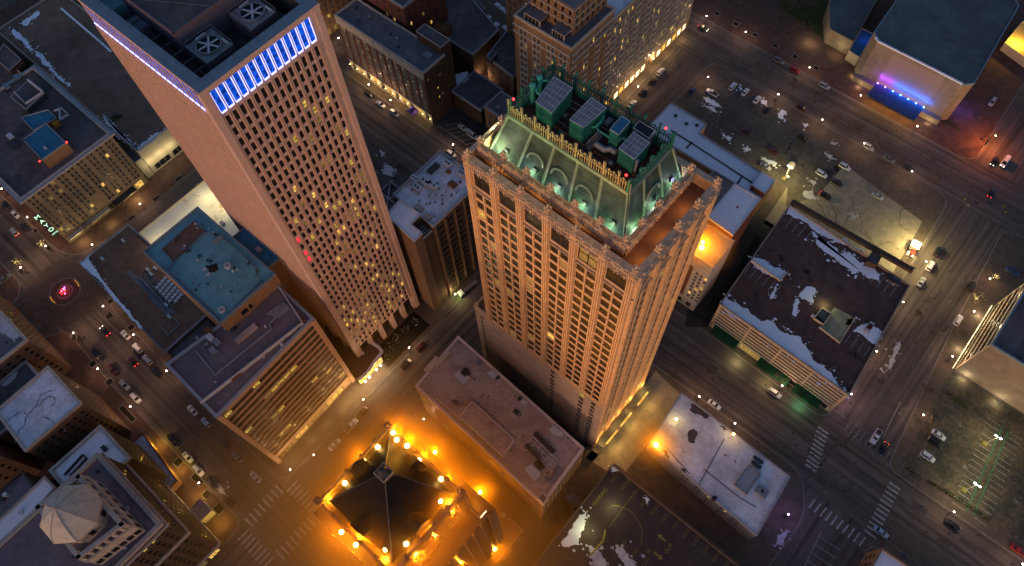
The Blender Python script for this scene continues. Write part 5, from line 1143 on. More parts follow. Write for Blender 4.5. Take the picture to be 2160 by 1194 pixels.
GA.part('stall_marking', b, kind='stuff')
pen(GA, [(1716, 671), (1737, 686), (1755, 662), (1733, 648)], 21.4, 20.5, CREAM, DMETAL, 'stair_well', CREAM)
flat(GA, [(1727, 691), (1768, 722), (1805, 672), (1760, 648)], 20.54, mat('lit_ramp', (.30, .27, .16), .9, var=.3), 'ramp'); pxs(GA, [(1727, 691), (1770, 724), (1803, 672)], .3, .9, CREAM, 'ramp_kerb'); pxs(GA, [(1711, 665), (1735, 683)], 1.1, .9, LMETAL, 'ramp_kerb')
pen(GA, [(1828, 551), (1840, 531), (1860, 541), (1850, 560)], 23.5, 20.5, BRICKD, RDARK, 'stair_head', DMETAL)
pxs(GA, [(1586, 551), (1645, 593), (1660, 575)], .4, .9, CREAM, 'ramp_kerb')
b = MB(); e = [V2(p) for p in GA.poly]; b.obb((*P2(1666, 431, 20.5), 20.5), (*(V2(P2(1921, 577, 20.5)) - V2(P2(1666, 431, 20.5))), 0), (0, 2.2, 0), (0, 0, 1.4), BRICKD); GA.part('rear_wall', b)
# building with striped parapets at the right edge
ST = Bld('striped_parapet_building', 'cream concrete building with dark striped window bands on the right edge', 'office building', rect(62, 130, 186.9, 224), 0, 26.2, AUDW, RDARK, par=(.8, .5), parm=COPEB)
s3 = ST.side(-1, 0)
ST.grid(s3, 4, 1, .5, 25.8, us=[(1.5, 35.6)], vs=[(.9 + 5.0 * k + (0 if k else 0), 4.5 + 5.0 * k) for k in range(5)], depth=.8, kind='plain', lit=0, wallm=CREAM); ST.finish(); unit(ST, (72, 189.2), 1.6, 1.0, .2, DMETAL)
b = MB()
for k in range(5): b.obb((62, 187.5, .9 + 5 * k), (.45, 0, 0), (0, 34.5, 0), (0, 0, .35), CREAM)
for j in range(4):
    for k in range(26): b.obb((61.9, 188.6 + k * 1.35, 1.3 + 5 * j), (.2, 0, 0), (0, .12, 0), (0, 0, 3.2), FRAMED)
ST.part('window_grille', b)
b = MB(); b.obb((61.0, 187, .14), (.2, 0, 0), (0, 36, 0), (0, 0, .5), L_BRT); ST.part('base_light', b)
# small snow roofed block bottom right
S_ = Bld('small_snow_roofed_block', 'low block with a snowy roof and floodlights between the crossing and the parking deck', 'building', [P2(1437.2, 827.9, 12), P2(1368.5, 935.8, 12), P2(1596.3, 1130.1, 12), P2(1666.6, 1006.1, 12)], 0, 12, STONE, RSNOW, par=(.5, .4), parm=COPING)
s0 = S_.side(0, -1); L = S_.length(s0)
S_.grid(s0, 9, 3, .8, 11.5, us=[(16 + 5.6 * k + .3 * (i % 2) + i * 1.5, 16 + 5.6 * k + i * 1.5 + 1.1) for k in range(5) for i in range(2)], vs=[(2 + 3.2 * k, 3.7 + 3.2 * k) for k in range(3)], depth=.3, kind='sash', frame=FRAMED, lit=.05); S_.finish()
for a in ([(1402, 940), (1455, 1000)], [(1528, 925), (1470, 1030)], [(1485, 990), (1560, 1050), (1595, 1070)]): pxs(S_, a, .3, .12, RDARK, 'roof_seam')
q = [(1548, 1022), (1575, 1044), (1606, 1000), (1580, 980)]; pen(S_, q, 13.2, 12, METAL, mat('ribbed_grey_unit', (.28, .29, .32), .6, rows=(1, .7, .7)), 'air_handler', METAL)
for k in range(6): b = MB(); c = P2(1592 + (k % 3) * 6.5 - (k // 3) * 4, 966 + (k % 3) * 4.8 + (k // 3) * 10, 12); b.cyl(c, .75, 12, 12.9, METAL, 12, Mtop=DMETAL); S_.part('fan_cowl', b)
unit(S_, P2(1606, 1038, 12), 4.2, 3.2, 1.3, METAL, fans=1); pen(S_, [(1500, 1052), (1507, 1058), (1514, 1049), (1506, 1045)], 13.4, 12, BRICKR, DMETAL, 'chimney', DMETAL)
for pts in ([(1458, 852), (1470, 852), (1498, 878), (1490, 884), (1466, 874), (1455, 866)], [(1518, 898), (1530, 900), (1537, 908), (1526, 908)], [(1436, 985), (1446, 990), (1444, 1000), (1434, 996)], [(1452, 910), (1462, 904), (1472, 916), (1466, 935), (1452, 930)], [(1396, 950), (1404, 948), (1412, 968), (1404, 965)]): flat(S_, pts, 12.02, mat('bare_wet_patch', (.09, .075, .07), .9, var=.25), 'bare_patch')
# parking deck at the bottom
D_ = Bld('parking_deck', 'parking deck painted with arrows and yellow slots at the bottom of the photo', 'parking deck', rect(-18.6, 72, 12, 65.6), 0, 12, BRICKD, mat('brown_deck', (.055, .043, .040), .92, var=.2, scale=.7, stain=((.09, .075, .03), .06, .62)), par=(.7, .35), parm=BRICKB)
D_.grid(3, 6, 2, 1, 10, wf=.7, hf=.4, depth=.8, lit=.1, name='deck_opening'); D_.finish()
b = MB(); zd = 12.03
for k in range(12):
    p = V2(P2(1306 + k * 21.5, 995 + k * 16.5, 12)); q = p + Vector((0, -4.8)); 
    for dx in (-.35, .35): bar(b, p + Vector((dx, 0)), q + Vector((dx, 0)), .12, PAINTY, zd)
    bar(b, p + Vector((-.35, 0)), p + Vector((.35, 0)), .12, PAINTY, zd); bar(b, q + Vector((-.35, 0)), q + Vector((.35, 0)), .12, PAINTY, zd)
for k in range(5):
    p = V2(P2(1320 + k * 24, 1140 + k * 19, 12)); q = p + Vector((0, -4.8))
    for dx in (-.35, .35): bar(b, p + Vector((dx, 0)), q + Vector((dx, 0)), .12, PAINTY, zd)
def arrow(b, px, py, dirx, z, m_, s_=1.0):
    p = V2(P2(px, py, z)); bar(b, p, p + Vector((dirx * 2.2 * s_, 0)), .6 * s_, m_, z + .03); e = p + Vector((dirx * 2.2 * s_, 0))
    t = [(e.x, e.y - .9 * s_, z + .03), (e.x + dirx * 1.5 * s_, e.y, z + .03), (e.x, e.y + .9 * s_, z + .03)]; b.face(t if dirx > 0 else t[::-1], m_)
arrow(b, 1405, 1142, -1, 12, PAINTY); arrow(b, 1380, 1165, 1, 12, PAINTY)
c = V2(P2(1297, 1125, 12)); R0 = 9.5
for i in range(12):
    t0, t1 = .3 + i * .17, .3 + (i + 1) * .17; bar(b, c + Vector((math.cos(t0), math.sin(t0))) * R0, c + Vector((math.cos(t1), math.sin(t1))) * R0, .14, PAINTY, zd)
bar(b, P2(1285, 1112, 12), P2(1340, 1035, 12), .14, PAINTY, zd)
D_.part('deck_marking', b, kind='stuff')
for s_, p, sz in (('PARKING', (1266, 1048), 1.9), ('OUT', (1411, 1158), 1.9), ('IN', (1369, 1163), 1.5)):
    o = text(s_, sz, PAINTY, (*P2(*p, 12), 12.04), (0, 0, math.pi / 2 if s_ == 'PARKING' else -math.pi / 2 + math.pi), None, .004); fit(o, D_.root)
b = MB(); pts = [P(1278, 1122, 12.2), P(1272, 1145, 12.2), P(1248, 1170, 12.2)]
b.tube([P(1277, 1118, 13), P(1273, 1140, 13), P(1245, 1172, 13)], .35, .35, PAINTY, 6); D_.part('yellow_barrier', b)
pxs(D_, [(1296, 978), (1440, 1096), (1560, 1190)], .3, .5, BRICKB, 'inner_kerb')
b = MB(); b.prism([P2(1188, 1052, 6), P2(1215, 1078, 6), P2(1232, 1062, 6), P2(1204, 1036, 6)][::1], 0, 6, BRICKB, RGREY); 
E_ = Bld('flat_roofed_shed', 'small grey flat-roofed shed between the tan roofed block and the parking deck', 'shed', [P2(1190, 1048, 6), P2(1212, 1072, 6), P2(1234, 1060, 6), P2(1208, 1036, 6)], 0, 6, BRICKB, RGREY, par=(.3, .3)); E_.finish()
# corner building at the bottom right
CB = Bld('corner_brick_block', 'tan brick corner building with a snowy roof at the bottom edge', 'building', [(68.8, 101.8), (69.6, 60), (100, 60), (100, 103.4)], 0, 13, BRICKT, RSNOWP, parm=BRICKT)
s3 = CB.side(-1, 0); CB.grid(s3, 12, 3, 1.5, 12, wf=.5, hf=.55, kind='sash', frame=FRAMED, lit=.02); CB.finish(); unit(CB, P2(1905, 1172, 13), 1.5, 1.2, .8, DMETAL)
# auditorium
au = [P2(1843.5, 68.3, 24.5), P2(1851.6, 87, 24.5), P2(2031, 179.5, 24.5), P2(2055, 177, 24.5), P2(2149, 13.4, 24.5), P2(2100, -90, 24.5), P2(1945, -80, 24.5)]
A_ = Bld('auditorium', 'windowless cream hall with a ribbed grey roof and a violet and blue lit front', 'auditorium', au, 0, 24.5, AUDW, RSEAM, par=(.5, .5), parm=COPEB); A_.finish()
b = MB(); b.prism(rect(-44, 1, 296.9, 299.6), .1, 3.2, AUDW); A_.part('plinth', b)
b = MB(); b.face([(-33.5, 299.4, 3), (-8.2, 299.3, 3), (-8.2, 299.6, 23), (-33.5, 299.75, 23)], mat('fluted_centre_panel', (.25, .19, .16), .85, rows=(2, 1.4, .75))); A_.part('fluted_panel', b)
b = MB(); b.prism([(-32.8, 286.8), (-8.2, 286.4), (-8.2, 296.8), (-32.8, 296.8)], 5.7, 6.3, DMETAL, CANO)
for k in range(26): b.obb((-32.6 + k * .95, 286.6, 5.2), (.3, 0, 0), (0, -.5, 0), (0, 0, .5), DMETAL)
A_.part('entrance_canopy', b)
for k, (x, y, cc) in enumerate(((1845.5, 175, 'v'), (1861, 183, 'v'), (1878.5, 190, 'b'), (1895, 200, 'b'), (1912, 210, 'b'), (1929, 218, 'b'), (1945, 229, 'b'))):
    b = MB(); X = -32.2 + k * 3.95; b.ball((X, 296.2, 6.7), .3, E_VIO if cc == 'v' else E_AUDB, 6, 4); A_.part('uplighter', b)
pxs(A_, [(1847, 80), (1852, 88), (1900, 112), (1960, 142), (2030, 178)], .9, .55, SNOW, 'snow_edge')
b = MB()
for k in range(9): b.obb((-42.2 + k * 5.2, 299.5, 3), (.12, 0, 0), (0, -.05, 0), (0, 0, 21), COPING)
A_.part('panel_joint', b, kind='stuff')
A2 = Bld('auditorium_foyer', 'low cream foyer with a dark blue roof on the left of the windowless hall', 'foyer building', [P2(1748, 15, 9), P2(1751, 62, 9), P2(1800, 88, 9), P2(1850, 0, 9), P2(1860, -60, 9), P2(1770, -60, 9)], 0, 9, AUDW, RSEAM, par=(.3, .3)); A2.finish()
A3 = Bld('auditorium_link', 'narrow blue lit link roof between the low foyer and the windowless hall', 'link building', [P2(1791, 107, 6), P2(1813, 122, 6), P2(1842, 72, 6), P2(1818, 60, 6)], 0, 6, CREAM, RBLUED, par=(.3, .3)); A3.finish()
A4 = Bld('lit_loading_court', 'amber lit loading court at the top right corner', 'loading court', [P2(2120, 90, 5), P2(2158, 44, 5), P2(2210, 75, 5), P2(2175, 130, 5)], 0, 4.2, CREAM, mat('amber_court', (.5, .36, .12), .8), par=(.8, .3)); A4.finish()  # amber lamplight is put into the court's own colour
# left street, far side
B1_ = Bld('snow_roofed_corner_block', 'brown block with a snowy roof crossed by dark branching stains at lower left', 'building', [(-195.3, -66.3), (-174.2, -67.2), (-173.9, -44.4), (-195.6, -44.2)], 0, 35.4, BRICKB, RSNOW, par=(.8, .7), parm=STONE)
B1_.grid(1, 7, 9, 4, 33, wf=.4, hf=.5, kind='sash', frame=FRAMED, lit=.0); B1_.grid(2, 8, 9, 4, 33, wf=.4, hf=.55, kind='sash', frame=FRAMED, lit=.03); B1_.finish()
RS = random.Random(4)
for p0, a0_ in (((50, 870), .4), ((60, 880), 2.6), ((40, 868), -1.2), ((75, 860), 1.0), ((90, 875), -.4)):
    c = V2(P2(*p0, 35.45)); b = MB(); a = a0_
    for k in range(14): q = c + Vector((math.cos(a), math.sin(a))) * .9; bar(b, c, q, RS.uniform(.12, .4), RDARK, 35.46); c = q; a += RS.uniform(-.8, .8)
    B1_.part('meltwater_stain', b)
B2b = Bld('grey_roofed_corner_block', 'brown corner block with a littered snowy roof on the left edge below the roundabout', 'building', [(-262, -78), (-215.6, -78), (-215.4, -44.3), (-262, -44.5)], 0, 30, BRICKB, RGREY, par=(.9, .8), parm=STONE)
B2b.grid(2, 16, 8, 3, 28, wf=.4, hf=.55, kind='sash', frame=FRAMED, lit=.03); B2b.grid(1, 8, 8, 3, 28, wf=.4, hf=.5, kind='sash', frame=FRAMED, lit=0); B2b.finish()
flat(B2b, [(0, 665), (20, 672), (45, 708), (30, 722), (0, 700)], 30.02, DSNOW, 'snow_cover'); clutter(B2b, -236, -218, -60, -47, 9, ms=[DMETAL])
B2c = Bld('half_melted_roof_block', 'low block with half melted snow between the two brown corner blocks', 'building', rect(-215, -196.5, -75, -51), 0, 22, BRICKB, RDARK, par=(.9, .7), parm=STONE); B2c.finish()
flat(B2c, [(28, 752), (46, 768), (30, 800), (5, 815), (-5, 790)], 22.02, DSNOW, 'snow_cover')
B3 = Bld('plain_rear_block', 'dark rear block with rows of small windows on the lower left edge', 'building', rect(-240, -188, -110, -77), 0, 30, BRICKB, RGREY); B3.grid(1, 8, 7, 3, 28, wf=.35, hf=.5, kind='sash', frame=FRAMED, lit=0); B3.finish()
X_ = Bld('domed_corner_tower', 'brown brick corner tower topped by a stone pavilion with an eight-sided domed roof', 'office building', rect(-144.9, -110.5, -96, -47.7), 0, 50.2, BRICKD, RMAUVE, par=(1.0, 1.3), parm=STONE)
for s_, n_ in ((1, 14), (2, 12)): X_.grid(s_, n_, 12, 5, 48, wf=.45, hf=.55, kind='sash', frame=FRAMED, lit=lambda k, j, r: L_YEL if r < (.05 if s_ == 1 else .03) else GLASS)
X_.grid(1, 8, 1, .3, 4.6, wf=.8, hf=.8, kind='triple', lit=.7); X_.grid(2, 6, 1, .3, 4.6, wf=.8, hf=.8, kind='triple', lit=.5); X_.finish()
for z0_, z1_ in ((32.0, 33.2), (47.9, 48.6), (6, 6.8)): b = MB(); b.prism(rect(-145.2, -109.9, -96.4, -47.1), z0_, z1_, STONE); X_.part('string_course', b)
pv = [P2(167.8, 999.9, 63), P2(264.3, 1106, 63), P2(165, 1181.7, 63), P2(75, 1070, 63)]
A = sum(pv[i][0] * pv[(i + 1) % 4][1] - pv[(i + 1) % 4][0] * pv[i][1] for i in range(4)); pv = pv if A > 0 else pv[::-1]
b = MB(); b.prism(pv, 50.2, 59.5, STONE, RMAUVE)
for k in range(4):
    p, q = Vector((*pv[k], 0)), Vector((*pv[(k + 1) % 4], 0)); L = (q - p).length; u = (q - p) / L; n_ = Vector((u.y, -u.x, 0))
    for i in range(6):
        c = p + u * (L * (i + .5) / 6); b.obb(c - u * .9 + n_ * .05 + Vector((0, 0, 52)), u * 1.8, n_ * .08, (0, 0, 2.6), GLASS); b.obb(c - u * (L / 12) + Vector((0, 0, 59.5)), u * .9, -n_ * 1.0, (0, 0, 3.4), STONE)
    b.obb(p + Vector((0, 0, 62.7)), q - p, -n_ * 1.3, (0, 0, .8), STONE); b.obb(p - n_ * 0 + Vector((0, 0, 58.6)), q - p, n_ * .4, (0, 0, .7), STONE)
X_.part('pavilion', b)
c = P2(112, 1071, 74); cx = V2(c)
c = V2((sum(p[0] for p in pv) / 4, sum(p[1] for p in pv) / 4)).lerp(cx, .6)
b = MB(); n8 = 8; r0 = 8.6; m_dome = mat('stone_dome', (.44, .41, .33), .8, var=.12, stain=((.30, .29, .25), .3, .6))
def ring(r, z): return [(c[0] + r * math.cos(math.pi / 8 + k * math.pi / 4), c[1] + r * math.sin(math.pi / 8 + k * math.pi / 4), z) for k in range(8)]
prof = [(8.0, 59.5, STONE), (8.0, 65.0, STONE), (8.8, 65.0, STONE), (8.8, 66.0, STONE), (7.6, 68.2, m_dome), (5.2, 70.8, m_dome), (2.4, 72.8, m_dome), (.6, 73.8, m_dome)]
for i in range(len(prof) - 1):
    a_, d_ = ring(prof[i][0], prof[i][1]), ring(prof[i + 1][0], prof[i + 1][1])
    for k in range(8): b.face([a_[k], a_[(k + 1) % 8], d_[(k + 1) % 8], d_[k]], prof[i + 1][2])
b.face(ring(.6, 73.8), m_dome)
for k in range(8):
    a_ = ring(8.05, 0)[k]; e_ = ring(8.05, 0)[(k + 1) % 8]; mx, my = (a_[0] + e_[0]) / 2, (a_[1] + e_[1]) / 2; b.box((mx, my), 1.5, .3, 61, 64, GLASS, math.atan2(e_[1] - a_[1], e_[0] - a_[0]))
    b.tube([ring(8.8, 66)[k], ring(7.6, 68.3)[k], ring(5.2, 70.9)[k], ring(2.4, 72.9)[k], (c[0], c[1], 74)], .14, .14, STONE, 4)
b.cyl(c, .5, 73.7, 75, STONE, 8, r1=.1); b.tube([(c[0], c[1], 75), (c[0], c[1], 79.5)], .14, .05, STONE, 5); X_.part('dome', b)
clutter(X_, -126, -113, -80, -50, 10); clutter(X_, -143, -137, -62, -50, 5)
X2 = Bld('domed_tower_wing', 'lower wing with a pale snow roof wrapping the domed corner tower', 'building wing', rect(-163.3, -145.3, -66, -45), 0, 33.4, BRICKD, RSNOWP, par=(.8, .9), parm=STONE)
X2.grid(2, 7, 9, 3, 31, wf=.4, hf=.5, kind='sash', frame=FRAMED, lit=.0); X2.finish()
for a in ([(138, 1003), (177, 960), (185, 968), (150, 1005)],): pxs(X2, a, .3, 1.2, DMETAL, 'pipe_rack')
unit(X2, P2(222, 947, 33.4), 2.2, 1.4, 1.2, DMETAL)
X3 = Bld('long_white_roofed_range', 'long narrow range with a clean pale roof at the lower left corner', 'building', [P2(93, 1005, 36), P2(115, 1029, 36), P2(0, 1160, 36), P2(-60, 1190, 36), P2(-60, 1150, 36)], 0, 35.5, BRICKB, RSNOWP, par=(.5, .5), parm=STONE); X3.finish()
X4 = Bld('roof_plant_block', 'low mauve roof with pipes and plant left of the octagonal dome', 'building', rect(-170, -145.6, -104, -72), 0, 34, BRICKD, RMAUVE); X4.finish(); clutter(X4, -168, -148, -100, -74, 16, smax=2.2)
X5 = Bld('street_annex', 'single-storey annex with a snow dusted roof beside the amber lit pavement', 'annex', [(-166.6, -47.4), (-141, -47.4), (-141.2, -43.8), (-166.6, -41.2)], 0, 5, BRICKT, DSNOW, par=(.3, .3), parm=BRICKR); X5.finish()
X6 = Bld('entrance_porch', 'square flat-roofed porch standing on the pavement below the domed tower', 'porch', rect(-129.3, -122.4, -47.3, -42.3), 0, 5, STONE, RTAN, par=(.3, .3)); X6.finish()
# ================================================================ orange lit tower with a dark tiled pyramid
PH = Bld('pyramid_roofed_tower', 'gothic tower with a dark tiled pyramid roof ringed by blazing orange lamps', 'skyscraper', rect(-62.5, -36.5, -9.5, 15.5), 0, 97, PHST, PHRF, par=(1.2, .6), parm=PHST)
PH.grid(0, 9, 20, 18, 95, wf=.45, hf=.5, kind='sash', lit=.05); PH.grid(1, 9, 20, 18, 95, wf=.45, hf=.5, kind='sash', lit=.05, glass=GLASSO)
PH.grid(2, 9, 20, 18, 95, wf=.45, hf=.5, kind='sash', lit=.03); PH.grid(3, 9, 20, 18, 95, wf=.45, hf=.5, kind='sash', lit=.03); PH.finish(60)
pb = rect(-60.6, -38.4, -7.6, 13.6); ap = rect(-51.8, -49.0, 4.2, 7.0); b = MB()
for k in range(4):
    j = (k + 1) % 4; b.face([(*pb[k], 97.6), (*pb[j], 97.6), (*ap[j], 111), (*ap[k], 111)], TILED)
PH.part('pyramid_roof', b)
b = MB()
for k in range(4): b.tube([(*pb[k], 97.7), (*ap[k], 111.1)], .22, .16, DMETAL, 5)
PH.part('roof_ridge', b)
b = MB(); b.prism(ap, 110.6, 114, DMETAL, mat('lantern_top', (.10, .05, .02), .7)); b.prism(rect(-52.1, -48.7, 3.9, 7.3), 113.2, 113.6, TERRAD)
b.cyl((-50.4, 5.6), 1.5, 114, 115.6, DMETAL, 10, r1=.8); b.ball((-50.4, 5.6, 115.9), .9, DMETAL, 8, 5); PH.part('lantern', b)
for k in range(4):
    p, q = V2(pb[k]), V2(pb[(k + 1) % 4]); m0 = p.lerp(q, .5); n_ = Vector(((q - p).y, -(q - p).x)).normalized(); c = m0 - n_ * 1.2; ang = math.atan2((q - p).y, (q - p).x)
    b = MB(); b.box(c, 4.2, 2.6, 97.2, 100.6, PHST, ang); u = (q - p).normalized()
    a_ = [(*(c - u * 2.3 + n_ * 1.5), 100.6), (*(c + u * 2.3 + n_ * 1.5), 100.6), (*(c + n_ * 1.5), 103)]; e_ = [(v[0] - n_.x * 4, v[1] - n_.y * 4, v[2]) for v in a_]
    b.face(a_, PHST); b.face([a_[1], e_[1], e_[2], a_[2]], TILED); b.face([e_[0], a_[0], a_[2], e_[2]], TILED); PH.part('gable', b)
ft = [(-62.1, -9.1), (-36.9, -9.1), (-36.9, 15.1), (-62.1, 15.1)]
for k in range(4):
    p, q = V2(ft[k]), V2(ft[(k + 1) % 4])
    for i in range(5):
        b = MB(); finial(b, tuple(p.lerp(q, i / 5)), 97.6, .75 if i else 1.15, PHST); PH.part('finial', b)
b = MB(); b.prism(rect(-66, -36.5, -13, -9.5), 0, 84, PHST, PHRF); b.prism(rect(-36.5, -31.5, -11, 17), 0, 78, PHST, PHRF); b.prism(rect(-66.5, -62.5, -13, 17), 0, 80, PHST, PHRF); b.prism(rect(-62.5, -31.5, 15.5, 20), 0, 74, PHST, PHRF); PH.part('stepped_wing', b)
PQ = Bld('orange_lit_base_block', 'low base block under the pyramid roofed tower, its terrace flooded with orange light', 'building', rect(-88, -28.5, -17, 26.6), 0, 14, PHST, RBROWN, par=(.8, .6), parm=PHST)
PQ.grid(0, 12, 2, 2, 12, wf=.6, lit=.2); PQ.grid(1, 9, 2, 2, 12, wf=.6, lit=.2); PQ.finish()

for nm, x, y0, y1, z0, z1, n_ in (('a', -31.5, -11, 17, 16, 78, 9), ('b', -36.5, -9.5, 15.5, 78.5, 96, 9)):
    b = MB()
    for k in range(n_ + 1): y = y0 + (y1 - y0) * k / n_; b.obb((x, y - .25, z0), (.5, 0, 0), (0, .5, 0), (0, 0, z1 - z0), PHST)
    for z in range(int(z0) + 2, int(z1), 4):
        for k in range(n_): y = y0 + (y1 - y0) * (k + .2) / n_; b.obb((x, y, z), (.08, 0, 0), (0, (y1 - y0) / n_ * .6, 0), (0, 0, 2.2), GLASS)
    PH.part('window_bay', b, kind='stuff')
b = MB()
for k in range(14): x = -61 + 27 * k / 13; b.obb((x, -13, 16), (.5, 0, 0), (0, -.4, 0), (0, 0, 67), PHST)
PH.part('window_bay', b, kind='stuff')
clutter(PQ, -85, -30, 18, 26, 16, smax=1.8); clutter(PQ, -30.8, -29.2, -12, 16, 6); clutter(PQ, -86, -68, -14, 15, 12, smax=2)
b = MB(); b.prism(rect(-60, -48, 20.5, 25), 14, 17.5, PHST, PHRF); PQ.part('roof_hut', b)
b = MB(); b.box((-34, 16.2), 3.4, 2.6, 78, 82, PHST, 0, PHRF); b.face([(-32.25, 15, 78.8), (-32.25, 17.4, 78.8), (-32.25, 17.4, 81), (-32.25, 15, 81)], L_BRT); PH.part('lit_turret', b)
# ================================================================ vehicles
PAINTS = {'white': (.62, .62, .62), 'silver': (.34, .35, .36), 'grey': (.14, .145, .15), 'black': (.012, .012, .014), 'red': (.22, .012, .012), 'maroon': (.06, .012, .014), 'blue': (.02, .05, .14), 'tan': (.25, .2, .14), 'pale blue': (.28, .40, .50), 'cream': (.5, .48, .38)}
def paint(c): return mat('car_paint_' + c.replace(' ', '_'), PAINTS[c], .3, spec=.5)
_car = {}
def car_proto(kind, col, lit):
    key = (kind, col, lit)
    root = bpy.data.objects.new('parked_car', None); sc.collection.objects.link(root); root.empty_display_size = .5
    P_ = paint(col); L, W, H = {'sedan': (4.7, 1.82, 1.42), 'suv': (4.75, 1.92, 1.74), 'pickup': (5.6, 1.98, 1.82), 'van': (5.5, 2.0, 2.15), 'hatch': (4.2, 1.76, 1.5), 'convertible': (4.6, 1.85, 1.3)}[kind]
    h = L / 2; w = W / 2; zb = .28; zd = {'sedan': .92, 'suv': 1.02, 'pickup': 1.05, 'van': 1.15, 'hatch': .95, 'convertible': .92}[kind]
    def loft(st, m_, name, parent):
        b = MB(); base = 0; mi = b.m(m_)
        for x, wl, wt, z0, z1 in st: b.v += [(x, -wl, z0), (x, -wl * 1.02, (z0 + z1) / 2), (x, -wt, z1), (x, wt, z1), (x, wl * 1.02, (z0 + z1) / 2), (x, wl, z0)]
        n = 6
        for i in range(len(st) - 1):
            for k in range(n): b.f.append((i * n + k, i * n + (k + 1) % n, (i + 1) * n + (k + 1) % n, (i + 1) * n + k)); b.mi.append(mi)
        b.f.append(tuple(reversed(range(n)))); b.mi.append(mi); b.f.append(tuple((len(st) - 1) * n + k for k in range(n))); b.mi.append(mi)
        b.f = [tuple(reversed(q)) for q in b.f]
        o = b.build(name, parent)
        for p in o.data.polygons: p.use_smooth = False
        return o
    if kind == 'pickup':
        st = [(-h, w * .9, w * .85, .45, zd - .1), (-h + .1, w, w * .93, .35, zd), (-.4, w, w * .94, zb, zd), (h - 1.3, w, w * .94, zb, zd + .02), (h - .25, w * .94, w * .84, .32, zd - .08), (h, w * .82, w * .7, .4, zd - .28)]
        cab = (-.45, 1.35, -.25, .75)
    elif kind == 'van':
        st = [(-h, w * .92, w * .88, .4, zd), (-h + .1, w, w * .96, zb, zd), (h - 1.0, w, w * .95, zb, zd), (h - .15, w * .92, w * .8, .32, zd - .3), (h, w * .8, w * .7, .4, zd - .5)]
        cab = (-h + .06, h - .9, -h + .15, h - 1.7)
    else:
        st = [(-h, w * .82, w * .72, .42, zd - .16), (-h + .22, w * .95, w * .84, .32, zd - .02), (-h + 1.0, w, w * .88, zb, zd), (.2, w, w * .9, zb, zd), (h - 1.1, w, w * .86, zb, zd - .05), (h - .3, w * .92, w * .74, .3, zd - .2), (h, w * .76, w * .6, .4, zd - .36)]
        cab = {'sedan': (-h + .75, h - 1.25, -h + 1.45, h - 2.1), 'suv': (-h + .12, h - 1.2, -h + .42, h - 1.9), 'hatch': (-h + .15, h - 1.1, -h + .6, h - 1.8), 'convertible': (-.2, h - 1.3, .3, h - 1.8)}[kind]
    body = loft(st, P_, 'body', root)
    x0, x1, x2, x3 = cab; zt = H - .05; wt = w * .72
    b = MB(); lo = [(x0, -w * .9, zd - .03), (x1, -w * .9, zd - .03), (x1, w * .9, zd - .03), (x0, w * .9, zd - .03)]; hi = [(x2, -wt, zt), (x3, -wt, zt), (x3, wt, zt), (x2, wt, zt)]
    if kind != 'convertible':
        for k in range(4): b.face([lo[k], lo[(k + 1) % 4], hi[(k + 1) % 4], hi[k]], GLASS)
        b.build('window', root)
        b = MB(); b.obb((x2 - .04, -wt - .03, zt - .01), (x3 - x2 + .08, 0, 0), (0, 2 * wt + .06, 0), (0, 0, .06), P_)
        if kind == 'suv': 
            for y in (-wt + .05, wt - .1): b.obb((x2 + .2, y, zt + .05), (x3 - x2 - .4, 0, 0), (0, .05, 0), (0, 0, .06), DMETAL)
        for sx in (-1, 1): # pillars
            for a_, c_ in ((0, 0), (1, 1)): b.tube([(lo[a_][0], sx * w * .89, zd), (hi[c_][0], sx * wt, zt)], .05, .05, P_, 4)
        b.build('roof_panel', root)
    else:
        b = MB(); b.face([lo[1], lo[2], hi[2], hi[1]], GLASS); b.build('window', root)
        b = MB(); b.obb((-h + 1.2, -w * .75, zd - .02), (2.3, 0, 0), (0, w * 1.5, 0), (0, 0, .05), mat('leather', (.10, .03, .02), .7)); b.build('seat', root)
    if kind == 'pickup':
        b = MB(); b.obb((-h + .15, -w * .85, zd - .02), (h + .3 - .6, 0, 0), (0, w * 1.7, 0), (0, 0, .035), DMETAL); b.build('cargo_bed', root)
    if kind == 'van': pass
    for sx in (-1, 1):
        for x in (-h + .95, h - .95):
            b = MB(); b.tube([(0, -.11, 0), (0, .11, 0)], .34, .34, TIRE, 12); b.tube([(0, -.125, 0), (0, .125, 0)], .18, .18, METAL, 8); o = b.build('wheel', root); o.location = (x, sx * (w - .1), .34)
        b = MB(); b.obb((h - .16, sx * w * .62 - .17, zd - .42), (.14, 0, 0), (0, .34, 0), (0, 0, .16), E_HEAD if lit in ('on', 'front') else LMETAL); b.build('headlight', root)
        b = MB(); b.obb((-h - .02, sx * w * .68 - .16, zd - .32), (.1, 0, 0), (0, .32, 0), (0, 0, .2), E_TAIL if lit in ('on', 'tail') else REDP); b.build('taillight', root)
        b = MB(); b.obb((x1 - .15, sx * (w + .02) - .06, zd - .02), (.16, 0, 0), (0, .14 * 1, 0), (0, 0, .13), P_); b.build('mirror', root)
    _car[key] = root; return root
ang = {'A': 0, '-A': math.pi, 'B': math.pi / 2, '-B': -math.pi / 2}
def car(px, py, kind, col, head, label, z=0.0, lit='', group=None, turn=0.0, cat=None):
    key = (kind, col, lit)
    r = _car.get(key)
    if r is None: r = car_proto(kind, col, lit); r['_used'] = 0
    o = r if not r.get('_used') else copy_tree(r)
    r['_used'] = 1
    c = P(px, py, z + .7); o.location = (c.x, c.y, z + .005); o.rotation_euler = (0, 0, ang[head] + turn); o.scale = (1.17, 1.17, 1.17)
    o.name = {'pickup': 'pickup_truck', 'van': 'passenger_van'}.get(kind, 'moving_car' if lit else 'parked_car')
    tag(o, label, cat or {'pickup': 'pickup truck', 'van': 'van', 'suv': 'car'}.get(kind, 'car'), group)
    return o
K = KH
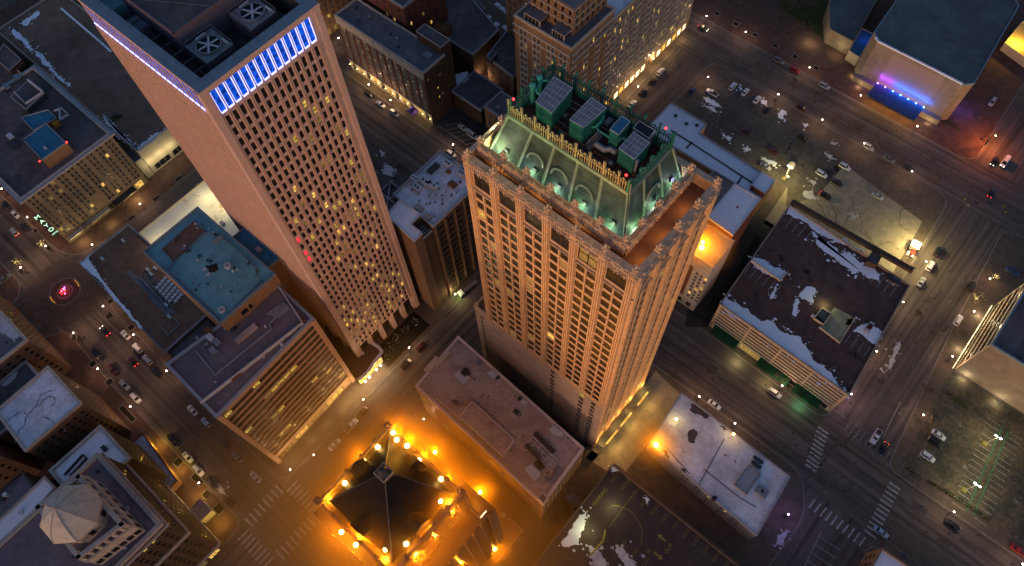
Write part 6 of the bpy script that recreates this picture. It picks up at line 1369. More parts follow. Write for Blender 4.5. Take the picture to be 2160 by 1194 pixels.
GL_ = 'cars parked along the street by the teal roofed block'; GP = 'cars in the upper parking lot'; GT = 'cars along the street below the auditorium'; GR = 'cars along the wide street beside the garage'; GW = 'cars along the left street'
def cars(group, rows):
    for r in rows: car(*r[:6], z=r[6] if len(r) > 6 else 0, lit=r[7] if len(r) > 7 else '', group=group)
cars('cars on the street by the brown podium', [
 (264.6, 706.5, 'sedan', 'white', '-A', 'white sedan parked nearest the roundabout along the brown podium'),
 (289.8, 734.3, 'suv', 'white', '-A', 'white estate car parked second from the roundabout along the brown podium'),
 (310.9, 758.5, 'suv', 'silver', '-A', 'silver car between a white estate and a black car along the brown podium'),
 (333.3, 783.6, 'sedan', 'black', '-A', 'black car parked at the corner lamp of the brown podium'),
 (406, 865, 'sedan', 'white', '-A', 'white sedan parked under the corner of the mauve office roof'),
 (434.3, 891, 'hatch', 'pale blue', '-A', 'small pale car with a green tail parked below the office block corner'),
 (474, 935, 'suv', 'black', '-A', 'black car parked along the narrow end of the office block'),
 (501.3, 964.5, 'sedan', 'grey', '-A', 'grey car with a shiny roof parked behind a black car near the office block'),
 (539, 1006.4, 'sedan', 'silver', '-A', 'silver car parked nearest the lower left crossing by the office block'),
 (208.4, 750, 'van', 'black', 'A', 'large black van parked on the far side of the street from the podium'),
 (237.5, 780, 'suv', 'maroon', 'A', 'dark maroon car in the shade behind the black van'),
 (262.6, 811.7, 'sedan', 'silver', 'A', 'silver sedan parked beside a round planter across from the podium'),
 (286.9, 840, 'suv', 'white', 'A', 'white boxy car parked beside the long paved planter'),
 (366.4, 930, 'suv', 'black', 'A', 'black car parked at the start of the amber lit pavement'),
 (396.6, 964.5, 'sedan', 'white', 'A', 'first white sedan along the amber lit pavement'),
 (418.8, 991.8, 'suv', 'white', 'A', 'white car with a dark sunroof along the amber lit pavement'),
 (446, 1019, 'suv', 'black', 'A', 'black car in front of dirty snow along the amber lit pavement'),
 (482.4, 1058.8, 'sedan', 'maroon', 'A', 'dark red car parked nearest the crossing below the domed tower'),
 (221, 698, 'sedan', 'black', '-A', 'dark car with glowing red tail lamps entering the roundabout', 0, 'on'),
 (279.7, 761.8, 'sedan', 'maroon', '-A', 'dark moving car with red tail lamps in the middle of the left street', 0, 'tail'),
 (12.7, 431.8, 'sedan', 'black', 'A', 'black car at the left edge of the photo beside the tan hotel'),
 (32.5, 452, 'sedan', 'white', 'A', 'white car parked beside the tan hotel near its name sign'),
 (54.6, 477.7, 'sedan', 'black', 'A', 'black car parked below the hotel name sign'),
 (30, 488.8, 'suv', 'silver', '-A', 'silver car with glowing red tail lamps beside the tan hotel', 0, 'tail'),
 (10, 587, 'sedan', 'grey', 'B', 'grey car at the left edge beside the roundabout')])
cars('cars on the avenue between the towers', [
 (889, 731.7, 'suv', 'maroon', 'B', 'dark brown car parked by the lamp at the pink tower garden'),
 (857.4, 768.5, 'suv', 'black', 'B', 'black car parked in front of the lit entrance beside the pink tower'),
 (740.8, 897.9, 'pickup', 'white', 'B', 'white pickup truck parked in the orange glow by the office block'),
 (706, 938, 'sedan', 'white', 'B', 'white car parked behind the pickup by the office block lamps'),
 (768, 866, 'sedan', 'maroon', 'B', 'dark car parked in the orange glow in front of the white pickup')])
cars('cars below the brick hotel and in its alley', [
 (778.6, 197.7, 'sedan', 'black', 'A', 'black car at the kerb under the first lamp of the brick hotel'),
 (803, 219.4, 'sedan', 'white', 'A', 'white car at the kerb in front of the brick hotel'),
 (832, 238.5, 'suv', 'silver', 'A', 'silver car at the kerb next to the purple canopy of the brick hotel'),
 (976.3, 269, 'sedan', 'silver', 'A', 'silver sedan parked in the alley beside the brick hotel'),
 (996, 285, 'van', 'silver', 'A', 'pale blue-grey van parked at the mouth of the hotel alley'),
 (1025.5, 210, 'sedan', 'silver', 'A', 'silver car under the wall deep in the hotel alley'),
 (705, 117, 'sedan', 'red', 'A', 'red car at the upper end of the street left of the brick hotel'),
 (952, 325, 'suv', 'silver', 'A', 'silver car parked beyond the snow roofed bank')])
cars('cars along the kerb of the ornate tower', [
 (1393, 151, 'suv', 'white', 'B', 'white car parked highest along the lit shopfronts of the ornate tower'),
 (1376, 172.5, 'sedan', 'black', 'B', 'black car between the two lamps of the ornate tower kerb'),
 (1355.8, 195, 'suv', 'black', 'B', 'dark estate car under the lower lamp of the ornate tower kerb'),
 (1333.7, 219, 'sedan', 'white', 'B', 'white car with a dark roof parked behind the copper cresting')])
cars(GP, [
 (1459, 194, 'pickup', 'blue', 'B', 'blue pickup truck parked at the corner of the snow roofed block'),
 (1502, 196, 'pickup', 'white', '-A', 'white pickup truck beside long streaks of snow', K),
 (1545.5, 182, 'suv', 'white', 'B', 'white boxy car at the top row of the upper parking lot', K),
 (1572, 194, 'sedan', 'white', 'B', 'middle one of three white cars in the top row of the upper lot', K),
 (1596.8, 210, 'sedan', 'white', 'B', 'white car next to a patch of snow at the end of the top row', K),
 (1621, 228, 'sedan', 'black', 'B', 'black car beside the snow patch in the top row of the upper lot', K),
 (1575.7, 277, 'sedan', 'maroon', 'A', 'dark car alone in the middle of the upper lot', K),
 (1694, 291.5, 'suv', 'black', 'A', 'black car parked alone on the right of the upper lot', K),
 (1632.6, 319, 'sedan', 'maroon', 'A', 'dark maroon car parked above the yellow floodlight', K),
 (1615, 351, 'sedan', 'silver', 'A', 'silver car against the snow roofed block near the yellow floodlight', K),
 (1781.7, 351.8, 'suv', 'white', 'A', 'white estate car among the cracks of the upper lot', K),
 (1733, 366.8, 'suv', 'white', 'A', 'white car with dark windows right of the yellow floodlight', K),
 (1766.6, 385, 'sedan', 'black', 'A', 'black car parked close behind a white car in the upper lot', K),
 (1741.5, 413.4, 'suv', 'black', 'A', 'black car with glowing tail lamps beside scattered snow', K, 'tail'),
 (1851.4, 413.4, 'sedan', 'silver', 'A', 'silver car alone on the pale yellow part of the lot', K)])
cars(GT, [
 (1483.5, 58.6, 'sedan', 'black', 'A', 'dark moving car with lit lamps at the top of the upper street', 0, 'on'),
 (1642.7, 128, 'suv', 'grey', 'A', 'grey car parked along the brick plaza of the auditorium'),
 (1676.9, 148, 'suv', 'red', 'A', 'red car parked along the brick plaza of the auditorium'),
 (1739, 181.6, 'suv', 'silver', 'A', 'silver car parked left of the auditorium canopy'),
 (1691, 228, 'suv', 'maroon', 'A', 'dark red car under the bare trees of the upper lot edge'),
 (1832.6, 310, 'suv', 'silver', 'A', 'silver car at the kerb beside a lamp across from the auditorium'),
 (1875.5, 335, 'sedan', 'grey', 'A', 'grey car second in the kerb row across from the auditorium'),
 (1917, 355, 'sedan', 'black', 'A', 'black car last in the kerb row across from the auditorium')])
cars('cars on the street right of the auditorium', [
 (2093, 215, 'suv', 'silver', '-B', 'silver-blue car on the curved street right of the auditorium'),
 (2097.6, 340, 'sedan', 'black', '-B', 'black car waiting beside a white van at the upper crossing', 0, 'front'),
 (2119.4, 341.7, 'van', 'white', '-B', 'white van waiting at the upper crossing', 0, 'front'),
 (2091.6, 407, 'sedan', 'black', 'B', 'dark car with round red lamps driving below the upper crossing', 0, 'tail')])
cars(GR, [
 (1977.7, 530.6, 'suv', 'black', 'B', 'black car parked by the small lit kiosk'),
 (1962.6, 560.8, 'suv', 'white', 'B', 'white car parked beside the lamp at the garage corner'),
 (1943.5, 594.3, 'sedan', 'silver', 'B', 'silver car parked behind the white car at the garage corner'),
 (2021.2, 675.4, 'suv', 'white', 'B', 'white estate car parked beside the striped parapet building'),
 (2051, 604, 'suv', 'black', 'B', 'dark snow dusted car near the glowing small tree'),
 (2135, 572.5, 'sedan', 'blue', 'A', 'dark blue car beside the upper corner of the striped building', K),
 (1848, 921, 'pickup', 'white', '-B', 'white pickup truck with lit lamps waiting at the crossing', 0, 'tail'),
 (1862.8, 946.4, 'sedan', 'black', '-B', 'black car with lit lamps beside the waiting white pickup', 0, 'tail'),
 (1634, 829, 'suv', 'silver', 'A', 'silver car parked in front of the garage awnings'),
 (1507, 853.6, 'sedan', 'white', 'A', 'white sedan parked along the small snow roofed block'),
 (1858.8, 1122.3, 'sedan', 'pale blue', 'A', 'pale blue car at the corner crossing by the brick corner block'),
 (2009.5, 1107, 'sedan', 'black', 'A', 'black car under the lamp below the lower parking lot')])
cars('cars in the lower parking lot', [
 (1980, 917.3, 'sedan', 'white', 'A', 'upper of two white cars in the lower parking lot', K),
 (1972.7, 933, 'suv', 'black', 'A', 'black car between two white cars in the lower parking lot', K),
 (1957, 963, 'suv', 'white', 'A', 'lower of two white cars in the lower parking lot with a dark sunroof', K),
 (2148.5, 1160.8, 'sedan', 'red', 'A', 'red car in the bottom right corner', K)])
cars('cars on decks', [
 (1834, 690, 'convertible', 'silver', 'B', 'open silver convertible standing in snow on the garage roof', 20.55),
 (1885.6, 592.6, 'sedan', 'black', 'A', 'dark car half covered in snow in the corner of the garage roof', 20.55),
 (246, 246, 'suv', 'black', 'B', 'black car parked alone on the bare ramp deck', 16.55)])
# ================================================================ lamps
LP_E = 1350.0
def light(name, kind, energy, col, loc, parent=None, r=.3, rot=None, spot=None):
    d = bpy.data.lights.new(name, kind); d.energy = energy * .8; d.color = col
    if kind in ('POINT', 'SPOT'): d.shadow_soft_size = r
    if spot: d.spot_size = spot; d.spot_blend = .9
    o = bpy.data.objects.new(name, d); sc.collection.objects.link(o); o.location = loc
    if rot is not None: o.rotation_euler = rot
    if parent is not None: o.parent = parent
    return o
def lamp_proto(kind):
    root = bpy.data.objects.new('street_lamp', None); sc.collection.objects.link(root); root.empty_display_size = .5; b = MB()
    if kind == 'globe':
        b.cyl((0, 0), .2, 0, .5, DMETAL, 8, r1=.12); b.cyl((0, 0), .07, .5, 4.6, DMETAL, 6); b.cyl((0, 0), .16, 4.6, 4.75, DMETAL, 8); b.build('pole', root)
        b = MB(); b.ball((0, 0, 5.0), .30, E_WHT, 10, 6); b.build('lamp_globe', root)
        b = MB(); b.cyl((0, 0), .2, 5.28, 5.4, DMETAL, 8, r1=.05); b.build('lamp_cap', root)
        light('lamp_light', 'POINT', LP_E, (1.0, .58, .33), (0, 0, 5.55), root, .35)
    elif kind == 'sodium':
        b.cyl((0, 0), .14, 0, 8, DMETAL, 6, r1=.08); b.tube([(0, 0, 8), (.6, 0, 8.5), (1.8, 0, 8.6)], .06, .05, DMETAL, 5); b.build('pole', root)
        b = MB(); b.ball((1.9, 0, 8.45), .32, E_YEL, 8, 5, .6); b.build('lamp_head', root)
        light('lamp_light', 'POINT', LP_E * 7, (1.0, .26, .06), (1.9, 0, 8.0), root, .35)
    elif kind == 'mast':
        b.cyl((0, 0), .2, 0, 9.5, LMETAL, 6, r1=.1); b.box((0, 0), 1.7, 1.7, 0, .5, PAINTY)
        b.tube([(-.9, 0, 9.4), (.9, 0, 9.4)], .06, .06, LMETAL, 5); b.build('pole', root)
        b = MB(); b.box((-.9, 0), .7, .4, 9.2, 9.4, E_COOL); b.build('lamp_head', root); b = MB(); b.box((.9, 0), .7, .4, 9.2, 9.4, E_COOL); b.build('lamp_head', root)
        light('lamp_light', 'POINT', LP_E * 2.6, (1, .88, .42), (0, 0, 8.9), root, .5)
    elif kind == 'violet':
        b.cyl((0, 0), .2, 0, .5, DMETAL, 8, r1=.12); b.cyl((0, 0), .07, .5, 4.6, DMETAL, 6); b.build('pole', root)
        b = MB(); b.ball((0, 0, 5.0), .36, E_VIO, 10, 6); b.build('lamp_globe', root)
        light('lamp_light', 'POINT', LP_E * .7, (.6, .35, 1.0), (0, 0, 5.6), root, .35)
    return root

_lamp = {}
def lamp(px, py, label, kind='globe', zl=None, z=KH, rz=0.0, group='street lamps'):
    r = _lamp.get(kind)
    if r is None: r = lamp_proto(kind); _lamp[kind] = r; o = r
    else: o = copy_tree(r)
    zh = {'globe': 5.0, 'violet': 5.0, 'sodium': 8.5, 'mast': 9.3}[kind]; c = P(px, py, z + zh)
    if kind == 'sodium': c = c - Vector((1.9 * math.cos(rz), 1.9 * math.sin(rz), 0))
    o.location = (c.x, c.y, z); o.rotation_euler = (0, 0, rz); o.name = 'street_lamp'; tag(o, label, 'street lamp', group); return o
for x, y, t in (
 (1490.5, 33.5, 'lit globe lamp highest along the brick plaza at the top'), (1573, 67, 'lit globe lamp beside the third tree square of the plaza'),
 (1708, 142, 'lit globe lamp on the plaza beside the red car'), (1815.9, 201, 'lit globe lamp at the left end of the auditorium canopy'),
 (1935, 266, 'lit globe lamp at the right end of the auditorium canopy'), (1493.8, 162.5, 'lit globe lamp at the upper corner of the parking lot'),
 (1642, 198.6, 'lit globe lamp at the lot edge above the snow patch'), (1735, 252, 'lit globe lamp among bare trees at the lot edge'),
 (1823, 302, 'lit globe lamp beside the silver car across from the auditorium'), (1924, 361, 'lit globe lamp beside the last black car of the kerb row'),
 (1378.5, 123, 'upper lit globe lamp along the ornate tower shopfronts'), (1346, 182, 'lower lit globe lamp along the ornate tower shopfronts'),
 (777.5, 178, 'first lit globe lamp in front of the brick hotel'), (823.5, 210.5, 'second lit globe lamp in front of the brick hotel'),
 (955.5, 304.5, 'lit globe lamp at the corner beyond the snow roofed bank'), (714, 80, 'lit globe lamp near the upper left corner of the brick hotel'), (1018.5, 163, 'lit globe lamp inside the dark hotel alley'),
 (960, 620, 'lit globe lamp at the street works between the towers'), (862.5, 733, 'lit globe lamp beside the pink tower garden'),
 (766, 842.5, 'lit globe lamp beyond the pink tower entrance'), (893.5, 884, 'lit globe lamp left of the tan roofed block'),
 (661.5, 959, 'lit globe lamp nearest the orange glow by the office block'), (612, 990.5, 'lit globe lamp on the office block corner plaza'),
 (295, 430, 'lit globe lamp in front of the tan hotel side entrance'), (57, 458, 'lit globe lamp between parked cars beside the tan hotel'),
 (3, 398, 'lit globe lamp at the far left edge'), (95.5, 518.5, 'lit globe lamp below the hotel sign'), (194, 516, 'lit globe lamp at the corner of the tan hotel'),
 (43, 564, 'lit globe lamp wrapped in bright twigs left of the roundabout'), (217, 645.5, 'lit globe lamp at the podium kerb by the roundabout'),
 (154, 702, 'lit globe lamp on the pavement below the roundabout'), (281, 705.5, 'lit globe lamp between white cars and the podium'),
 (205.5, 777.5, 'lit globe lamp beside the round planter across from the podium'), (351, 782, 'lit globe lamp at the corner of the office roof'),
 (274.5, 857.5, 'lit globe lamp in the long paved planter'), (419, 1018.5, 'lit globe lamp on the amber lit pavement'), (407, 1183, 'lit globe lamp at the bottom edge below the domed tower'),
 (1650, 813.5, 'lit globe lamp in front of the garage awnings'), (1475.5, 836, 'lit globe lamp at the upper corner of the small snow roofed block'),
 (1550.5, 893, 'lit globe lamp halfway along the small snow roofed block'), (1954, 551.5, 'lit globe lamp between the kiosk and the garage'),
 (1905.5, 637, 'lit globe lamp halfway along the garage side'), (1849.5, 741, 'lit globe lamp near the lower end of the garage side'),
 (2088.5, 587.5, 'lit lamp inside a glowing small tree on the wide street'), (2055, 656.5, 'lit globe lamp beside the striped building'),
 (2009.5, 751.5, 'lit globe lamp at the foot of the striped building'), (1948.5, 875, 'lit globe lamp on the walk beside the lower lot'),
 (2013, 1079.5, 'lit lamp above the black car below the lower lot'), (2158, 1190, 'lit lamp in the bottom right corner'),
 (1796, 831, 'lit globe lamp at the lower right corner of the garage')): lamp(x, y, t)
lamp(1663, 1085, 'violet globe lamp at the corner of the small snow roofed block', 'violet'); lamp(1780, 828.5, 'bluish lamp at the sharp corner of the garage', 'violet')
lamp(2100.5, 286, 'tall amber street light glowing red-orange at the upper crossing', 'sodium', rz=0.9)
lamp(2106, 922, 'upper twin headed mast between the green painted lines', 'mast', group='parking lot masts'); lamp(2062, 1023, 'lower twin headed mast between the green painted lines', 'mast', group='parking lot masts')
lamp(1667, 352, 'tall yellow floodlight mast at the corner of the snow roofed block', 'mast', group='parking lot masts')
# area of warm light near the kiosk
def flood(px, py, z, label, e, col, m_, r=.45, pole=3.0, name='floodlight', parent_tag=True):
    c = P(px, py, z); root = empty(name, label, 'floodlight', (c.x, c.y, z - pole)); b = MB(); b.cyl((0, 0), .08, 0, pole - .3, DMETAL, 6); b.build('stand', root)
    b = MB(); b.ball((0, 0, pole), r, m_, 8, 6); b.build('lamp_head', root); light('lamp_light', 'POINT', e, col, (0, 0, pole + r + .15), root, r); return root
SOD = (1.0, .38, .02)
flood(1482.5, 511, 41.6, 'upper orange floodlight on the glowing flat roof', 5500, SOD, E_SOD, .7, 2.6); flood(1480.5, 522, 41.0, 'lower and larger orange floodlight on the glowing flat roof', 9000, SOD, E_SOD, 1.0, 2.0)
flood(1384, 938.5, 15.2, 'blazing orange floodlight at the left corner of the small snow roofed block', 6000, SOD, E_SOD, .9, 3.0)
flood(1426.5, 884.5, 14.0, 'yellow floodlight on the small snow roofed block', 160, (1, .8, .35), E_YEL, .5, 1.8); flood(1547.5, 915.5, 14.6, 'pale orange floodlight on the street edge of the small snow roofed block', 300, (1, .6, .25), E_SOD, .45, 2.4)
# lamps of the pyramid roofed tower
PHL = [(829.5, 913, 99), (837, 928, 99), (859, 940.5, 98.5), (883.5, 971, 98.5), (797, 943.5, 98.5), (767.5, 973, 98.5), (727.5, 1019, 98.5), (711, 1052.5, 98.5), (930.5, 1011, 98.5), (962, 1042.5, 86), (929, 1057, 98.5), (938, 1078, 94), (892, 1104.5, 98.5), (907, 1119, 90), (770, 1113.5, 98.5), (778, 1122, 98), (720.5, 1122.5, 90), (751, 1149.5, 88), (814, 1159, 98.5), (820, 1158, 98), (857, 1147.5, 98.5), (876.5, 1160, 92), (847, 1192, 90), (964, 1177.5, 60)]
rtag = ['among the northern corner lamps', 'brightest of the northern corner lamps']
for i, (x, y, z) in enumerate(PHL):
    c = P(x, y, z); o = bpy.data.objects.new('crown_lamp', None); sc.collection.objects.link(o); o.location = (c.x, c.y, z - 1.4)
    tag(o, 'blazing round orange lamp on the crown of the pyramid roofed tower', 'crown lamp', 'orange lamps around the pyramid roof')
    b = MB(); b.cyl((0, 0), .08, 0, 1.1, DMETAL, 6); b.build('bracket', o); b = MB(); b.ball((0, 0, 1.5), .62, E_SOD, 10, 7); b.build('lamp_globe', o); ov = Vector((c.x + 49.5, c.y - 3)).normalized() * 2.0; light('lamp_light', 'POINT', 5200, SOD, (ov.x, ov.y, .2), o, .5)
for x, y, z, e, t in ((917.5, 954, 20, 12000, 'large orange flood lamp nearest the tan roofed block above the base terrace'), (1012.5, 1038, 20, 15000, 'large orange flood lamp with a wide glow on the right of the base terrace'), (1004, 1102, 18, 7000, 'orange flood lamp between two wide glowing ones on the base terrace'), (1043, 1158, 20, 15000, 'large orange flood lamp nearest the parking deck')):
    flood(x, y, z, t, e, SOD, E_SOD, .75, 5.5)
# lights washing the copper roof
for x, y, z, t, e, cc in ((1044, 276, 142.5, 'white floodlight on the far left corner of the copper roof', 1100, (.85, 1, .6)), (1043.5, 327, 142.5, 'white-yellow floodlight at the left front corner of the copper roof', 1500, (1, 1, .55))):
    flood(x, y, z, t, e, cc, E_COOL, .5, 1.4)
for x, y, t in ((1104, 368, 'first small violet lamp in front of the copper roof from the left'), (1166, 413, 'second small violet lamp in front of the copper roof from the left'), (1227.5, 457.5, 'third small violet lamp in front of the copper roof from the left'), (1290.5, 502, 'small violet lamp nearest the front corner of the copper roof'), (1391, 438, 'small violet lamp on the right side nearest the front of the copper roof'), (1432, 386.5, 'small violet lamp on the right side farther from the front corner')):
    flood(x, y, 142.1, t, 70, (.6, .5, 1), E_VIO, .36, 1.0, 'roof_lamp')
for i, u in enumerate((.10, .31, .50, .69, .9)):
    p = mp(0, u, 0) + Vector((0, -1.2, .9)); o = empty('uplight', 'green-white uplight in the gutter walk at the foot of the copper roof', 'uplight', (p.x, p.y, 141.05), 'uplights washing the copper roof'); b = MB(); b.box((0, 0), .5, .3, 0, .5, DMETAL); b.build('housing', o)
    b = MB(); b.face([(-.2, -.1, .51), (.2, -.1, .51), (.2, .1, .51), (-.2, .1, .51)], E_COOL); b.build('lamp_glass', o); light('lamp_light', 'POINT', 400, (.68, 1, .60), (0, .1, .75), o, .2)
for i, u in enumerate((.15, .5, .86)):
    p = mp(1, u, 0) + Vector((1.1, 0, .9)); o = empty('uplight', 'green-white uplight in the gutter walk at the foot of the copper roof', 'uplight', (p.x, p.y, 141.05), 'uplights washing the copper roof'); b = MB(); b.box((0, 0), .3, .5, 0, .5, DMETAL); b.build('housing', o)
    b = MB(); b.face([(-.1, -.2, .51), (.1, -.2, .51), (.1, .2, .51), (-.1, .2, .51)], E_COOL); b.build('lamp_glass', o); light('lamp_light', 'POINT', 400, (.68, 1, .60), (-.1, 0, .75), o, .2)
for i, u in enumerate((.2, .55)):
    p = mp(3, u, 0) + Vector((-.8, 0, .9))
# lights that belong to buildings
def blight(B, e, col, loc, r=.4, kind='POINT'): o = light('lamp_light', kind, e, col, loc, None, r); fit(o, B.root); return o
for k in range(7): blight(A_, 1100 if k > 1 else 800, (.02, .14, 1) if k > 1 else (.3, .04, 1), (-32.2 + k * 3.95, 297.7, 8.0), .25)
for x in (-28, -20, -12): blight(A_, 1100, (1, .55, .12), (x, 290.5, 4.6))
for x, y in ((-39, 295), (-3, 295), (-44.5, 299.5)): blight(A_, 220, (1, .8, .45), (x, y, 1.2))
blight(A3, 220, (.12, .12, 1), (-50, 318, 9)); blight(A_, 1500, (.12, .10, 1), (6, 312, 6)); blight(A4, 6000, (1, .6, .08), (P(2150, 85, 7).x, P(2150, 85, 7).y, 8))
blight(A2, 900, (1, .8, .4), (-72, 305.5, 4)); blight(A2, 500, (1, .8, .4), (-58, 306.5, 4))
for k in range(11): blight(H_, 220, (1, .7, .25), (-241.4 + 5.14 * k, 143.6, 4.2), .3)
for p in ((470, 420), (400, 455), (330, 500), (430, 400)): c = P(*p, 22); blight(PW, 1700, (1, .82, .42), c, .5)
for y in (40, 46, 52): blight(RP, 500, (1, .85, .45), (-267.5, y, 8), .4)
blight(ST, 500, (1, .85, .5), (80, 184, 2.2), .4); blight(ST, 700, (1, .85, .45), (100, 183, 2.2), .4); blight(ST, 500, (1, .85, .5), (66, 184.8, 2.2), .4); blight(ST, 600, (1, .85, .5), (59.5, 196, 2), .4); blight(ST, 600, (1, .85, .5), (58.8, 215, 2), .4)
for y in (74, 85, 96): blight(G, 450, (1, .72, .2), (-22.8, y, 3.6), .5)
for y in (71, 80, 89, 98): blight(G, 1500, (1, .55, .15), (-27.3, y, 9), .4)
blight(GA, 500, (.25, 1, .45), (22.5, 133.8, 2.6)); blight(GA, 700, (1, .9, .4), (-6, 134, 3)); blight(GA, 500, (1, .9, .4), (8, 134, 3)); blight(GA, 350, (.9, .9, .35), (7.5, 166, 22.6))
for x, cc, e in ((-70, (.8, 1, .3), 260), (-62, (1, .9, .3), 300), (-54, (1, .75, .2), 340), (-46.5, (1, .5, .12), 420), (-41, (1, .42, .08), 460)): blight(G, e, cc, (x, 74.6, 156.2), .2)
for y in (74, 82, 91): blight(G, 260, (1, .5, .14), (-31.8, y, 141.6), .3)
for x in (-72, -60, -48): blight(G, 90, (1, .55, .2), (x, 70.4, 141.2), .3)
c = P(1500, 1130, 2); 
for p in ((1100, 1160), (1180, 1110)): pass
blight(D_, 700, (1, .92, .45), (*P2(1290, 1070, 12), 15.5), .4); blight(D_, 700, (.9, 1, .5), (*P2(1240, 1120, 12), 15.5), .4)
blight(M_, 900, (1, .8, .35), (-264, 24, 3.2)); blight(M_, 700, (1, .8, .35), (-264, -6, 3.2)); blight(M_, 500, (1, .8, .35), (-262, 8, 3.2))
for x, y in ((-160, -41), (-146, -41.5), (-132, -43), (-118, -44)): blight(X_, 900, (1, .62, .1), (x, y + .6, 3.5))
for y in (17, 21.5, 25, 29): blight(O, 700, (1, .72, .32), (-115.5, y, 3.4), .3)
for y in (-10, 0, 8): blight(O, 500, (1, .66, .25), (-115.8, y, 3.4), .3)
for k in range(6): blight(N2, 600, (1, .68, .25), (-124.5, 206 + k * 12, 3.6), .4)
# pink tower entrance canopy with lanterns
EN = empty('entrance_pavilion', 'brightly lit glass entrance pavilion with a snow edged roof below the pink tower', 'pavilion', (-120, 33, 0))
def en(name, b): return fit(b.build(name), EN)
b = MB(); q = [P2(757, 795, 6), P2(809, 741, 6), P2(786, 722, 6), P2(740, 750, 6), P2(722, 738, 6), P2(702, 712, 6)]; q = [P2(757, 803, 6), P2(808, 742, 6), P2(785, 722, 6), P2(752, 748, 6), P2(704, 712, 6)]
A = sum(q[i][0] * q[(i + 1) % 5][1] - q[(i + 1) % 5][0] * q[i][1] for i in range(5)); q = q if A > 0 else q[::-1]; b.prism(q, 5.5, 6.2, DMETAL, mat('pavilion_roof', (.10, .06, .05), .8, var=.15)); en('roof', b)
b = MB()
for a in ([(757, 800), (775, 785), (790, 762), (806, 742)], [(752, 750), (768, 744)], [(785, 724), (798, 732), (806, 742)]):
    pts = [V2(P2(*t, 6.25)) for t in a]
    for i in range(len(pts) - 1): bar(b, pts[i], pts[i + 1], 1.3, SNOW, 6.26)
en('snow_edge', b)
b = MB(); a0 = V2(P2(759, 806, 3)); a1 = V2(P2(806, 757, 3)); b.obb((*a0, .2), (*(a1 - a0), 0), (-1.2, 0, 0), (0, 0, 5), CREAM)
for k in range(8): p = a0.lerp(a1, (k + .15) / 8); b.obb((*p, .5), (*((a1 - a0) * .09), 0), (.06, 0, 0), (0, 0, 4.2), L_WARM)
en('glass_front', b)
for k, t in enumerate((.12, .3, .62, .8)):
    b = MB(); p = a0.lerp(a1, t) + Vector((2.0, 0)); b.ball((p.x, p.y, 4.2), .42, E_WHT, 8, 5); b.tube([(p.x - 2, p.y, 4.6), (p.x, p.y, 4.6)], .06, .06, DMETAL, 4); en('lantern', b)
    fit(light('lamp_light', 'POINT', 900, (1, .75, .42), (p.x + .8, p.y, 4.2), None, .3), EN)
b = MB(); p = a0.lerp(a1, .45) + Vector((4, 0))
for k in range(8): b.obb((p.x, p.y - 3 + k * .8, .15), (2.6, 0, 0), (0, .35, 0), (0, 0, .06), DMETAL)
en('pavement_grating', b)
# ================================================================ trees
E_FAIRY = emis('fairy_bulb', (1.0, .72, .25), 6.0)
def tree(px, py, h, label, seed, z=KH, group=None, lit=False, ground=True):
    c = P(px, py, z if ground else z + h * .5); rr = random.Random(seed); root = empty('bare_tree', label, 'tree', (c.x, c.y, z), group); b = MB(); b.tube([(0, 0, 0), (rr.uniform(-.1, .1), rr.uniform(-.1, .1), h * .3)], h * .022, h * .015, BARK, 6); b.build('trunk', root)
    b = MB()
    def grow(p, d, L, r, n):
        q = p + d * L; b.tube([p, p.lerp(q, .5) + Vector((rr.uniform(-1, 1), rr.uniform(-1, 1), 0)) * L * .07, q], max(r, .035) * 1.5, max(r, .03), BARK, 3, cap=False)
        if n == 0: return
        for k in range(rr.choice([2, 3, 3]) if n > 1 else 3):
            a = rr.uniform(0, 6.28); sp = rr.uniform(.35, .8); o = d.orthogonal().normalized(); o = Matrix.Rotation(a, 3, d) @ o
            grow(p.lerp(q, rr.uniform(.7, 1)), (d + o * sp).normalized(), L * rr.uniform(.6, .82), r * .62, n - 1)
    for k in range(5): a = k * 1.256 + rr.uniform(-.3, .3); grow(Vector((0, 0, h * rr.uniform(.22, .32))), Vector((math.cos(a) * .7, math.sin(a) * .7, 1)).normalized(), h * .28, h * .013, 4)
    b.build('crown', root)
    if lit:
        b = MB()
        for k in range(40): b.ball((rr.gauss(0, h * .18), rr.gauss(0, h * .18), h * rr.uniform(.35, .95)), .05, E_FAIRY, 4, 3)
        o = b.build('fairy_lights', root); o['kind'] = 'stuff'; light('lamp_light', 'POINT', 160, (1, .7, .25), (0, 0, h * .6), root, .6)
    return root
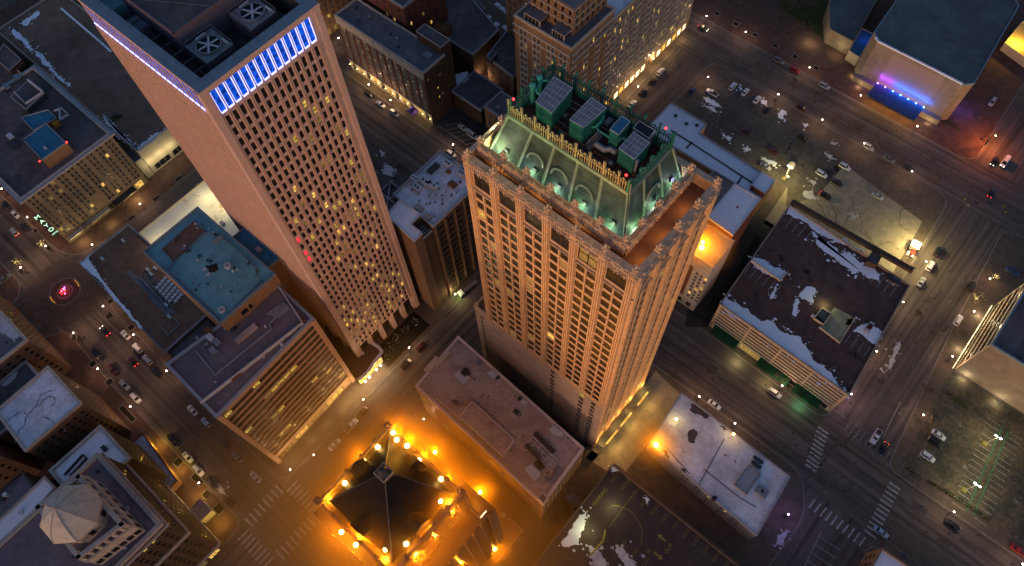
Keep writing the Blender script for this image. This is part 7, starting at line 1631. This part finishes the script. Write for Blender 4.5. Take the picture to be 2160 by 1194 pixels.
for i, (x, y, h, t, lt) in enumerate((
 (1617, 165, 7, 'bare tree nearest the upper corner of the parking lot', 0), (1669, 192, 7.5, 'bare tree left of the dark red car at the lot edge', 0), (1714, 222, 9, 'largest bare tree at the edge of the upper lot', 0), (1797, 282, 8, 'bare tree next to the lamp across from the auditorium', 0), (1890, 346, 6, 'bare tree between the kerb row and the pale lot', 0), (1965, 385, 6, 'bare tree at the far corner of the pale lot', 0),
 (2040, 140, 6, 'dark bare tree on the lawn right of the auditorium', 0), (200, 492, 7, 'bare tree in front of the tan hotel corner', 0), (265, 447, 6, 'bare tree in the planter before the tan hotel side', 0), (46, 560, 4.5, 'small tree wrapped in bright twigs left of the roundabout', 1), (95, 520, 4.0, 'small tree sparkling below the hotel sign', 1), (175, 722, 6, 'bare tree on the pavement below the roundabout', 0),
 (1645, 800, 7, 'bare tree in front of the garage awnings', 0), (1690, 832, 6, 'bare tree near the lower garage corner', 0), (2090, 592, 5, 'small glowing tree on the wide street', 1), (2053, 635, 5, 'bare bush-like tree beside the striped building', 1), (1950, 890, 5.5, 'bare tree on the walk beside the lower lot', 0), (1425, 800, 6, 'bare twiggy tree at the upper end of the small block', 0), (1950, 825, 4.5, 'bare tree at the kerb above the lower lot lamp', 0), (1600, 20, 9, 'dark bare tree in the park at the top', 0), (1640, 60, 9, 'dark bare tree beside the park path at the top', 0),
 (1560, 8, 9, 'dark bare tree at the top edge of the park', 0), (2080, 300, 4, 'bare shrub-like tree on the corner lawn by the auditorium', 0), (600, 960, 5, 'bare tree on the plaza at the office corner', 0), (1000, 205, 5, 'bare tree in the hotel alley', 0))):
    tree(x, y, h, t, i + 5, lit=bool(lt))
for i, (x, y, h, t) in enumerate(((1600, 150, 6, 'bare tree on the plaza side of the upper street near the top'), (1755, 262, 7, 'bare tree right of the lamp among the lot edge trees'), (1845, 318, 6, 'bare tree behind the silver car across from the auditorium'), (1540, 150, 5, 'bare tree by the signal at the upper corner of the lot'), (1660, 30, 10, 'broad bare tree in the park beside the foyer'), (1700, 20, 10, 'tall bare tree in the park near the foyer corner'), (1690, 70, 8, 'bare tree at the dark edge of the park'), (2065, 262, 5, 'bare tree on the lawn corner right of the plinth'), (2050, 200, 6, 'bare tree behind the right side of the auditorium'), (1745, 842, 5, 'bare tree below the last garage awning'), (1930, 668, 4, 'bare tree on the pavement beside the garage wall'), (180, 760, 6, 'bare tree in the dark corner across from the podium'))): tree(x, y, h, t, i + 60)
# shrubs in the garden of the pink tower
for i, (x, y, t) in enumerate(((838, 712, 'dark shrub at the upper end of the pink tower garden'), (822, 730, 'sparkling shrub in the middle of the pink tower garden'), (812, 748, 'dark shrub at the lower end of the pink tower garden'), (855, 695, 'dark shrub between the pink tower columns and the pavement'), (870, 678, 'shrub nearest the street works in the pink tower garden'))):
    c = P(x, y, .5); rr = random.Random(i); root = empty('shrub', t, 'shrub', (c.x, c.y, KH), 'shrubs in the tower garden'); b = MB()
    for k in range(150):
        a = rr.uniform(0, 6.28); rd = 2.4 * math.sqrt(rr.random()); zz = rr.uniform(.1, 1.2) * (1.3 - rd / 2.6); p = Vector((rd * math.cos(a), rd * math.sin(a), zz)); u = Vector((rr.gauss(0, 1), rr.gauss(0, 1), rr.gauss(0, .6))).normalized() * .3; v = u.orthogonal().normalized() * .2; b.face([p - u, p + v, p + u, p - v], LEAF if k % 5 else DSNOW)
    b.build('foliage', root); b = MB(); b.cyl((0, 0), .12, 0, .6, BARK, 6); b.build('stem', root)
# evergreen mass in the park, hedge strips
def hedge(pts, w_, h, name, label, z=KH, dens=14):
    rr = random.Random(hash(name) % 99 + 3); b = MB(); pts = [V2(P2(*p, z)) for p in pts]
    for i in range(len(pts) - 1):
        L = (pts[i + 1] - pts[i]).length
        for k in range(int(L * dens)):
            q = pts[i].lerp(pts[i + 1], rr.random()) + Vector((rr.uniform(-w_, w_), rr.uniform(-w_, w_))) * .5; p = Vector((q.x, q.y, z + rr.uniform(.05, h))); u = Vector((rr.gauss(0, 1), rr.gauss(0, 1), rr.gauss(0, .6))).normalized() * .28; v = u.orthogonal().normalized() * .2; b.face([p - u, p + v, p + u, p - v], LEAF)
    return stuff(b.build(name), label, 'hedge')
hedge([(1957, 1015), (2085, 1095)], 1.6, .9, 'hedge', 'low hedge along the lower edge of the lower parking lot'); hedge([(2000, 830), (2022, 850), (2040, 862)], 2.0, 1.0, 'hedge', 'short hedge at the upper corner of the lower parking lot'); hedge([(1915, 985), (1935, 1008)], 2.6, .8, 'hedge', 'dark planting at the corner of the lower parking lot')
hedge([(1640, 0), (1665, 25), (1700, 50), (1725, 70)], 7, 3.0, 'park_thicket', 'dark evergreen thicket in the park at the top', dens=22)
hedge([(1500, 655), (1560, 570), (1600, 500)], 2.2, .8, 'alley_hedge', 'strip of green growth in the alley beside the garage')
hedge([(1215, 962), (1270, 900), (1330, 815)], 1.8, .7, 'hedge', 'green planting along the foot of the terracotta tower')
# ================================================================ small things in the streets
def simple(name, label, cat, build, group=None, **kw):
    b = MB(); build(b); o = b.build(name); tag(o, label, cat, group); return o
# roundabout lamps
c = rc; root = empty('roundabout_feature', 'cluster of magenta and red glowing lamps in the middle of the roundabout', 'light sculpture', (c.x, c.y, .1))
rr = random.Random(2)
for k in range(16):
    b = MB(); a = rr.uniform(0, 6.28); rd = 1.8 * math.sqrt(rr.random()); b.cyl((rd * math.cos(a), rd * math.sin(a)), .08, 0, .5, DMETAL, 5); b.ball((rd * math.cos(a), rd * math.sin(a), .75), .24, E_TAIL if k % 3 else emis('magenta_bulb', (1, .15, .7), 5), 6, 4); b.build('glow_lamp', root)
light('lamp_light', 'POINT', 260, (1, .08, .15), (0, 0, 1.8), root, .8)
for k, a0 in ((0, 1.1), (1, -2.0)):
    b = MB()
    for i in range(6):
        t0 = a0 + i * .12; t1 = t0 + .1; p = Vector((6.0 * math.cos(t0), 6.0 * math.sin(t0), .05)); q = Vector((6.0 * math.cos(t1), 6.0 * math.sin(t1), .05)); b.obb(p, q - p, (0, 0, .25), Vector((p.x, p.y, 0)).normalized() * .25, emis('orange_strip', (1, .4, .05), .4))
    b.build('orange_light_strip', root)
# planters: a kerbed bed each
def planter(px, py, sx, sy, label, head='A', z=KH):
    c = P(px, py, z); root = empty('planter', label, 'planter', (c.x, c.y, z), 'planters along the pavements'); b = MB(); t = .25
    for x0, y0, w_, d_ in ((-sx / 2, -sy / 2, sx, t), (-sx / 2, sy / 2 - t, sx, t), (-sx / 2, -sy / 2 + t, t, sy - 2 * t), (sx / 2 - t, -sy / 2 + t, t, sy - 2 * t)): b.obb((x0, y0, 0), (w_, 0, 0), (0, d_, 0), (0, 0, .3), KERB)
    b.build('kerb', root); b = MB(); b.face([(-sx / 2 + t, -sy / 2 + t, .12), (sx / 2 - t, -sy / 2 + t, .12), (sx / 2 - t, sy / 2 - t, .12), (-sx / 2 + t, sy / 2 - t, .12)], EARTH); b.build('soil', root); return root
for x, y, sx, sy, t in ((269, 873, 9.5, 2.4, 'long brick planter holding a lamp at the street corner'), (417, 1012, 6, 2.6, 'pale planter on the amber lit pavement'), (375, 937, 3, 2, 'small double planter at the start of the amber pavement'), (358, 920, 3, 2, 'small planter at the top of the amber pavement'), (376, 975, 3.4, 3.4, 'square planter with a snow rim on the amber pavement'), (436, 1043, 3.2, 3.2, 'planter beside the dirty snow on the amber pavement'), (462, 1073, 4, 3.4, 'snow rimmed planter nearest the lower crossing'),
 (233, 636, 2.6, 2.6, 'square planter by the podium nearest the roundabout'), (231, 667, 3.2, 3.2, 'larger square planter by the podium kerb'), (277, 691, 2.8, 2.8, 'dark planter between podium and white sedan'), (75, 487, 3, 2, 'planter beside the parked black car by the hotel'), (103, 524, 3.4, 2.4, 'planter at the corner lamp below the hotel sign'), (45, 573, 3.2, 2.2, 'planter left of the roundabout'), (156, 711, 3, 2, 'planter below the roundabout at the lamp'), (196, 768, 3, 3, 'round-edged planter across from the podium'), (231, 806, 3, 3, 'snow rimmed planter beside the silver sedan'),
 (377, 377, 2.4, 4, 'planter in the middle of the side street upper one'), (330, 419, 2.4, 4, 'planter in the side street next to the lamp'), (278, 460, 2.4, 4, 'planter in the side street nearest the podium corner'),
 (1512, 29, 3, 3, 'first square tree pit of the brick plaza from the top'), (1552, 51, 3, 3, 'second square tree pit of the brick plaza from the top'), (1593, 74, 3, 3, 'third square tree pit of the brick plaza from the top'), (1635, 97, 3, 3, 'fourth square tree pit of the brick plaza from the top'), (1677, 120, 3, 3, 'fifth square tree pit of the brick plaza from the top'), (1721, 143.5, 3, 3, 'sixth square tree pit of the brick plaza beside its lamp')): planter(x, y, sx, sy, t)
# kiosk
c = P(1932, 516, 2.6); root = empty('parking_kiosk', 'small floodlit cream kiosk with a red panel at the edge of the pale lot', 'kiosk', (c.x, c.y, KH), rz=0.1); b = MB(); b.box((0, 0), 3, 3, 0, 2.6, CREAM); b.build('booth', root); b = MB(); b.box((0, 0), 3.8, 3.6, 2.6, 2.8, LMETAL); b.build('roof', root)
b = MB(); b.box((.6, -3.4), 1.6, 2.2, .4, 1.4, REDP); b.build('price_board', root); b = MB(); b.box((-.8, -3.2), .8, 4, 0, .6, LMETAL); b.build('barrier', root); light('lamp_light', 'POINT', 9000, (1, .82, .32), (0, .4, 6.2), root, .5)
for x, y in ((1885, 500), (1800, 455)): pass
flood(1925, 540, 8, 'bright yellow floodlight by the kiosk at the garage corner', 12000, (1, .82, .32), E_YEL, .3, 7.8)
flood(1662, 372, 7, 'low yellow floodlight at the foot of the tall mast', 7000, (1, .78, .2), E_YEL, .4, 6.8)
# sign globe beside the yellow mast
simple('globe_tank', 'pale domed tank lit yellow at the lot corner', 'tank', lambda b: (b.cyl((P(1668, 352, .1).x, P(1668, 352, .1).y), 1.5, KH, 2.4, CREAM, 18), b.ball((P(1668, 352, .1).x, P(1668, 352, .1).y, 2.4), 1.5, CREAM, 18, 8, .35)))
# patio tables on the sunken terrace
tb = None
for r_ in range(4):
    for k in range(6):
        if r_ == 3 and k > 4: continue
        c = P(349 + k * 6.6 - r_ * 5.8, 586 + k * 7.0 + r_ * 6.6, 15.8)
        if tb is None:
            tb = empty('round_table', 'round white table in rows on the sunken brown terrace', 'table', (0, 0, 0), 'round tables on the brown terrace'); b = MB(); b.cyl((0, 0), .8, .72, .78, LMETAL, 14); b.build('table_top', tb); b = MB(); b.cyl((0, 0), .07, .02, .72, DMETAL, 6); b.cyl((0, 0), .35, 0, .03, DMETAL, 8); b.build('leg', tb)
            for q in range(4): b = MB(); a = q * 1.57 + .4; b.box((1.15 * math.cos(a), 1.15 * math.sin(a)), .4, .4, .42, .47, LMETAL, a); b.box((1.35 * math.cos(a), 1.35 * math.sin(a)), .05, .4, .47, .85, LMETAL, a); b.build('stool', tb)
            o = tb
        else: o = copy_tree(tb)
        o.location = (c.x, c.y, 15.04)
for x, y, t in ((312, 569, 'upper of the pale terrace loungers'), (319, 578, 'lower of the pale terrace loungers'), (328, 566, 'pale terrace lounger by the teal roofed wall'), (351, 643, 'pale bench at the lower end of the terrace tables'), (357, 668, 'pale bench on the terrace beside the dark yard'), (260, 508, 'pale square hatch in the middle of the brown roof'), (216, 546, 'pale square hatch near the podium corner')):
    c = P(x, y, 15.3); b = MB(); b.box((c.x, c.y), 2.2, 1.0, 15.35, 15.6, LMETAL); b.box((c.x, c.y), .3, .3, 15.0, 15.35, DMETAL); o = b.build('terrace_bench'); tag(o, t, 'bench', 'pale pieces on the brown roof')
# street works between the towers
c = P(985, 612, .5); root = empty('mobile_crane', 'work truck with a lattice deck lit green at the street works between the towers', 'truck', (c.x, c.y, 0), rz=1.45); b = MB(); b.box((0, 0), 8.5, 2.5, .7, 1.3, DMETAL); b.build('chassis', root); b = MB(); b.box((-3.2, 0), 2.0, 2.4, 1.3, 2.7, LMETAL); b.build('cab', root)
b = MB()
for k in range(8): b.tube([(-1.5 + k * .9, -.8, 1.6), (-.6 + k * .9, .8, 2.4)], .09, .09, LMETAL, 4); b.tube([(-1.5 + k * .9, .8, 1.6), (-.6 + k * .9, -.8, 2.4)], .09, .09, LMETAL, 4)
b.build('boom', root)
for x in (-3, 0, 3):
    for y in (-1.1, 1.1): b = MB(); b.tube([(x, y - .15, .5), (x, y + .15, .5)], .5, .5, TIRE, 12); b.build('wheel', root)
light('lamp_light', 'POINT', 500, (.6, 1, .3), (-5.2, 0, 3), root, .4)
for i, (x, y) in enumerate(((960, 645), (950, 655), (943, 662), (955, 660), (935, 652))):
    c = P(x, y, .5); simple('barricade', 'pale work barricade scattered at the street works between the towers', 'barricade', lambda b: (b.obb((c.x, c.y - 1, .75), (.06, 0, 0), (0, 2, 0), (0, 0, .3), LMETAL), b.obb((c.x - .3, c.y - .9, 0), (.6, 0, 0), (0, .06, 0), (0, 0, .75), DMETAL), b.obb((c.x - .3, c.y + .8, 0), (.6, 0, 0), (0, .06, 0), (0, 0, .75), DMETAL)), 'barricades at the street works')
# traffic signals
def signal(px, py, label, rz, z=KH, col=None):
    c = P(px, py, z); root = empty('traffic_signal', label, 'traffic signal', (c.x, c.y, z), 'traffic signals', rz); b = MB(); b.cyl((0, 0), .13, 0, 6.2, DMETAL, 6); b.tube([(0, 0, 6), (7.5, 0, 6.3)], .08, .05, DMETAL, 5); b.build('mast_arm', root)
    for x in (4.2, 7.2): b = MB(); b.box((x, 0), .35, .4, 5.5, 6.5, PAINTY); b.build('signal_head', root)
for x, y, r_, t in ((1905, 1008, 2.4, 'traffic signal at the lower lot corner of the big crossing'), (1700, 1010, -.3, 'traffic signal beside the small snow roofed block'), (1778, 890, -1.1, 'traffic signal at the garage corner of the big crossing'), (1862, 1140, 1.9, 'traffic signal at the brick corner block'), (2010, 420, -.6, 'traffic signal at the pale lot corner of the upper crossing'), (2110, 480, 2.2, 'traffic signal across the upper crossing from the lot'), (1536, 140, .6, 'traffic signal at the upper corner of the parking lot'), (598, 1030, -.5, 'traffic signal at the office block corner')): signal(x, y, t, r_)
# ================================================================ snow
def snow(pts, z, label, m_=SNOW, seed=0, amp=.8, th=.05):
    rr = random.Random(seed * 7 + 1); q = [V2(P2(*p, z)) for p in pts]; b = MB()
    def put(out, zt):
        A = sum(out[i].x * out[(i + 1) % len(out)].y - out[(i + 1) % len(out)].x * out[i].y for i in range(len(out)))
        if A < 0: out = out[::-1]
        b.prism([tuple(p) for p in out], z + .004, zt, m_)
    put(ragged(q, amp * 1.6, .45, rr), z + th)
    for i in range(len(q)):
        a, c_ = q[i], q[(i + 1) % len(q)]
        for k in range(int((c_ - a).length / 1.6) + 1):
            c0 = a.lerp(c_, rr.random()) + Vector((rr.gauss(0, amp), rr.gauss(0, amp))) * 1.1; r_ = rr.uniform(.12, .5) * (.5 + amp * .6); n_ = rr.randint(5, 7); t0 = rr.uniform(0, 6)
            put([c0 + Vector((math.cos(t0 + 6.283 * w_ / n_) * r_ * rr.uniform(.5, 1.6), math.sin(t0 + 6.283 * w_ / n_) * r_ * rr.uniform(.5, 1.3))) for w_ in range(n_)], z + th * .7)
    return stuff(b.build('snow'), label, 'snow')
zg = 20.52
snow([(1666, 436), (1684, 446), (1702, 458), (1720, 470), (1755, 492), (1790, 512), (1812, 528), (1800, 524), (1768, 512), (1738, 497), (1710, 480), (1690, 462), (1660, 452)], zg, 'curved snow drift along the upper edge of the garage deck', seed=1)
snow([(1712, 488), (1728, 506), (1752, 516), (1785, 535), (1822, 562), (1858, 580), (1852, 592), (1832, 588), (1812, 572), (1796, 578), (1768, 552), (1742, 532), (1726, 520)], zg, 'long ragged snow strip across the upper garage deck', seed=2, amp=1.6)
snow([(1590, 540), (1604, 545), (1622, 558), (1645, 565), (1659, 575), (1650, 592), (1632, 585), (1584, 553)], zg, 'snow strip at the left edge of the garage deck', seed=3)
snow([(1529, 627), (1550, 638), (1580, 655), (1608, 678), (1628, 678), (1650, 700), (1690, 712), (1702, 735), (1722, 765), (1745, 782), (1782, 818), (1785, 828), (1740, 800), (1690, 765), (1600, 700), (1524, 645)], zg, 'broad blue snow field along the lower edge of the garage deck', seed=4, amp=1.4)
snow([(1700, 604), (1722, 612), (1712, 625), (1716, 640), (1700, 632), (1686, 624)], zg, 'snow patch above the garage stair well', seed=5); snow([(1681, 628), (1686, 640), (1678, 668), (1672, 664), (1674, 640)], zg, 'thin snow streak left of the garage stair well', seed=6)
snow([(1788, 672), (1803, 670), (1795, 684), (1784, 684)], zg, 'small snow patch at the garage ramp', seed=7); snow([(1808, 690), (1830, 682), (1862, 700), (1852, 730), (1828, 714), (1800, 700)], zg - .0, 'snow under the convertible on the garage deck', seed=8, th=.03)
snow([(1640, 600), (1634, 618), (1626, 632), (1629, 616)], zg, 'thin snow streak beside the garage ramp kerb', seed=9); snow([(1880, 588), (1896, 594), (1890, 602), (1878, 596)], zg, 'snow patch beside the dark car on the garage deck', seed=10)
zd = 12.02
snow([(1242, 1076), (1236, 1092), (1228, 1120), (1222, 1150), (1200, 1155), (1185, 1150), (1200, 1120), (1222, 1085)], zd, 'pale green-lit snow drift along the left edge of the parking deck', seed=11, amp=1.2); snow([(1290, 980), (1300, 984), (1304, 994), (1292, 996)], zd, 'small snow patch in the upper corner of the parking deck', seed=12)
snow([(1240, 1150), (1262, 1160), (1280, 1194), (1262, 1210), (1250, 1180)], zd, 'streaky snow behind the yellow barrier', DSNOW, seed=13, amp=1.4); snow([(1300, 1148), (1318, 1160), (1345, 1194), (1330, 1200), (1305, 1175)], zd, 'grey snow right of the yellow barrier', DSNOW, seed=14, amp=1.6)
snow([(1358, 1050), (1368, 1052), (1364, 1064)], zd, 'tiny snow patch beside the deck slots', seed=15, amp=.4)
kz = KH + .02
for i, (pts, t) in enumerate((
 ([(1485, 205), (1500, 210), (1518, 225), (1508, 224), (1488, 214)], 'upper long snow streak beside the white pickup'), ([(1478, 217), (1500, 224), (1516, 237), (1500, 232)], 'lower long snow streak beside the white pickup'), ([(1556, 182), (1566, 184), (1560, 192)], 'snow patch between white cars of the top row'), ([(1606, 208), (1618, 212), (1614, 222), (1605, 218)], 'snow patch beside the last white car'),
 ([(1648, 232), (1660, 236), (1652, 252), (1642, 248)], 'forked snow patch at the right of the top row'), ([(1690, 258), (1706, 264), (1700, 270)], 'small snow strip by the lot kerb'), ([(1520, 276), (1534, 288), (1545, 290), (1538, 298), (1524, 288)], 'pointed snow patch beside the snow roofed block'), ([(1566, 312), (1584, 316), (1574, 320)], 'oval snow patch in the upper lot'), ([(1604, 330), (1640, 345), (1636, 352), (1620, 345)], 'streaky snow beside the yellow mast'),
 ([(1740, 322), (1752, 326), (1764, 338), (1748, 334)], 'snow specks in the middle of the lot'), ([(1708, 378), (1722, 382), (1716, 392)], 'snow patch below the white car'), ([(1752, 296), (1768, 302), (1758, 306)], 'snow strip near the lot trees'), ([(1695, 404), (1715, 402), (1722, 420), (1700, 418)], 'scattered snow left of the black car with tail lamps'), ([(1794, 450), (1802, 454), (1806, 464), (1798, 460)], 'small snow curl on the pale lot'))):
    snow(pts, kz, t, DSNOW if i > 8 else SNOW, seed=30 + i, amp=.9)
for pts, t in (([(28, 60), (60, 88), (100, 130), (130, 165), (150, 180), (145, 184), (118, 160), (84, 122), (55, 95), (24, 66)], 'long snow ridge on the outer edge of the ramp deck'), ([(80, 22), (84, 28), (55, 55), (40, 50)], 'snow heap at the far corner of the ramp deck'), ([(215, 240), (245, 270), (275, 298), (293, 316), (288, 318), (262, 296), (230, 265)], 'snow ridge at the near edge of the ramp deck'), ([(290, 312), (320, 288), (350, 268), (346, 280), (322, 300), (300, 318)], 'tumbled snow at the near corner of the ramp deck')): snow(pts, 16.6, t, SNOW, seed=50, amp=1.0)
for pts, t in (([(448, 1010), (470, 1030), (476, 1044), (462, 1040)], 'dirty snow heap at the kerb below the domed tower'), ([(800, 318), (812, 322), (806, 332)], 'snow patch on the torn lot'), ([(812, 345), (830, 356), (826, 372), (806, 366)], 'snow and rubble patch on the torn lot'), ([(1940, 590), (1975, 640)][:0] or [(1885, 735), (1900, 720), (1880, 775), (1868, 785)], 'salt white patch on the pavement beside the garage'), ([(1640, 1130), (1660, 1122), (1650, 1150), (1636, 1150)], 'frosty patch on the pavement below the small block')): snow(pts, KH + .02 if 'heap' not in t else .02, t, DSNOW, seed=60, amp=1.2)
snow([(170, 556), (190, 538), (186, 543), (210, 582), (255, 638), (300, 692), (296, 694), (250, 642), (204, 586)], 15.52, 'thin frost line along the podium parapet', SNOW, seed=61, amp=.3)

# ================================================================ mist volumes added to make the lamp glow round the pyramid roofed tower
bm_ = bmesh.new(); bmesh.ops.create_icosphere(bm_, subdivisions=4, radius=1.0); me = bpy.data.meshes.new('mist'); bm_.to_mesh(me); bm_.free()
mo = bpy.data.objects.new('mist', me); sc.collection.objects.link(mo); mo.location = (-56, -2, 42); mo.scale = (88, 66, 74)
mm = bpy.data.materials.new('mist'); mm.use_nodes = True; n = mm.node_tree.nodes; n.remove(n['Principled BSDF'])
pv_ = n.new('ShaderNodeVolumePrincipled'); pv_.inputs['Color'].default_value = (.95, .52, .06, 1); pv_.inputs['Anisotropy'].default_value = .2  # orange of the lamps put into the mist colour
tcm = n.new('ShaderNodeTexCoord'); ln = n.new('ShaderNodeVectorMath'); ln.operation = 'LENGTH'; mr = n.new('ShaderNodeMapRange'); mr.inputs['From Min'].default_value = 1.0; mr.inputs['From Max'].default_value = 0.0; mr.inputs['To Min'].default_value = 0.0; mr.inputs['To Max'].default_value = 1.0
pw_ = n.new('ShaderNodeMath'); pw_.operation = 'POWER'; pw_.inputs[1].default_value = 2.2; ml_ = n.new('ShaderNodeMath'); ml_.operation = 'MULTIPLY'; ml_.inputs[1].default_value = 0.034
L_ = mm.node_tree.links; L_.new(tcm.outputs['Object'], ln.inputs[0]); L_.new(ln.outputs['Value'], mr.inputs[0]); L_.new(mr.outputs[0], pw_.inputs[0]); L_.new(pw_.outputs[0], ml_.inputs[0]); L_.new(ml_.outputs[0], pv_.inputs['Density'])
L_.new(pv_.outputs[0], n['Material Output'].inputs['Volume']); me.materials.append(mm); stuff(mo, 'added orange tinted mist for the lamp glow round the pyramid roofed tower', 'mist')

m2 = mm.copy(); m2.name = 'lamp_glare_mist'  # added puffs stand for the lens glare of single lamps
for nd in m2.node_tree.nodes:
    if nd.type == 'MATH' and nd.operation == 'MULTIPLY': nd.inputs[1].default_value = 0.16
me2 = me.copy(); me2.materials.clear(); me2.materials.append(m2)
for p_, r_, t in ((Vector((-49.5, 3, 97)), (30, 30, 13), 'added denser mist for the glare round the crown lamps of the pyramid roofed tower'), (P(1482, 515, 44), (15, 15, 12), 'puff of orange lit mist over the floodlit flat roof'), (P(1384, 938, 15), (13, 13, 11), 'puff of orange lit mist at the corner of the small snow roofed block'),
    (P(917.5, 954, 20), (9, 9, 8), 'added mist puff for the glare round the terrace lamp nearest the tan roofed block'), (P(1012.5, 1038, 20), (11, 11, 9), 'added mist puff for the glare round the right hand terrace lamp'), (P(1043, 1158, 20), (11, 11, 9), 'added mist puff for the glare round the terrace lamp nearest the parking deck'), (P(1004, 1102, 18), (7, 7, 6), 'added mist puff for the glare between the two wide glowing terrace lamps')):
    q = mo.copy(); q.data = me2; sc.collection.objects.link(q); q.location = p_; q.scale = r_; q['label'] = t
print('objects', len(bpy.data.objects))
